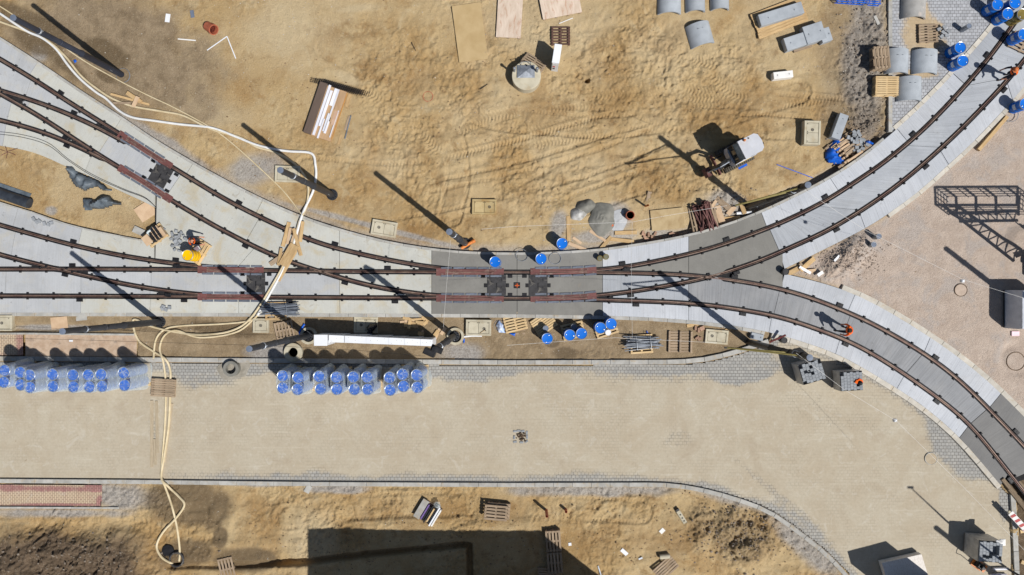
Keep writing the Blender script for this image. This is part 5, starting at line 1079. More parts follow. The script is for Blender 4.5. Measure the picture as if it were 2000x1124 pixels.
# offcuts scattered round the ring pole and along the strip
offcut = MB().box((0, 0, .03), (.5, .16, .05), ch=.004).mesh('timber_offcut'); offcut.materials.append(wood_tan); offc2 = offcut.copy(); offc2.materials.clear(); offc2.materials.append(card)
for k in range(22):
    x, y = random.gauss(828, 24), random.gauss(640, 9); x = min(max(x, 790), 866); y = min(max(y, 622), 652); p = E(x, y)
    o = inst(offcut if k % 3 else offc2, 'timber_offcut', None, (p.x, p.y, p.z + .05 * (k % 3)), (0, .03, random.choice((0, 0.1, -.1, .9, 1.2)) + random.uniform(-.25, .25)), (random.uniform(.6, 1.5), random.uniform(.7, 1.3), 1)); tag(o, 'brown timber offcut in the scatter behind the white cabinets', 'timber', 'timber offcuts behind the cabinets')
for x, y, a, s, l in ((1352, 635, .2, 1.2, 'notched tan board offcut near the upside down pallet'), (1420, 645, .5, 1.1, 'tan offcut lying on the chamber edge under the pole shadow'), (862, 704, .05, .7, 'tan brick sized block on the kerb line near the black box'), (877, 704, .03, 1.2, 'longer tan block on the kerb line near the black box'), (918, 486, 2.2, .8, 'brown board beside the orange pipe'), (735, 615, .02, .5, 'pink foam strip on the shaded chamber')):
    p = E(x, y); zz = p.z + (.06 if x == 735 else .0); o = tag(inst(offcut if x != 735 else offc2, 'timber_offcut', None, (p.x, p.y, zz), (0, 0, a), (s, 1.1, 1)), l, 'timber')
# ---- panel stack with white profiles on the sand
p = E(645, 222); aa = ang(-30, 88); t = thing('panel_stack', 'stack of brown panels with white profiles on top', 'panel stack', (p.x, p.y, EZ), aa)
brown_panel = mat('dark_brown_panel', C(108, 92, 82), C(98, 84, 74), .7, 2, .1, 30, stretch=(1, 6, 1)); tanp = mat('tan_panel', C(192, 160, 124), C(178, 146, 112), .7, 1.5, .1, 30, stretch=(1, 6, 1)); whp = mat('white_profile', C(236, 237, 242), C(226, 226, 234), .5, 2, 0, 10)
MB().box((0, -.78, .12), (2.85, .42, .22), ch=.01).build('panel', brown_panel, t)
MB().box((0.05, -.02, .09), (2.8, 1.1, .16), ch=.01).build('panel', tanp, t)
for x, y, L, W, mm, zz in ((.0, -.42, 2.8, .13, whp, .20), (-.15, -.25, 2.0, .14, whp, .20), (.95, -.15, 1.1, .09, whp, .20), (-.85, -.02, .95, .2, whp, .20), (.55, .02, 1.0, .12, whp, .20), (.68, .12, .9, .12, whp, .20), (-.45, .10, 1.75, .09, whp, .21), (.1, .26, .7, .26, tanp, .20), (0.2, .36, .75, .18, mat('pink_board', C(208, 176, 150), C(196, 162, 136), .7), .21), (-.7, .38, 1.1, .34, tanp, .19), (.5, .45, 1.5, .05, whp, .20), (0, .58, 2.6, .04, mat('orange_edge', C(214, 160, 90), C(196, 140, 74), .6), .17)): MB().box((x, y, zz), (L, W, .04)).build('profile' if mm is whp else 'panel', mm, t)
for x, y, L, W, mm, l in ((680, 197, .72, .2, wood_tan, 'tan board beside the panel stack, nearer the wire mesh'), (679, 241, .8, .16, wood_grey, 'brown board lying beside the panel stack'), (664, 273, .55, .14, wood_tan, 'pale offcut at the corner of the panel stack away from the wire mesh')): board(x, y, L, W, ang(-10, 30), l, mm, .03)
p = E(680, 249); tag(MB().box((0, 0, .03), (1.3, .05, .05)).build('steel_angle', steel_m, None, loc=tuple(p), rz=ang(-12, 46)), 'thin steel angle lying beside the panel stack', 'steel angle')
p = E(660, 172); t = thing('wire_mesh', 'bundle of dark wire mesh sheets across the panel stack top', 'wire mesh', (p.x, p.y, EZ + .03), ang(112, 33))
for k in range(4):
    m = MB(); off = .06 * k
    for r in range(3): m.tube([(-1.55 + .25 * k, -.08 + .09 * r + off * .5, .02 + .05 * k), (1.55 - .2 * (3 - k), -.08 + .09 * r + off * .5, .02 + .05 * k)], .012, 5)
    for i in range(26): x = -1.5 + .25 * k + i * (2.7 / 26); m.tube([(x, -.14 + off * .5, .03 + .05 * k), (x + .03, .16 + off * .5, .03 + .05 * k)], .008, 4)
    m.build('mesh_sheet', black_m, t)
# ---- hoses
def smooth_px(pts, n=6):
    p = np.array(pts, float)
    out = []
    for i in range(len(p) - 1):
        p0 = p[max(i - 1, 0)]; p1 = p[i]; p2 = p[i + 1]; p3 = p[min(i + 2, len(p) - 1)]
        for k in range(n):
            t = k / n; out.append(.5 * ((2 * p1) + (-p0 + p2) * t + (2 * p0 - 5 * p1 + 4 * p2 - p3) * t * t + (-p0 + 3 * p1 - 3 * p2 + p3) * t ** 3))
    out.append(p[-1]); return out
def surf_z(px, py):
    p = G(px, py, 0); a = np.array([px]); b = np.array([py])
    if in_poly(a, b, concrete_poly)[0] and not in_poly(a, b, island_poly)[0]: return .03
    if in_poly(a, b, road_poly)[0]: return RZ + .01
    if seg_dist(a, b, [tuple(q) for q in road_n.p])[0] < 10 or seg_dist(a, b, [tuple(q) for q in road_s.p])[0] < 9: return 0.0
    if seg_dist(a, b, [tuple(q) for q in e_top.p])[0] < 9 or seg_dist(a, b, [tuple(q) for q in e_bot.p])[0] < 9: return .02
    return max(gz(p.x, p.y), EZ - .15)
def hose(pts, r, m, label, lift=0.0, over=None):
    q = smooth_px(pts); zs = np.array([surf_z(x, y) for x, y in q])
    for _ in range(6): zs[1:-1] = np.maximum(zs[1:-1], (zs[:-2] + 2 * zs[1:-1] + zs[2:]) / 4)
    w = []
    for (x, y), z in zip(q, zs): w.append(G(x, y, z + r + lift))
    o = w[0].copy(); return tag(MB().tube([a - o for a in w], r, 8).build('hose', m, None, True, loc=tuple(o)), label, 'hose')
hose([(-30, -2), (0, 13), (30, 32), (70, 56), (107, 78), (143, 105), (177, 127), (213, 147), (250, 167), (290, 187), (333, 207), (377, 230), (417, 253), (453, 280), (500, 322), (553, 373), (587, 417)], .036, hose_m, 'thin cream hose crossing the sand straight towards the timber boards')
B0 = [(-30, 8), (0, 27), (50, 60), (83, 75), (110, 97), (133, 128), (157, 155), (187, 180), (207, 193), (233, 217), (260, 230), (300, 236), (350, 243), (413, 250), (460, 267), (500, 283), (537, 292), (567, 296), (608, 300), (616, 323), (617, 347), (611, 375), (592, 415), (581, 452), (571, 485), (555, 523), (534, 562), (517, 592), (503, 616)]
hose(B0, .066, hose_w, 'white hose making the sharp bend beside the leaning pole', .02)
hose([(-30, 32), (0, 43), (50, 61), (93, 80), (127, 110), (157, 147), (187, 172), (220, 193), (260, 208), (317, 218), (360, 227), (413, 253), (467, 268), (500, 287), (535, 297), (567, 314), (587, 333), (600, 355), (602, 380), (597, 408), (585, 432), (576, 465), (566, 490), (550, 525), (529, 562), (511, 592), (490, 621), (467, 640), (433, 651), (383, 654), (333, 647), (293, 637), (262, 624), (262, 645), (273, 668), (300, 687), (323, 702), (332, 722), (333, 745)], .058, hose_m, 'cream hose looping past the dark pole down to the road pallet', .02)
hose([(503, 616), (487, 627), (433, 633), (350, 637), (320, 645), (304, 665), (300, 700)], .052, hose_m, 'cream hose in the muddy puddle turning by the pole foot')
hose([(497, 622), (470, 645), (433, 656), (385, 659), (345, 646), (322, 655), (312, 680), (319, 708), (324, 745)], .052, hose_m, 'second cream hose curling from the puddle to the road pallet', .03)
hose([(324, 775), (322, 830), (318, 883), (315, 920), (316, 936)], .05, hose_m, 'thinner hose straight across the dusty road'); hose([(332, 775), (329, 833), (321, 890), (315, 933), (328, 950), (349, 970), (360, 987), (343, 1013), (319, 1039), (306, 1066), (316, 1089), (338, 1102)], .06, hose_m, 'hose bending round the wet patch into the pump well', .01)
hose([(316, 936), (324, 955), (336, 990), (346, 1033), (351, 1075), (350, 1096)], .055, hose_m, 'hose running straight into the pump well')
p = E(345, 1093); t = thing('pump_well', 'open black rimmed well with hoses hanging in', 'well', (p.x, p.y, EZ)); MB().lathe([(.42, -.2), (.42, .16), (.36, .2), (.32, .16), (.32, -.2)], n=32).build('rim', cover_m, t, True); MB().lathe([(.33, -.02), (0, -.02)], n=24).build('bottom', black_m, t)
p = E(329, 1076); tag(MB().lathe([(.33, 0), (.33, .05), (.05, .07), (0, .07)], n=28).build('well_cover', black_m, None, True, loc=(p.x, p.y, p.z + .02)), 'round black cover lying beside the pump well', 'cover')
for k, dy in enumerate((0, 5)):
    hose([(-20, 256 + dy), (40, 263 + dy), (93, 279 + dy), (133, 311 + dy * .6), (180, 341 + dy * .6), (240, 369 + dy * .4), (283, 386 + dy * .3), (306, 407)], .010, black_m, 'thin dark cable along the island slab edge' if k else 'second thin cable nearer the branching rail')
for k, pts in enumerate(([(0, 292), (14, 296), (34, 290)], [(2, 304), (16, 298), (30, 303)], [(10, 286), (14, 298), (12, 310)])): hose(pts, .014, rust_m, ['rusty bent wire on the island sand, nearest the cables', 'rusty bent wire on the island sand, farther from the cables', 'rusty wire crossing the two other wires on the island sand'][k])
# ---- pipes, rings, round covers
def ring_thing(px, py, ro, ri, h, label, m, name='concrete_ring', cat_='ring', z=None, tilt=None, plug=None):
    p = E(px, py); z = p.z if z is None else z; t = thing(name, label, cat_, (p.x, p.y, z - .03), 0, None, tilt); MB().lathe([(ri, 0), (ro, 0), (ro, h), (ro - .01, h + .01), (ri, h + .01), (ri, .0)], n=28).build('wall', m, t, True)
    MB().lathe([(ri + .002, h * .25), (0, h * .25)], n=20).build('inside', plug or cover_m, t); return t
ring_thing(575, 688, .50, .26, .26, 'thick concrete ring lying beside the leaning pole', conc_beige); ring_thing(461, 718, .42, .27, .42, 'grey concrete pipe standing upright at the road edge', cement, 'concrete_pipe', 'pipe', z=RZ - .02)
ring_thing(1229, 422, .23, .20, .42, 'terracotta pipe collar standing on the sand', terracotta, 'terracotta_pipe', 'pipe'); ring_thing(836, 189, .28, .25, .06, 'terracotta ring half buried in the sand', terracotta, 'terracotta_ring', 'ring')
ring_thing(1261, 403, .055, .045, .75, 'thin orange pipe stub near the plywood sheet', orange_pipe_m, 'pipe_stub', 'pipe', tilt=(0.05, 0)); ring_thing(1067, 997, .075, .06, 1.0, 'taller rusty pipe stub in the excavated earth', terracotta, 'pipe_stub', 'pipe'); ring_thing(1105, 996, .075, .06, .38, 'shorter rusty pipe stub in the excavated earth', terracotta, 'pipe_stub', 'pipe')
p = E(415, 58); t = thing('terracotta_pipe', 'terracotta pipe lying near the white strips on sand', 'pipe', (p.x, p.y, EZ + .22), ang(14, 9)); R_ = Euler((0, PI / 2.6, 0)).to_matrix(); MB().lathe([(.25, -.26), (.25, .08), (.285, .10), (.285, .28), (.235, .28), (.22, -.26), (.25, -.26)], n=28, M=R_).build('wall', terracotta, t, True); MB().lathe([(.228, .08), (0, .08)], n=20, M=R_).build('inside', mat('pipe_inside', C(120, 54, 40), C(90, 40, 30), .8), t)
p = E(915, 478); t = thing('orange_pipe', 'short orange plastic pipe lying at the pole foot', 'pipe', (p.x, p.y, .06), ang(26, -15)); MB().lathe([(.085, -.42), (.085, .25), (.10, .26), (.10, .42), (.085, .42), (.075, -.42), (.085, -.42)], n=18, M=Euler((0, PI / 2, 0)).to_matrix()).build('wall', orange_pipe_m, t, True)
for x, y, r, z, l in ((1876, 567, .34, None, 'round sand coloured cover in the pinkish gravel'), (1818, 896, .33, RZ + .004, 'round worn cover in the dusty road')):
    p = E(x, y) if z is None else G(x, y, z); t = thing('round_cover', l, 'cover', (p.x, p.y, (p.z if z is None else z) + .01)); MB().lathe([(r - .03, 0), (r, 0), (r, .03), (r - .03, .03), (r - .03, 0)], n=32).build('rim', mat('dark_spoil', C(112, 94, 76), C(76, 62, 50), .95) if z is None else kerb_m, t, True); MB().lathe([(r - .035, -.02), (r - .035, .022), (0, .024)], n=32).build('plate', (mat('gravel_lid', C(190, 172, 156), C(176, 158, 142), .9, 4, .3, 30) if z is None else mat('sandy_lid', C(186, 172, 148), C(176, 160, 136), .9, 4, .3, 30)), t)
p = E(1984, 706); t = thing('manhole_shaft', 'round open shaft filled with earth near the tarpaulin stack', 'manhole', (p.x, p.y, p.z - .05)); MB().lathe([(.5, 0), (.5, .06), (.46, .06), (.46, 0), (.5, 0)], n=32).build('rim', mat('dark_spoil'), t, True)
# ---- cement heaps
def heap(px, py, rx, ry, h, label, m, seed, rz=0, name='cement_heap', z=None, swirl=0.0):
    p = E(px, py); z = p.z if z is None else z; rr = np.random.default_rng(seed); vs = [(0, 0, h)]; fs = []; n = 40; R = 14
    for k in range(1, R + 1):
        f = k / R
        for i in range(n):
            a = 2 * PI * i / n; wob = 1 + .10 * math.sin(2 * a + seed) + .06 * math.sin(5 * a + seed * 2)
            zz = h * (1 - f ** 1.6) + swirl * math.sin(f * 26 + a * 1.0) * (1 - f) + rr.uniform(-.012, .012) * (1 if k < R else 0); vs.append((rx * f * wob * math.cos(a), ry * f * wob * math.sin(a), zz if k < R else -.08))
    for i in range(n): fs.append((0, 1 + i, 1 + (i + 1) % n))
    for k in range(R - 1):
        for i in range(n): j = (i + 1) % n; a = 1 + k * n; fs.append((a + i, a + n + i, a + n + j, a + j))
    return tag(MB().add(vs, fs).build(name, m, None, True, loc=(p.x, p.y, z), rz=rz), label, 'heap')
heap(1461, 717 + 300 * 0, .01, .01, .01, 'x', cement, 1) if False else heap(461, 719, .95, .62, .05, 'pale mortar collar round the upright concrete pipe', mat('mortar', C(170, 164, 152), C(146, 140, 128), .95, 3, .4, 30), 31, name='mortar_collar', z=RZ + .02)
heap(1207, 432, .50, .66, .06, 'thin pale cement spill beside the round heap', mat('pale_cement', C(186, 188, 190), C(170, 172, 174), .9, 3, .2, 30), 3, -.4); heap(1176, 428, .80, .88, .36, 'round grey cement heap with swirled top', cement, 5, swirl=.02); heap(1143, 404, .55, .42, .42, 'small grey cement mound behind the round heap', mat('grey_cement'), 8, .3); heap(1129, 418, .42, .42, .36, 'cement mound dusted white next to the round heap', mat('white_dusted_cement', C(208, 208, 206), C(146, 144, 138), .95, 2.2, .5, 30), 9, .8)
for x, y in ((1184, 440), (1196, 440)): p = G(x, y, EZ + .18); tag(MB().lathe([(.07, 0), (.068, .006), (0, .008)], n=14).build('paint_mark', mat('orange_paint', C(226, 112, 60), C(214, 96, 48), .8), None, loc=(p.x, p.y, p.z - (.02 if x < 1190 else .07))), 'round orange marker on the grey cement heap' if x < 1190 else 'fainter orange marker on the cement spill', 'marker')
# ---- crumpled sheets
def crumple(poly, amp, label, m, seed, name, cat_, lift=.02, step=.07, base=None, sharp=1.2):
    P = [E(x, y) if base is None else G(x, y, base) for x, y in poly]; c = sum(P, Vector()) / len(P); zs = (min(p.z for p in P) if base is None else base)
    xs = np.arange(min(p.x for p in P), max(p.x for p in P), step); ys = np.arange(min(p.y for p in P), max(p.y for p in P), step); X, Y = np.meshgrid(xs, ys, indexing='ij'); ins = in_poly(X, Y, [(p.x, p.y) for p in P])
    d = poly_sd(X, Y, [(p.x, p.y) for p in P]); r1 = 1 - np.abs(2 * fbm(X, Y, sharp, seed, 3) - 1); Z = amp * (r1 ** 2 * 1.3 * sstep(0, .25, d) + .25 * fbm(X, Y, 5, seed + 9, 2)) + lift
    idx = -np.ones(X.shape, int); vs = []; fs = []
    for i, j in zip(*np.where(ins)): idx[i, j] = len(vs); vs.append((X[i, j] - c.x, Y[i, j] - c.y, Z[i, j]))
    for i in range(X.shape[0] - 1):
        for j in range(X.shape[1] - 1):
            q = (idx[i, j], idx[i + 1, j], idx[i + 1, j + 1], idx[i, j + 1])
            if min(q) >= 0: fs.append(q)
    o = tag(MB().add(vs, fs).build(name, m, None, True, loc=(c.x, c.y, zs)), label, cat_); sm = o.modifiers.new('thickness', 'SOLIDIFY'); sm.thickness = .008; return o
crumple([(130, 330), (142, 322), (156, 336), (176, 345), (195, 352), (214, 368), (228, 374), (205, 376), (190, 366), (170, 376), (148, 366), (138, 350)], .42, 'crumpled grey membrane on the island next to the curved track', tarp_grey, 3, 'plastic_sheet', 'plastic sheet', base=EZ + .03)
crumple([(163, 388), (176, 386), (192, 392), (206, 381), (216, 382), (228, 392), (243, 397), (241, 402), (222, 404), (205, 410), (186, 411), (166, 414), (162, 400)], .42, 'crumpled grey membrane on the island near the cardboard', tarp_grey, 7, 'plastic_sheet', 'plastic sheet', base=EZ + .03)
p = E(20, 384); t = thing('membrane_roll', 'dark membrane roll on the island beside grey plastic', 'roll', (p.x, p.y, EZ + .22), ang(100, 34)); MB().lathe([(.02, -1.35), (.27, -1.35), (.29, -.6), (.28, .3), (.29, 1.2), (.27, 1.3), (.02, 1.3)], n=24, M=Euler((0, PI / 2, 0)).to_matrix()).build('roll', mat('dark_membrane', C(66, 72, 80), C(48, 52, 60), .45, 3, .5, 8), t, True); MB().box((0, .32, -.12), (2.2, .4, .02), tilt=(-.3, 0, 0)).build('loose_end', tarp_grey, t)
# ---- blue tarpaulin pile with blocks and timber
p = E(1655, 288); PZ = EZ
crumple([(1608, 300), (1628, 268), (1642, 262), (1652, 278), (1640, 300), (1655, 322), (1635, 324), (1612, 318)], .25, 'blue tarpaulin spread under the pile of blocks', tarp_blue, 21, 'tarpaulin', 'tarpaulin', base=PZ); crumple([(1684, 276), (1694, 272), (1706, 279), (1707, 284), (1692, 286), (1686, 284)], .3, 'bunched blue tarpaulin corner beside the block pile', tarp_blue, 23, 'tarpaulin', 'tarpaulin', base=PZ); crumple([(1674, 302), (1690, 298), (1710, 284), (1727, 273), (1729, 275), (1712, 292), (1695, 305), (1680, 309)], .2, 'twisted strip of blue tarpaulin along the track edging', tarp_blue, 25, 'tarpaulin', 'tarpaulin', base=PZ)
ra = ang(40, -28); t = thing('pallet_base', 'pallet carrying the loose block and timber pile', 'pallet', (p.x, p.y, PZ), ra)
for k in range(5): inst(pal_mesh(2.1, .12, .03, wood_grey, 'deck_board'), 'deck_board', t, (0, -.6 + k * .3, .1))
for x in (-.8, 0, .8): MB().box((x, 0, .045), (.12, 1.4, .085)).build('stringer', wood_grey, t)
pb = MB().box((0, 0, 0), (.2, .16, .08), ch=.006).mesh('paving_block'); pb.materials.append(pale_grey); Rz = Matrix.Rotation(ra, 3, 'Z')
for k in range(30):
    u = Vector((random.uniform(.1, .85), random.uniform(-.5, .5), .17 + .085 * (k % 3))); q = p + Rz @ u; o = inst(pb, 'paving_block', None, (q.x, q.y, PZ + u.z), (random.uniform(-.2, .2), random.uniform(-.2, .2), random.uniform(0, 3.1))); tag(o, 'loose grey paving block in the pile on blue tarpaulin', 'paving block', 'loose blocks on the tarpaulin pile')
tb = MB().box((0, 0, 0), (1.0, .09, .09), ch=.006).mesh('timber_batten'); tb.materials.append(wood_grey); tb2 = tb.copy(); tb2.materials.clear(); tb2.materials.append(card)
for k in range(30):
    end = k < 20; u = Vector((-.72 + .1 * (k // 5) + random.uniform(-.02, .02), -.55 + .22 * (k % 5), .22 + random.uniform(-.03, .06))) if end else Vector((-.1 + random.uniform(-.3, .2), random.uniform(-.6, .6), .19 + .05 * (k % 3))); q = p + Rz @ u
    o = inst(tb if k % 2 else tb2, 'timber_batten', None, (q.x, q.y, PZ + u.z), (0, PI / 2 if end else random.uniform(-.06, .06), ra + random.uniform(-.08, .08)), (.25, 1.1, 1.0) if end else (random.uniform(.7, 1.2), 1.2, 1)); tag(o, ('short upright batten end' if end else 'long batten lying') + ' in the pile on blue tarpaulin', 'timber', ('upright' if end else 'lying') + ' battens on the tarpaulin pile')
# ---- rusty steel pile, broken boards and rubbish
p = E(1372, 424); t = thing('scrap_pile', 'heap of rusty steel posts with wooden boards', 'scrap pile', (p.x, p.y, p.z), ang(10, 40))
sb = MB().box((0, 0, 0), (1.4, .06, .06), ch=.006).box((-.66, 0, 0), (.04, .16, .14)).mesh('steel_post'); sb.materials.append(rust_m)
for k in range(32): inst(sb, 'steel_post', t, (random.uniform(-.12, .12), random.uniform(-.42, .42), .06 + .035 * (k % 14)), (random.uniform(-.3, .3), random.uniform(-.14, .14), random.uniform(-.35, .35)), (random.uniform(.75, 1.05), 1, 1))
for y in (-.62, -.5, .55, .68): inst(pal_mesh(1.35, .10, .04, wood_grey, 'board'), 'board', t, (0, y, .09 if abs(y) > .55 else .2), (0, 0, random.uniform(-.08, .08)))
for k, (x, y, L, W, a) in enumerate(((1405, 420, 1.0, .35, ang(14, 40)), (1420, 430, 1.3, .30, ang(44, -4)), (1416, 436, 1.0, .3, ang(40, -12)), (1411, 398, .9, .3, ang(30, 26)), (1427, 412, .6, .25, ang(20, -22)), (1448, 405, .8, .22, ang(10, 30)), (1393, 400, .5, .16, ang(14, -20)))): board(x, y, L, W, a, 'broken tan board in the rubbish behind the rusty posts', [card, wood_tan, card, wood_grey][k % 4], .03, lift=.06 + .04 * (k % 3), tilt=(.08, .1 * (-1) ** k, 0), group='broken boards in the rubbish')
p = E(1450, 417); tag(MB().lathe([(.08, -.4), (.08, .4), (.07, .4), (.07, -.4), (.08, -.4)], n=16, M=Euler((0, PI / 2, 0)).to_matrix()).build('plastic_pipe', white_p, None, True, loc=(p.x, p.y, p.z + .25), rz=.06), 'white plastic pipe lying in the rubbish by the edging', 'pipe')
# bricks and blocks
bk = MB().box((0, 0, 0), (.24, .12, .12), ch=.006).mesh('brick'); bk.materials.append(mat('mixed_brick', C(182, 150, 128), C(150, 112, 92), .9, 5, .3, 40, rnd=.3))
for k, (x, y) in enumerate(((1258, 461), (1262, 467), (1266, 459), (1272, 465), (1277, 469), (1279, 457), (1271, 472), (1291, 467), (1310, 457), (1315, 460), (1319, 462), (1322, 459), (1255, 456))): q = E(x, y); tag(inst(bk, 'brick', None, (q.x, q.y, q.z + .1), (random.uniform(-.3, .3), 0, random.uniform(0, 3))), 'loose brick in the row along the curved edging', 'brick', 'loose bricks by the edging')
for k, (x, y) in enumerate(((1358, 641), (1364, 645), (1370, 640), (1371, 643), (1361, 660), (1366, 662), (1412, 638))): q = E(x, y); tag(inst(bk, 'brick', None, (q.x, q.y, q.z + .06), (0, 0, [1.5, 1.5, .4, .4, .6, .6, .3][k])), 'loose red brick near the upside down pallet', 'brick', 'loose bricks near the upside down pallet')
for k in range(34):
    x, y = random.gauss(345, 10), random.gauss(469, 9); q = G(x, y, .01); tag(inst(pb, 'paving_block', None, (q.x, q.y, .05 + .04 * (k % 3)), (random.uniform(-.3, .3), random.uniform(-.3, .3), random.uniform(0, 3)), (random.uniform(.5, 1.1), random.uniform(.5, 1.1), .9)), 'broken grey block in the rubble beside the kneeling worker', 'paving block', 'broken blocks by the kneeling worker')
for k, (x, y) in enumerate(((67, 428), (73, 434), (78, 432), (88, 437), (96, 439), (101, 436), (318, 603), (325, 605), (332, 601), (320, 599), (1830, 60), (1838, 66), (1845, 72), (1840, 56), (1848, 64), (1835, 74))): q = G(x, y, .0); tag(inst(pb, 'paving_block', None, (q.x, q.y, (.045 if y > 300 else .175)), (0, 0, random.uniform(0, 3))), ['loose grey block on the slab beside the island', 'loose grey block near the puddle hose', 'loose grey block on the pallet on the paved corner'][0 if k < 6 else 1 if k < 10 else 2], 'paving block', ['blocks by the island', 'blocks by the puddle hose', 'blocks on the corner pallet'][0 if k < 6 else 1 if k < 10 else 2])
# ---- stacks of paving blocks on pallets
def block_stack(px, py, L, W, H, rz, label, z, film=True, gaps=()):
    p = G(px, py, z + H + .15); t = thing('block_stack', label, 'block stack', (p.x, p.y, z), rz); nx, ny = 7, 6; bl, bw_ = L / nx, W / ny
    for x in (-L / 2 + .08, 0, L / 2 - .08): MB().box((x, 0, .06), (.1, W, .12)).build('pallet_bearer', wood_grey, t)
    MB().box((0, 0, .13), (L + .04, W + .04, .02)).build('pallet_deck', wood_grey, t)
    lay = 4; lh = H / lay; body = MB()
    for k in range(lay - 1): j = .012 * (k % 2); MB().box((j, -j, .14 + lh * (k + .5)), (L - .01, W - .01, lh - .012), ch=.006).build('block_layer', pale_grey, t)
    me = MB().box((0, 0, 0), (bl - .008, bw_ - .008, lh - .008), ch=.006).mesh('paving_block'); me.materials.append(pale_grey)
    for i in range(nx):
        for j in range(ny):
            if (i, j) in gaps: continue
            inst(me, 'paving_block', t, (-L / 2 + (i + .5) * bl, -W / 2 + (j + .5) * bw_ + (.02 if i % 2 else -.02), .14 + lh * (lay - .5)), (0, 0, 0))
    if film:
        m = MB(); vs = []; n = 4
        m.prism([(-L / 2 - .02, -W / 2 - .04), (L / 2 + .02, -W / 2 - .04), (L / 2 + .02, W / 2 + .04), (-L / 2 - .02, W / 2 + .04)], .1, .14 + H * .93); m.f = m.f[2:]
        m.build('film', mat('dusty_film', C(200, 198, 194), C(168, 166, 162), .35, 3, .6, 6), t)
    return t
block_stack(1587, 727, 1.15, 1.0, .95, ang(50, -15), 'wrapped stack of grey paving blocks under the bracket pole end', RZ, gaps=((1, 3), (2, 3), (3, 4), (0, 5), (6, 5), (0, 0), (3, 2)))
bs2 = block_stack(1664, 745, 1.1, .92, .85, ang(50, -3), 'stack of grey paving blocks with an orange vest on top', RZ, gaps=((0, 5), (5, 1)))
block_stack(1936, 1079, 1.15, 1.0, 1.15, ang(50, 3), 'wrapped half empty stack of paving blocks by the straight kerb', RZ, gaps=((4, 3), (5, 3), (4, 2), (5, 2), (4, 4), (5, 4), (3, 2), (3, 1), (2, 1), (1, 1), (6, 1)))
crumple([(1667, 748), (1671, 742), (1679, 739), (1685, 742), (1686, 748), (1679, 747), (1673, 751)], .12, 'orange safety vest lying on the paving block stack', orange_v, 61, 'safety_vest', 'vest', base=RZ + 1.0, step=.03)
p = G(1681, 749, RZ + 1.1); tag(MB().lathe([(.12, 0), (.13, .02), (.115, .09), (.07, .14), (0, .155)], n=16).build('helmet', black_m, None, True, loc=(p.x, p.y, RZ + 1.0)), 'dark helmet resting by the orange vest', 'helmet')
tag(crumple([(1942, 1053), (1964, 1052), (1964, 1068), (1944, 1064)], .10, 'white plastic sheet folded over the wrapped block stack', cream_p, 65, 'plastic_sheet', 'plastic sheet', base=RZ + 1.2, step=.05), 'white plastic sheet folded over the wrapped block stack', 'plastic sheet')
# carton of black boxes on pallets
p = G(304, 460, .1); t = thing('carton_pallet', 'pallet of black cases with torn film beside the island', 'pallet', (p.x, p.y, .006), ang(38, -27)); L_, W_ = 1.15, .85
for k in range(4): inst(pal_mesh(L_, .12, .022, wood_new, 'deck_board'), 'deck_board', t, (0, -.36 + .24 * k, .125))
for x in (-.5, 0, .5): MB().box((x, 0, .057), (.1, W_, .112)).build('stringer', wood_new, t)
for i in range(3):
    for j in range(3): MB().box((-.1 + .2 * i, -.24 + .24 * j, .26), (.15, .21, .24), ch=.02).build('case', black_m, t); MB().box((0 + .2 * i, -.24 + .24 * j, .25), (.035, .2, .2)).build('divider', card, t)
MB().box((.46, -.1, .24), (.22, .5, .2), ch=.01).build('carton', card, t); MB().box((-.40, -.05, .40), (.42, .52, .06), ch=.01, tilt=(.08, -.1, 0)).build('carton', card, t)
crumple([(283, 466), (287, 451), (299, 441), (304, 446), (300, 455), (290, 472)], .28, 'torn clear film bunched on the pallet of black cases', film_m, 71, 'plastic_film', 'plastic film', base=.2, step=.05); board(273, 452, .62, .36, ang(26, 12), 'grey slab leaning at the island corner', kerb_m, .04, lift=.08)
# open crate on the lower earth
p = E(838, 1000); t = thing('open_crate', 'open crate of purple and white parts on excavated earth', 'crate', (p.x, p.y, EZ), ang(-24, 40)); purple = mat('purple_box', C(128, 104, 164), C(108, 86, 144), .6)
MB().box((0, -.45, .22), (1.1, .36, .06), ch=.01, tilt=(.1, 0, 0)).build('grey_slab', kerb_m, t); MB().box((0, .05, .06), (1.05, 1.0, .12)).build('base', wood_grey, t)
for k, (y, L, m_) in enumerate(((-.2, .9, purple), (-.1, .85, black_m), (.02, 1.0, black_m), (.14, .8, wood_new), (.24, .95, black_m), (.36, 1.15, white_p), (.48, 1.0, cream_p))): MB().box((random.uniform(-.05, .05), y, .22), (L, .085, .22 + .03 * (k % 3)), ch=.01).build('part', m_, t)
crumple([(846, 982), (853, 978), (860, 980), (862, 990), (856, 996), (847, 990)], .28, 'clear plastic bag bunched on the open crate', film_m, 81, 'plastic_bag', 'plastic bag', base=EZ + .25, step=.04); crumple([(838, 1012), (846, 1000), (856, 994), (864, 1000), (852, 1014), (842, 1030)], .18, 'shiny plastic wrap along the open crate side', film_m, 83, 'plastic_film', 'plastic film', base=EZ + .15, step=.05)
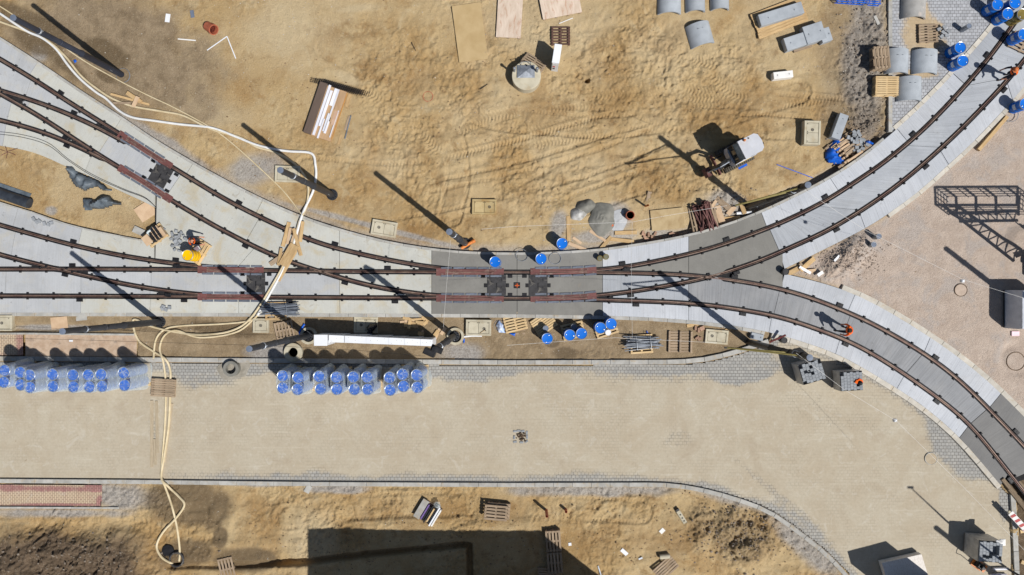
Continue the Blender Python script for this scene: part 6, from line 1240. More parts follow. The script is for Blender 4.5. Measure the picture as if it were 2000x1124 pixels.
# plastic bags, black bag, reflective sheet
crumple([(714, 640), (722, 632), (737, 630), (739, 640), (730, 648), (726, 655), (716, 656), (718, 646)], .35, 'shiny black bag lying on the shaded chamber', mat('black_bag', C(44, 46, 54), C(28, 30, 36), .2, 6, .6, 10), 91, 'bin_bag', 'bag', base=EZ + .1, step=.05); crumple([(967, 634), (975, 625), (984, 634), (988, 652), (972, 650)], .25, 'crumpled white and blue sheet against the pale pallet', mat('white_sheet', C(236, 240, 248), C(150, 176, 220), .4, 5, .4, 8), 93, 'plastic_sheet', 'plastic sheet', base=EZ + .02, step=.05)
for k, (poly, l) in enumerate((([(582, 650), (590, 636), (594, 630), (598, 634), (594, 640), (586, 655)], 'blue plastic tool bag in the shade beside the concrete ring'), ([(991, 651), (1010, 650), (1006, 654), (1009, 660)], 'torn blue plastic scrap beside the pale pallet and its old twin'), ([(1261, 643), (1264, 646), (1267, 652), (1262, 652)], 'pointed blue scrap beside the tube bundle on the pale pallet'), ([(902, 660), (908, 661), (909, 668), (905, 672), (903, 664)], 'blue plastic piece by the concrete ring'), ([(143, 118), (150, 116), (153, 122), (147, 126)], 'blue packaging scrap beside the hoses'), ([(74, 64), (81, 65), (81, 70), (75, 70)], 'blue packaging scrap at the wrapped pole'), ([(1500 + 128, 3 - 1), (1560 + 80, 1), (1640, 3), (1630, 5)], 'blue strip scrap on the rubble by the cage'))): crumple(poly, .10, l, tarp_blue, 100 + k, 'plastic_scrap', 'plastic scrap', step=.04, lift=.05)
# blue reinforcement cage
p = E(1672, 2); t = thing('steel_cage', 'blue painted steel cage lying at the rubble edge', 'steel cage', (p.x, p.y, EZ + .05), ang(80, 6)); m = MB()
for y in (-.22, 0, .22): m.tube([(-1.15, y, .05), (1.15, y, .05)], .03, 6); m.tube([(-1.15, y, .3), (1.15, y, .3)], .03, 6)
for k in range(9): x = -1.1 + k * .275; m.tube([(x, -.22, .05), (x, -.22, .3), (x, .22, .3), (x, .22, .05)], .022, 5)
m.build('frame', tarp_blue, t)
# white strips, flat scraps, small litter
for k, (x0, y0, x1, y1, w_, l) in enumerate(((405, 99, 444, 72, .05, 'white plastic strip pointing at the terracotta pipe'), (444, 72, 461, 115, .05, 'white plastic strip bent away from the terracotta pipe'), (1092, 47, 1119, 36, .04, 'white strip near the dark brown pallet'), (348, 77, 383, 80, .06, 'pale crumpled strip on the brown soil'), (804, 84, 812, 100, .03, 'thin dark cable end on the sand'), (1517, 322, 1583, 349, .035, 'blue and black hose piece near the tarpaulin pile'), (1168, 1105, 1174, 1124, .06, 'grey tube end near the slatted pallet row'), (938, 176, 952, 165, .03, 'dark wire bit on the sand'))):
    a = E(x0, y0); b = E(x1, y1); c = (a + b) / 2; tag(MB().box((0, 0, .02), ((b - a).length, w_, .02)).build('plastic_strip', [white_p, white_p, cream_p, cream_p, black_m, tarp_blue, steel_m, black_m][k], None, loc=(c.x, c.y, max(a.z, b.z, c.z) + .01), rz=math.atan2(b.y - a.y, b.x - a.x)), l, 'strip')
for k, (x, y, L, W, a, l) in enumerate(((328, 36, .45, .25, ang(2, -14), 'white card on the brown soil, brighter'), (376, 28, .40, .20, ang(-2, -14), 'grey card on the brown soil'), (602, 955, .42, .30, ang(-10, 18), 'grey concrete block lying beside the road kerb'), (1219, 1078, .42, .20, ang(18, 16), 'white corrugated piece on the excavated earth'), (1293, 1037, .28, .22, ang(12, -12), 'square cream tile on the excavated earth'), (1113, 1063, .16, .16, .1, 'small white square by the pallet row'), (1251, 1091, .22, .09, ang(20, -8), 'small grey metal offcut near the slatted pallet'), (147, 665, .2, .1, .0, 'small white packet on the crushed base'), (1712, 40, .5, .16, ang(18, 40), 'grey slat on the rubble beside the paved corner'), (1982, 652, .4, .25, 0, 'pink package beside the tarpaulin stack'), (160, 622, .6, .25, .1, 'grey flat stone beside the dark pole'))):
    p = E(x, y); z = p.z if not (653 < y < 700 and x < 268) else -.08; tag(MB().box((0, 0, .05), (L, W, .08 if k in (2, 3, 9) else .02), ch=.004).build('flat_scrap', [white_p, cap_m, kerb_m, white_p, cream_p, white_p, steel_m, white_p, kerb_m, mat('pink_pack', C(242, 214, 220), C(230, 196, 204), .6), kerb_m][k], None, loc=(p.x, p.y, z - .02), rz=a), l, 'scrap')
p = E(1330, 1008); t = thing('metal_bracket', 'perforated cream metal bracket on the excavated earth', 'bracket', (p.x, p.y, p.z + .02), ang(16, 26)); MB().box((0, 0, .04), (.85, .22, .05), ch=.01).build('plate', conc_beige, t)
for x in (-.1, .1, .28): MB().box((x, 0, .068), (.07, .08, .01)).build('slot', black_m, t)
MB().box((-.4, 0, .06), (.14, .2, .09), ch=.02).build('end_block', black_m, t)
p = E(1297, 1085); tag(MB().lathe([(.13, -.26), (.13, .26), (.11, .26), (.11, -.26), (.13, -.26)], n=18, M=Euler((0, PI / 2, 0)).to_matrix()).build('pipe_offcut', conc_beige, None, True, loc=(p.x, p.y, p.z + .15), rz=.1), 'short cream pipe offcut touching the slanting pallet', 'pipe')
p = E(905, 658); tag(MB().tube([(0, 0, .05), (.5, .03, .05), (1.0, 0, .05)], .05, 8).build('white_pipe', white_p, None, True, loc=(p.x, p.y, EZ), rz=.05), 'white plastic pipe beside the ring of the black box pole', 'pipe')
slab_thing(1479, 658, .66, .34, .22, ang(22, 5), 'pale concrete block by the pole foot at the road corner', EZ); p = E(1510, 660); tag(MB().box((0, 0, .35), (.9, .09, .09), tilt=(0, -.5, 0)).build('steel_post', mat('dark_red_steel', C(120, 62, 58), C(96, 50, 48), .7), None, loc=(p.x, p.y, EZ), rz=ang(30, -18)), 'dark red steel post leaning near the bracket pole', 'post')
# road hole, paver gaps
p = G(1017, 853, RZ); t = thing('road_patch', 'small broken hole in the dusty road with dug out pavers', 'hole', (p.x, p.y, RZ)); heap_m = MB()
for k in range(26): heap_m.rock((random.uniform(-.25, .25), random.uniform(-.25, .25), .02), random.uniform(.04, .09))
heap_m.build('spoil', mat('dark_spoil', C(112, 94, 76), C(76, 62, 50), .95), t)
for k, (bx_, by_) in enumerate(((-.3, .28), (-.1, .31), (.12, .29), (.33, .2), (.34, -.02), (-.34, -.05), (-.3, -.28), (.05, -.31), (.3, -.26))): MB().box((bx_, by_, .012), (.19, .1, .05), (0, 0, .1, 1.5, 1.6, 1.5, .1, 0, .4)[k]).build('paver', pale_grey, t)
# barrier tape bundle and striped barrier board
tape = mat('barrier_tape', C(236, 232, 232), C(206, 40, 46), .5, 9, .4, 12); crumple([(1733, 200), (1738, 198), (1739, 220), (1738, 238), (1731, 236), (1733, 218)], .2, 'bunched red and white barrier tape at the paved corner kerb', tape, 131, 'barrier_tape', 'tape', base=EZ, step=.03, sharp=4)
a = G(1973, 1002, .5); b = G(2014, 1046, .5); t = thing('barrier_board', 'red and white striped warning board beside the kerb', 'warning board', ((a.x + b.x) / 2, (a.y + b.y) / 2, -.2), math.atan2(b.y - a.y, b.x - a.x)); Lb = (b - a).length; MB().box((0, 0, .7), (Lb, .3, .04), ch=.01).build('board', cream_p, t); redm = mat('warning_red', C(186, 74, 72), C(168, 60, 60), .6)
for k in range(5): MB().add([(-Lb / 2 + .1 + k * .33 + s * .1 * 0 + dx, dy, .724) for dx, dy, s in ((0, -.13, 0), (.15, -.13, 0), (.22, .13, 0), (.07, .13, 0))], [(0, 1, 2, 3)]).build('stripe', redm, t)
for x in (-Lb / 2 + .1, Lb / 2 - .1): MB().box((x, 0, .34), (.05, .05, .68)).build('leg', steel_m, t)
MB().box((-Lb / 2 - .06, 0, .7), (.12, .12, .06)).build('lamp', conc_beige, t)
for x, y, l in ((1995, 1037, 'square tan foot block on the bare soil beside the barrier'), (1997, 1098, 'tan foot block on the bare soil by the straight kerb')): q = E(x, y); tag(MB().box((0, 0, .04), (.22, .2, .08), ch=.01).build('timber_block', wood_new, None, loc=tuple(q), rz=.2 if y < 1050 else -.4), l, 'block')
# plate compactor
p = G(1915, 1106, RZ + .3); t = thing('plate_compactor', 'orange plate compactor with a tall looped handle', 'compactor', (p.x, p.y, RZ), ang(20, 14)); MB().box((0, 0, .06), (.6, .45, .05), ch=.02).build('base_plate', orange_pipe_m, t); MB().box((-.02, 0, .26), (.36, .34, .3), ch=.05).build('engine', black_m, t); MB().lathe([(.1, 0), (.1, .12), (0, .13)], (.05, 0, .4), 14).build('air_filter', black_m, t, True); MB().box((.25, 0, .3), (.12, .4, .06)).build('frame', orange_pipe_m, t)
MB().tube([(-.2, -.15, .3), (-.35, -.13, .75), (-.42, -.2, 1.0), (-.45, 0, 1.06), (-.42, .2, 1.0), (-.35, .13, .75), (-.2, .15, .3)], .02, 7).build('handle', black_m, t, True)
for x, y, l in ((1952, 1110, 'clear film roll beside the plate compactor, nearer the wrapped block stack'), (1948, 1122, 'second clear film roll beside the plate compactor')): q = G(x, y, RZ); tag(MB().lathe([(.07, -.4), (.08, 0), (.07, .4)], n=12, M=Euler((0, PI / 2, 0)).to_matrix()).build('film_roll', mat('bright_film', C(226, 226, 232), C(190, 190, 198), .3, 5, .5, 10), None, True, loc=(q.x, q.y, RZ + .09), rz=.02), l, 'film roll')
# ---- low white trailer with a tall box at the frame edge
q = [G(1722, 1100, .42 + RZ), G(1800, 1083, .42 + RZ), G(1816, 1135, .42 + RZ), G(1738, 1152, .42 + RZ)]; c = sum((Vector((v.x, v.y, 0)) for v in q), Vector()) / 4; t = thing('site_trailer', 'low white speckled platform with a tall box behind it at the road end', 'trailer', (c.x, c.y, RZ)); poly = [(v.x - c.x, v.y - c.y) for v in q]
MB().prism(poly, 0.06, .42).build('platform', mat('worn_white_deck', C(250, 246, 240), C(232, 222, 212), .8, 9, .6, 20, stretch=(4, 1, 1), dirt=C(160, 138, 122), dirt_amt=.4), t); tp = [SHP(1655, 1077, 3.5, RZ), SHP(1730, 1057, 3.5, RZ)]; u = (tp[1] - tp[0]); n_ = Vector((u.y, -u.x, 0)).normalized() * .68; MB().prism([(v.x - c.x, v.y - c.y) for v in (tp[0], tp[1], tp[1] + n_, tp[0] + n_)], .3, 3.5).build('box_body', mat('site_box', C(120, 126, 134), C(104, 110, 118), .6), t); MB().prism([(x * .8, y * .8) for x, y in poly], 0, .06).build('skid', black_m, t)
# ---- tarpaulin stack and platform truck at the frame edge
a = G(1962, 567, -.08); b = G(1962, 641, -.08); t = thing('covered_stack', 'tall stack under a grey tarpaulin on the gravel edge', 'covered stack', ((a.x + b.x) / 2 + .75, (a.y + b.y) / 2, -.09)); hh = (a.y - b.y) / 2; m = MB(); vs = []; fs = []; N = 16
for k, (zz, ins) in enumerate(((0, 0), (.5, .015), (1.0, .02), (1.25, .04), (1.28, .12), (1.28, .6))):
    for i in range(4 * N):
        sd, f = divmod(i, N); f /= N; w_ = .75 - ins; h_ = hh - ins; wr = .018 * math.sin(i * 2.1 + k) * (1 if k in (1, 2) else .3)
        x, y = [(-w_ + 2 * w_ * f, -h_), (w_, -h_ + 2 * h_ * f), (w_ - 2 * w_ * f, h_), (-w_, h_ - 2 * h_ * f)][sd]; vs.append((x * (1 + wr), y * (1 + wr), zz))
for k in range(5):
    for i in range(4 * N): j = (i + 1) % (4 * N); fs.append((k * 4 * N + i, k * 4 * N + j, (k + 1) * 4 * N + j, (k + 1) * 4 * N + i))
fs.append(tuple(5 * 4 * N + i for i in range(4 * N))); m.add(vs, fs).build('tarpaulin', mat('site_tarpaulin', C(222, 226, 234), C(204, 208, 216), .6, 2, .5, 5, rnd=0), t, True); MB().tube([(-.80, -hh * .98, .03), (-.80, hh * .98, .03)], .03, 6).build('hem_rope', black_m, t)
a = G(2022, 505, -.05); t = thing('platform_truck', 'black platform truck with a lattice boom and railed basket', 'truck', (a.x + 1.2, a.y, -.08), 0)
MB().box((0, -.1, .8), (2.1, 2.6, .9), ch=.08).build('body', mat('truck_black', C(36, 37, 42), C(26, 27, 31), .35, 2, .05, 20), t); MB().box((-1.07, -.3, 1.1), (.05, 1.0, .3)).build('side_marker', mat('truck_red', C(150, 30, 40), C(120, 24, 32), .4), t); MB().box((0, .7, 1.28), (1.7, .9, .08)).build('deck', cover_m, t); MB().tube([(-1.12, 1.1, 1.2), (-1.3, 1.25, 1.3), (-1.3, 1.25, .9)], .03, 6).build('mirror_arm', black_m, t); MB().box((-1.3, 1.25, .85), (.06, .18, .3)).build('mirror', black_m, t)
for y in (-.95, .8):
    for s in (-1, 1): wh = MB().lathe([(.2, -.13), (.4, -.13), (.45, -.08), (.45, .08), (.4, .13), (.2, .13)], (s * .93, y, .45), 24, Euler((0, PI / 2, 0)).to_matrix()).build('wheel', black_m, t, True); MB().lathe([(0, -.1), (.22, -.1), (.22, .1), (0, .1)], (s * .93, y, .45), 16, Euler((0, PI / 2, 0)).to_matrix()).build('rim', steel_m, wh, True)
O = Vector(t.location); zb = 4.6
def sp(x, y, h): return SHP(x, y, h, -.06) - O
bas = MB(); c4 = [sp(1830, 367, zb), sp(1992, 366, zb), sp(1990, 402, zb), sp(1832, 402, zb)]
for i in range(4): bas.tube([c4[i], c4[(i + 1) % 4]], .07, 6)
bas.build('basket_frame', black_m, t); bas = MB()
for k in range(1, 5):
    d_ = Vector((0, 0, -.25 * k)); cc = [v + d_ for v in c4]
    for i in range(4): bas.tube([cc[i], cc[(i + 1) % 4]], .022, 5)
for i in range(4):
    for f in (0, .25, .5, .75): q = c4[i].lerp(c4[(i + 1) % 4], f); bas.tube([q, q - Vector((0, 0, 1.1))], .03, 5)
bas.build('railing', black_m, t); bas = MB()
for f in (.10, .34, .58, .86): q0 = c4[0].lerp(c4[1], f); q1 = q0 - Vector((0, 0, 1.1)); q2 = c4[3].lerp(c4[2], f) - Vector((0, 0, 1.1)); bas.tube([q0, q1, q2], .07, 6)
bas.build('cross_beams', black_m, t)
def lattice(p0, p1, q0, q1, n, r0, r1, name):
    m = MB(); m.tube([p0, p1], r0, 6); m.tube([q0, q1], r0, 6)
    for k in range(n): m.tube([p0.lerp(p1, k / n), q0.lerp(q1, (k + .5) / n)], r1, 5); m.tube([q0.lerp(q1, (k + .5) / n), p0.lerp(p1, (k + 1) / n)], r1, 5)
    m.build(name, black_m, t)
lattice(sp(1845, 402, 4.4), sp(1985, 512, 1.7), sp(1872, 402, 4.5), sp(1992, 488, 1.9), 8, .085, .035, 'lattice_boom'); lattice(sp(1858, 418, 4.3), sp(1990, 414, 4.0), sp(1878, 434, 4.1), sp(1992, 432, 3.8), 7, .08, .035, 'lattice_jib'); MB().tube([sp(1985, 500, 1.8), Vector((0, 0, 1.6))], .16, 8).build('boom_foot', black_m, t)
# ---- building whose shadow falls on the excavated earth
hb = 10.0; c0 = SHP(600, 1029, hb, EZ); c1 = SHP(1052, 1038, hb, EZ); t = thing('site_building', 'flat roofed rendered building standing beside the excavated earth', 'building', ((c0.x + c1.x) / 2, c0.y, EZ)); w2 = (c1.x - c0.x) / 2; bm_ = mat('render_wall', C(200, 194, 182), C(184, 178, 166), .9, 1.5)
MB().box((0, -4.0, hb / 2 - .2), (2 * w2, 8, hb - .4)).build('wall', bm_, t); MB().box((0, -4.0, hb - .2), (2 * w2, 8, .4)).build('roof', cover_m, t)
for k in range(4):
    for lv in range(3): wd = MB().box((-w2 + 1.6 + k * (2 * w2 - 3.2) / 3, .02, 1.7 + lv * 2.9), (1.4, .08, 1.5)).build('window', white_p, t); MB().box((-w2 + 1.6 + k * (2 * w2 - 3.2) / 3, .065, 1.7 + lv * 2.9), (1.24, .02, 1.34)).build('pane', mat('window_glass', C(60, 70, 80), C(44, 52, 60), .1), wd)
# ---- thin overhead wires
def wire(pts, z, m, label, r=.0055):
    w = [G(x, y, zz) for (x, y), zz in zip(pts, z if isinstance(z, (list, tuple)) else [z] * len(pts))]; o = w[0].copy(); tag(MB().tube([a - o for a in w], r, 5).build('overhead_wire', m, None, loc=tuple(o)), label, 'wire')
ww = mat('pale_rope', C(232, 230, 226), C(214, 212, 208), .6, 3, 0); dwm = mat('dark_wire', C(52, 50, 48), C(40, 38, 36), .6, 3, 0)
wire([(1555, 690), (1650, 762), (1750, 822), (1880, 950), (2020, 1095)], [7.3, 6.9, 6.7, 6.7, 6.9], ww, 'pale span wire running from the road corner pole over the road'); wire([(1572, 372), (1690, 450), (1880, 546), (2030, 592)], [7.3, 6.8, 6.6, 6.8], ww, 'pale span wire over the pinkish gravel'); wire([(940, 448), (1000, 443), (1235, 434), (1300, 422), (1420, 402)], 6.0, ww, 'pale wire over the cement heap to the bracket arm'); wire([(1235, 434), (1233, 520), (1235, 660)], 6.0, ww, 'pale wire crossing the tracks beside the brass cans')
wire([(990, 675), (1100, 667), (1200, 660), (1400, 670)], [6.1, 6.0, 5.9, 5.9], ww, 'pale wire over the drum pallets to the bracket arm'); wire([(880, 470), (872, 560), (866, 640)], 6.0, ww, 'pale wire crossing the tracks beside the single blue drum'); wire([(-20, 660), (150, 664), (400, 672), (560, 677)], .9, dwm, 'dark cord stretched over the crushed base', .008); wire([(560, 677), (700, 685), (830, 696)], .8, dwm, 'dark cord stretched past the white cabinets', .008)
for (x, y), l in (((1882, 549), 'white wire tag over the pinkish gravel'), ((1750, 822), 'white wire tag over the dusty road')): q = G(x, y, 6.65); tag(MB().box((0, 0, -.08), (.13, .13, .16), ch=.03).build('wire_tag', white_p, None, loc=tuple(q)), l, 'tag')
# ---- excavator
def excavator():
    rz = ang(-57, 29); c = G(1460, 288, 2.25); t = thing('mini_excavator', 'small white and grey excavator with its boom lowered on the sand', 'excavator', (c.x - .22 * math.cos(rz) * 0, c.y, EZ), rz)
    exw = mat('excavator_white', C(214, 216, 222), C(198, 200, 206), .35, 1.5, .03, 20, rnd=0, dirt=C(190, 180, 164), dirt_amt=.25); exd = mat('excavator_dark', C(58, 58, 60), C(42, 42, 44), .5, 4, .2, 30); glass = mat('cab_glass', C(70, 74, 76), C(40, 44, 46), .08, 3, 0); rub = mat('track_rubber', C(104, 98, 88), C(76, 70, 62), .85, 6, .3, 30)
    for s in (-1, 1):
        tr = MB().box((0, s * .52, .24), (1.15, .18, .3), ch=.03).build('track_frame', exd, t)
        n = 34; pts = []; a_ = .62; r_ = .23
        for k in range(n):
            u = k / n * (4 * a_ + 2 * PI * r_)
            if u < 2 * a_: q = (-a_ + u, 2 * r_, 0)
            elif u < 2 * a_ + PI * r_: th = (u - 2 * a_) / r_; q = (a_ + r_ * math.sin(th), r_ + r_ * math.cos(th), th)
            elif u < 4 * a_ + PI * r_: q = (a_ - (u - 2 * a_ - PI * r_), 0, PI)
            else: th = (u - 4 * a_ - PI * r_) / r_; q = (-a_ - r_ * math.sin(th), r_ - r_ * math.cos(th), PI + th)
            pts.append(q)
        pad = MB().box((0, 0, 0), (.085, .25, .035), ch=.008).mesh('track_pad'); pad.materials.append(rub)
        for q in pts: inst(pad, 'track_pad', tr, (q[0], s * .52, q[1] + .02), (0, q[2], 0))
    MB().lathe([(.38, .4), (.38, .56), (0, .56)], n=24).build('slew_ring', exd, t, True)
    hull = MB().prism([(-.85, -.42), (-.70, -.5), (.45, -.5), (.55, -.3), (.55, .3), (.45, .5), (-.70, .5), (-.85, .42), (-.9, 0)], .55, 1.15).build('upper_body', exw, t)
    MB().box((-.2, .505, .85), (.7, .012, .12)).build('stripe', mat('yellow_stripe', C(240, 200, 20), C(230, 188, 10), .5), hull); MB().box((-.1, .72, .35), (.5, .12, .03)).build('step', tarp_blue, t)
    cab = MB().box((.0, 0, 1.66), (.92, .90, 1.1), ch=.04).build('cab', glass, t)
    for x in (-.45, .45):
        for y in (-.44, .44): MB().box((x, y, 1.66), (.07, .07, 1.12)).build('pillar', exd, cab)
    MB().prism([(.32, -.48), (.32, .48), (-.62, .48), (-.78, .36), (-.84, 0), (-.78, -.36), (-.62, -.48)], 2.2, 2.29).build('roof', exw, cab); MB().box((.44, 0, 2.22), (.28, .92, .08), ch=.03).build('skylight', glass, cab); MB().box((.30, 0, 2.27), (.03, .96, .06)).build('roof_trim', exd, cab)
    MB().lathe([(.06, 2.28), (.065, 2.36), (.05, 2.43), (0, 2.45)], (-.05, -.38, 0), 14).build('beacon', orange_pipe_m, cab, True); MB().lathe([(.035, 2.28), (.035, 2.33), (0, 2.33)], (-.28, -.38, 0), 12).build('exhaust', exd, cab, True); MB().box((-.95, .15, 1.9), (.1, .1, .12), ch=.02).build('rear_lamp', exd, cab)
    MB().box((1.12, 0, .28), (.06, 1.15, .36), ch=.01).build('dozer_blade', rust_m, t); [MB().box((.9, s * .3, .3), (.5, .07, .07)).build('blade_arm', exd, t) for s in (-1, 1)]
    b0 = Vector((.6, .1, .85)); b1 = Vector((.95, .12, 1.75)); b2 = Vector((1.45, .15, 1.95)); b3 = Vector((1.72, .17, .9)); bo = MB(); bo.tube([b0, b1, b2], [.10, .12, .08], 4).build('boom', exd, t); MB().tube([b2 + Vector((-.08, 0, .1)), b2, b3], [.06, .08, .06], 4).build('stick', exd, t)
    MB().tube([Vector((.72, .14, .62)), Vector((1.05, .16, 1.5))], .05, 8).build('boom_cylinder', exd, t); MB().tube([Vector((.98, .22, 1.98)), Vector((1.75, .26, 1.72))], .038, 8).build('stick_cylinder', steel_m, t); MB().tube([Vector((1.58, .2, 1.55)), Vector((1.86, .2, 1.0))], .03, 8).build('bucket_cylinder', steel_m, t)
    bk_ = MB(); w_ = .24; prof = [(1.66, .95), (1.9, .9), (2.0, .62), (1.9, .3), (1.62, .16), (1.42, .2), (1.66, .36), (1.7, .6)]
    vs = [(x, y_ + .17, z_) for y_ in (-w_, w_) for x, z_ in prof]; n = len(prof); bk_.add(vs, [tuple(range(n)), tuple(range(2 * n - 1, n - 1, -1))] + [(i, n + i, n + (i + 1) % n, (i + 1) % n) for i in range(n)]); bk_.build('bucket', rust_m, t)
    for s in (-1, 1): MB().box((1.05, s * .72, 1.9), (.04, .16, .24), ch=.01).build('mirror', exd, t) if False else None
    return t
excavator()
# ---- people
def person(loc, rz, label, J, cols, vest=True, hat=None, hair=None):
    """J: joints (x forward, y left, z up, radius, material index, parent)"""
    t = thing('person', label, 'person', loc, rz); names = list(J); me = bpy.data.meshes.new('body')
    me.from_pydata([J[k][:3] for k in names], [(names.index(J[k][5]), i) for i, k in enumerate(names) if J[k][5]], []); o = bpy.data.objects.new('body', me); COL.objects.link(o); sm = o.modifiers.new('skin', 'SKIN')
    for i, k in enumerate(names): sv = me.skin_vertices[0].data[i]; sv.radius = (J[k][3], J[k][3] * (.78 if k in ('chest', 'belly', 'hips') else 1)); sv.use_root = (k == 'hips')
    sb_ = o.modifiers.new('sub', 'SUBSURF'); sb_.levels = 2; sb_.render_levels = 2
    dg = bpy.context.evaluated_depsgraph_get(); nm = bpy.data.meshes.new_from_object(o.evaluated_get(dg)); nm.name = 'body'; bpy.data.objects.remove(o); nm.materials.clear()
    for m_ in cols: nm.materials.append(m_)
    P = [(Vector(J[k][:3]), J[k][4]) for k in names]
    for f in nm.polygons: f.material_index = min(P, key=lambda q: (q[0] - f.center).length)[1]; f.use_smooth = True
    inst(nm, 'body', t)
    hd = Vector(J['head'][:3])
    if vest:
        v = MB(); ch, be, hp = (Vector(J[k][:3]) for k in ('chest', 'belly', 'hips')); nk = Vector(J['neck'][:3]); sl_, sr = Vector(J['shl'][:3]), Vector(J['shr'][:3]); ax = (sl_ - sr).normalized(); pts = [hp.lerp(be, .2), be, ch, ch.lerp(nk, .65)]; wid = [(.19, .16), (.20, .165), (.225, .17), (.16, .12)]; n = 16; vs = []; fs = []
        for k, q in enumerate(pts):
            up_ = (pts[min(k + 1, 3)] - pts[max(k - 1, 0)]).normalized(); fw = ax.cross(up_).normalized()
            for i in range(n): a = 2 * PI * i / n; vs.append(q + ax * wid[k][0] * math.cos(a) + fw * wid[k][1] * math.sin(a))
        for k in range(3):
            for i in range(n): j = (i + 1) % n; fs.append((k * n + i, k * n + j, k * n + n + j, k * n + n + i))
        vo = v.add(vs, fs).build('vest', orange_v, t, True)
        for k in (0, 1):
            st_ = [vs[k * n + i].lerp(vs[k * n + n + i], f_) + (vs[k * n + i] - pts[k]).normalized() * .006 for f_ in (.45, .75) for i in range(n)]; MB().add(st_, [(i, (i + 1) % n, n + (i + 1) % n, n + i) for i in range(n)]).build('reflective_band', mat('reflective_yellow', C(240, 226, 120), C(226, 210, 100), .4), vo)
    if hat: MB().lathe([(.145, .0), (.15, .012), (.125, .03), (.12, .08), (.085, .125), (0, .14)], hd + Vector((0, 0, .045)), 18).build('helmet', hat, t, True)
    if hair: MB().lathe([(.112, -.02), (.118, .04), (.09, .1), (0, .125)], hd + Vector((-.012, 0, .015)), 16).build('hair', hair, t, True)
    return t
def skel(lean=.15, crouch=0.0, step=.18, armf=.2, armsp=.24, headf=.0, height=1.0):
    z = height; hip = .93 * z - crouch * .5; lx = math.sin(lean) * .5; J = {}
    sh = hip + math.cos(lean) * .48 * z
    J['hips'] = (0, 0, hip, .14, 1, None); J['belly'] = (lx * .4, 0, hip + (sh - hip) * .4, .145, 0, 'hips'); J['chest'] = (lx * .85, 0, hip + (sh - hip) * .85, .16, 0, 'belly'); J['neck'] = (lx * 1.1, 0, sh + .06, .058, 2, 'chest'); J['head'] = (lx * 1.2 + headf, 0, sh + .21 - headf * .4, .105, 2, 'neck'); J['crown'] = (lx * 1.2 + headf * 1.1, 0, sh + .28 - headf * .4, .075, 2, 'head'); J['nose'] = (lx * 1.2 + headf + .115, 0, sh + .19 - headf * .5, .018, 2, 'head')
    for s, n in ((1, 'l'), (-1, 'r')):
        f = s * step; J['sh' + n] = (lx, s * .19, sh, .068, 0, 'chest'); J['el' + n] = (lx + armf * .45, s * (armsp + .02), sh - .27, .05, 0, 'sh' + n); J['wr' + n] = (lx + armf, s * armsp, sh - .48 + armf * .25, .036, 2, 'el' + n); w_ = J['wr' + n]; J['pa' + n] = (w_[0] + .05, w_[1] - s * .01, w_[2] - .06, .034, 2, 'wr' + n)
        for q in range(4): J['f%d%s' % (q, n)] = (w_[0] + .09 + .008 * (q % 2), w_[1] + s * (-.035 + q * .02), w_[2] - .13 + .008 * abs(q - 1.5), .009, 2, 'pa' + n)
        J['th' + n] = (w_[0] + .10, w_[1] - s * .06, w_[2] - .07, .010, 2, 'pa' + n)
        J['hi' + n] = (0, s * .10, hip - .06, .098, 1, 'hips'); J['kn' + n] = (f * .6 + .05 + crouch * .5, s * .11, hip * .52, .068, 1, 'hi' + n); J['an' + n] = (f - .02 - crouch * .1, s * .11, .08, .045, 1, 'kn' + n); J['to' + n] = (f + .15 - crouch * .1, s * .12, .035, .042, 3, 'an' + n)
    return J
boots = mat('work_boots', C(58, 46, 38), C(42, 34, 28), .8)
p = G(1642, 643, 0); person((p.x, p.y, .006), ang(-46, -4), 'person in an orange vest walking between the curved rails near the block stacks', skel(.38, 0, .2, .12, .27, .06), (orange_v, navy, skin_m, boots), True, None, mat('dark_hair', C(58, 44, 36), C(44, 34, 28), .8))
p = G(1958, 152, 0); person((p.x, p.y, .006), ang(-40, 6), 'person in an orange vest and orange helmet bending over the rail near the concrete shells', skel(.62, .12, .2, .25, .25, .05), (navy, navy, skin_m, boots), True, mat('orange_helmet', C(210, 120, 66), C(190, 102, 52), .45))
K = skel(.45, .0, .0, .35, .2, .05); dz = .43
for k in list(K):
    v = K[k]
    if not k.startswith(('kn', 'an', 'to')): K[k] = (v[0], v[1], v[2] - dz) + v[3:]
for s, n in ((1, 'l'), (-1, 'r')):
    K['kn' + n] = (.25 if s > 0 else .34, s * .13, .09 if s > 0 else .45) + K['kn' + n][3:]; K['an' + n] = (-.16 if s > 0 else .30, s * .13, .07) + K['an' + n][3:]; K['to' + n] = (-.30 if s > 0 else .46, s * .13, .04) + K['to' + n][3:]
p = G(378, 473, .3); person((p.x, p.y, .006), ang(14, -1), 'bald person in an orange vest kneeling beside the yellow drum', K, (navy, navy, skin_m, boots))
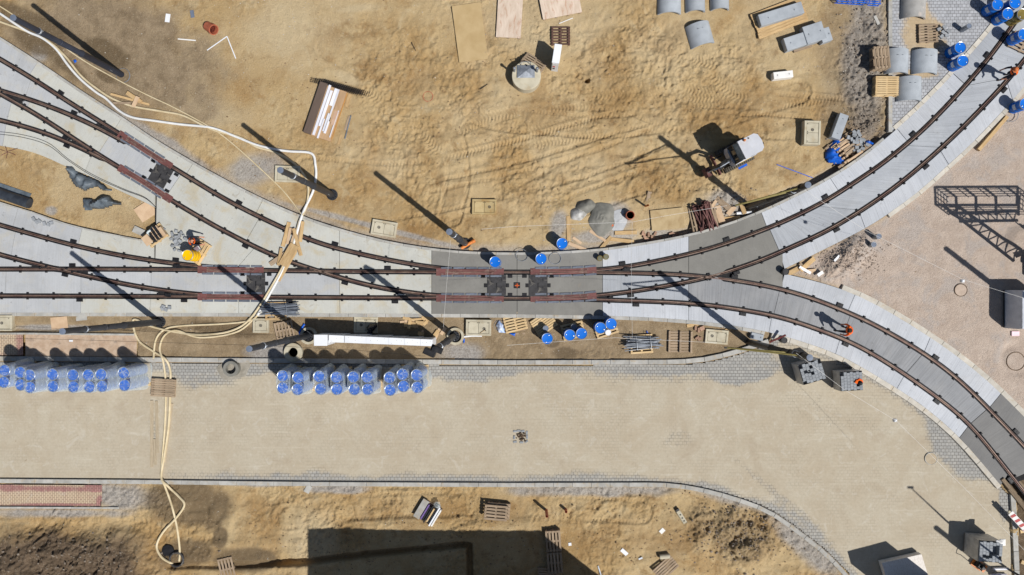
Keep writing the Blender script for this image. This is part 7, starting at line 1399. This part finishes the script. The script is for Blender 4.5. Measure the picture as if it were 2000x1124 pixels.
# ---- stones and litter nobody could count
def scatter(n, regions, r0, r1, m, name, seed, zfun=None):
    rr = random.Random(seed); mb = MB(); st = random.getstate(); random.seed(seed)
    g = np.random.default_rng(seed)
    for (cx, cy, sx, sy, k) in regions:
        m_ = int(n * k); x = g.normal(cx, sx, m_); y = g.normal(cy, sy, m_)
        bad = (in_poly(x, y, concrete_poly) & ~in_poly(x, y, island_poly)) | in_poly(x, y, road_poly) | in_poly(x, y, plaza_poly) | (x < -20) | (x > 2020) | (y < -20) | (y > 1144)
        for px, py in zip(x[~bad], y[~bad]):
            q = E(px, py); r = r0 * (r1 / r0) ** rr.random(); mb.rock((q.x, q.y, q.z + r * .25), r)
    random.setstate(st); o = mb.build(name, m); return kind(o, 'stuff')
stone_m = mat('earth_clods', C(160, 138, 108), C(120, 98, 72), .95, 6, .4, 30, rnd=0); pale_st = mat('pale_rubble', C(206, 200, 188), C(170, 162, 150), .9, 6, .3, 30, rnd=0); dk_st = mat('dark_rubble', C(150, 138, 124), C(116, 104, 92), .95, 6, .4, 30, rnd=0)
scatter(700, [(1100, 250, 300, 130, .9), (1000, 1040, 330, 50, .8), (1400, 1040, 120, 45, .5), (600, 1040, 120, 50, .3), (450, 250, 150, 120, .25)], .015, .055, stone_m, 'earth_clods', 1)
scatter(420, [(1690, 130, 26, 90, .8), (1680, 255, 28, 26, .5), (1450, 1045, 45, 36, .9), (120, 1090, 110, 26, .5), (1430, 415, 34, 20, .5)], .02, .085, dk_st, 'dark_rubble', 2)
scatter(420, [(1655, 500, 34, 18, 2.2)], .015, .06, mat('pink_rubble', C(186, 170, 156), C(150, 134, 120), .95, 6, .4, 30, rnd=0), 'pink_rubble', 4)
scatter(330, [(1680, 150, 36, 120, .7), (900, 160, 350, 110, .5), (560, 30, 60, 30, .15), (1100, 435, 24, 30, .3), (1590, 125, 16, 10, .05), (700, 1030, 350, 50, .35), (1600, 525, 34, 10, .3), (400, 60, 200, 60, .15), (1000, 655, 260, 26, .3), (260, 370, 40, 20, .06), (1420, 425, 30, 14, .3), (90, 90, 60, 40, .1)], .012, .042, pale_st, 'pale_rubble', 3)
for k, (x, y, L, W, a) in enumerate(((1552, 528, .9, .25, .45), (1575, 517, 1.0, .25, .7), (1570, 528, .7, .14, -.5), (1583, 530, .5, .22, .1), (1566, 522, .5, .16, -.9), (1600, 535, .35, .18, .6), (1634, 505, .4, .12, .8))): board(x, y, L, W, a, 'splintered board in the rubble at the tip of the gravel wedge', [wood_tan, wood_tan, white_p, card, wood_grey, cream_p, white_p][k], .03, lift=.08 + .03 * (k % 3), group='boards in the wedge rubble', tilt=(.1, .08, 0))
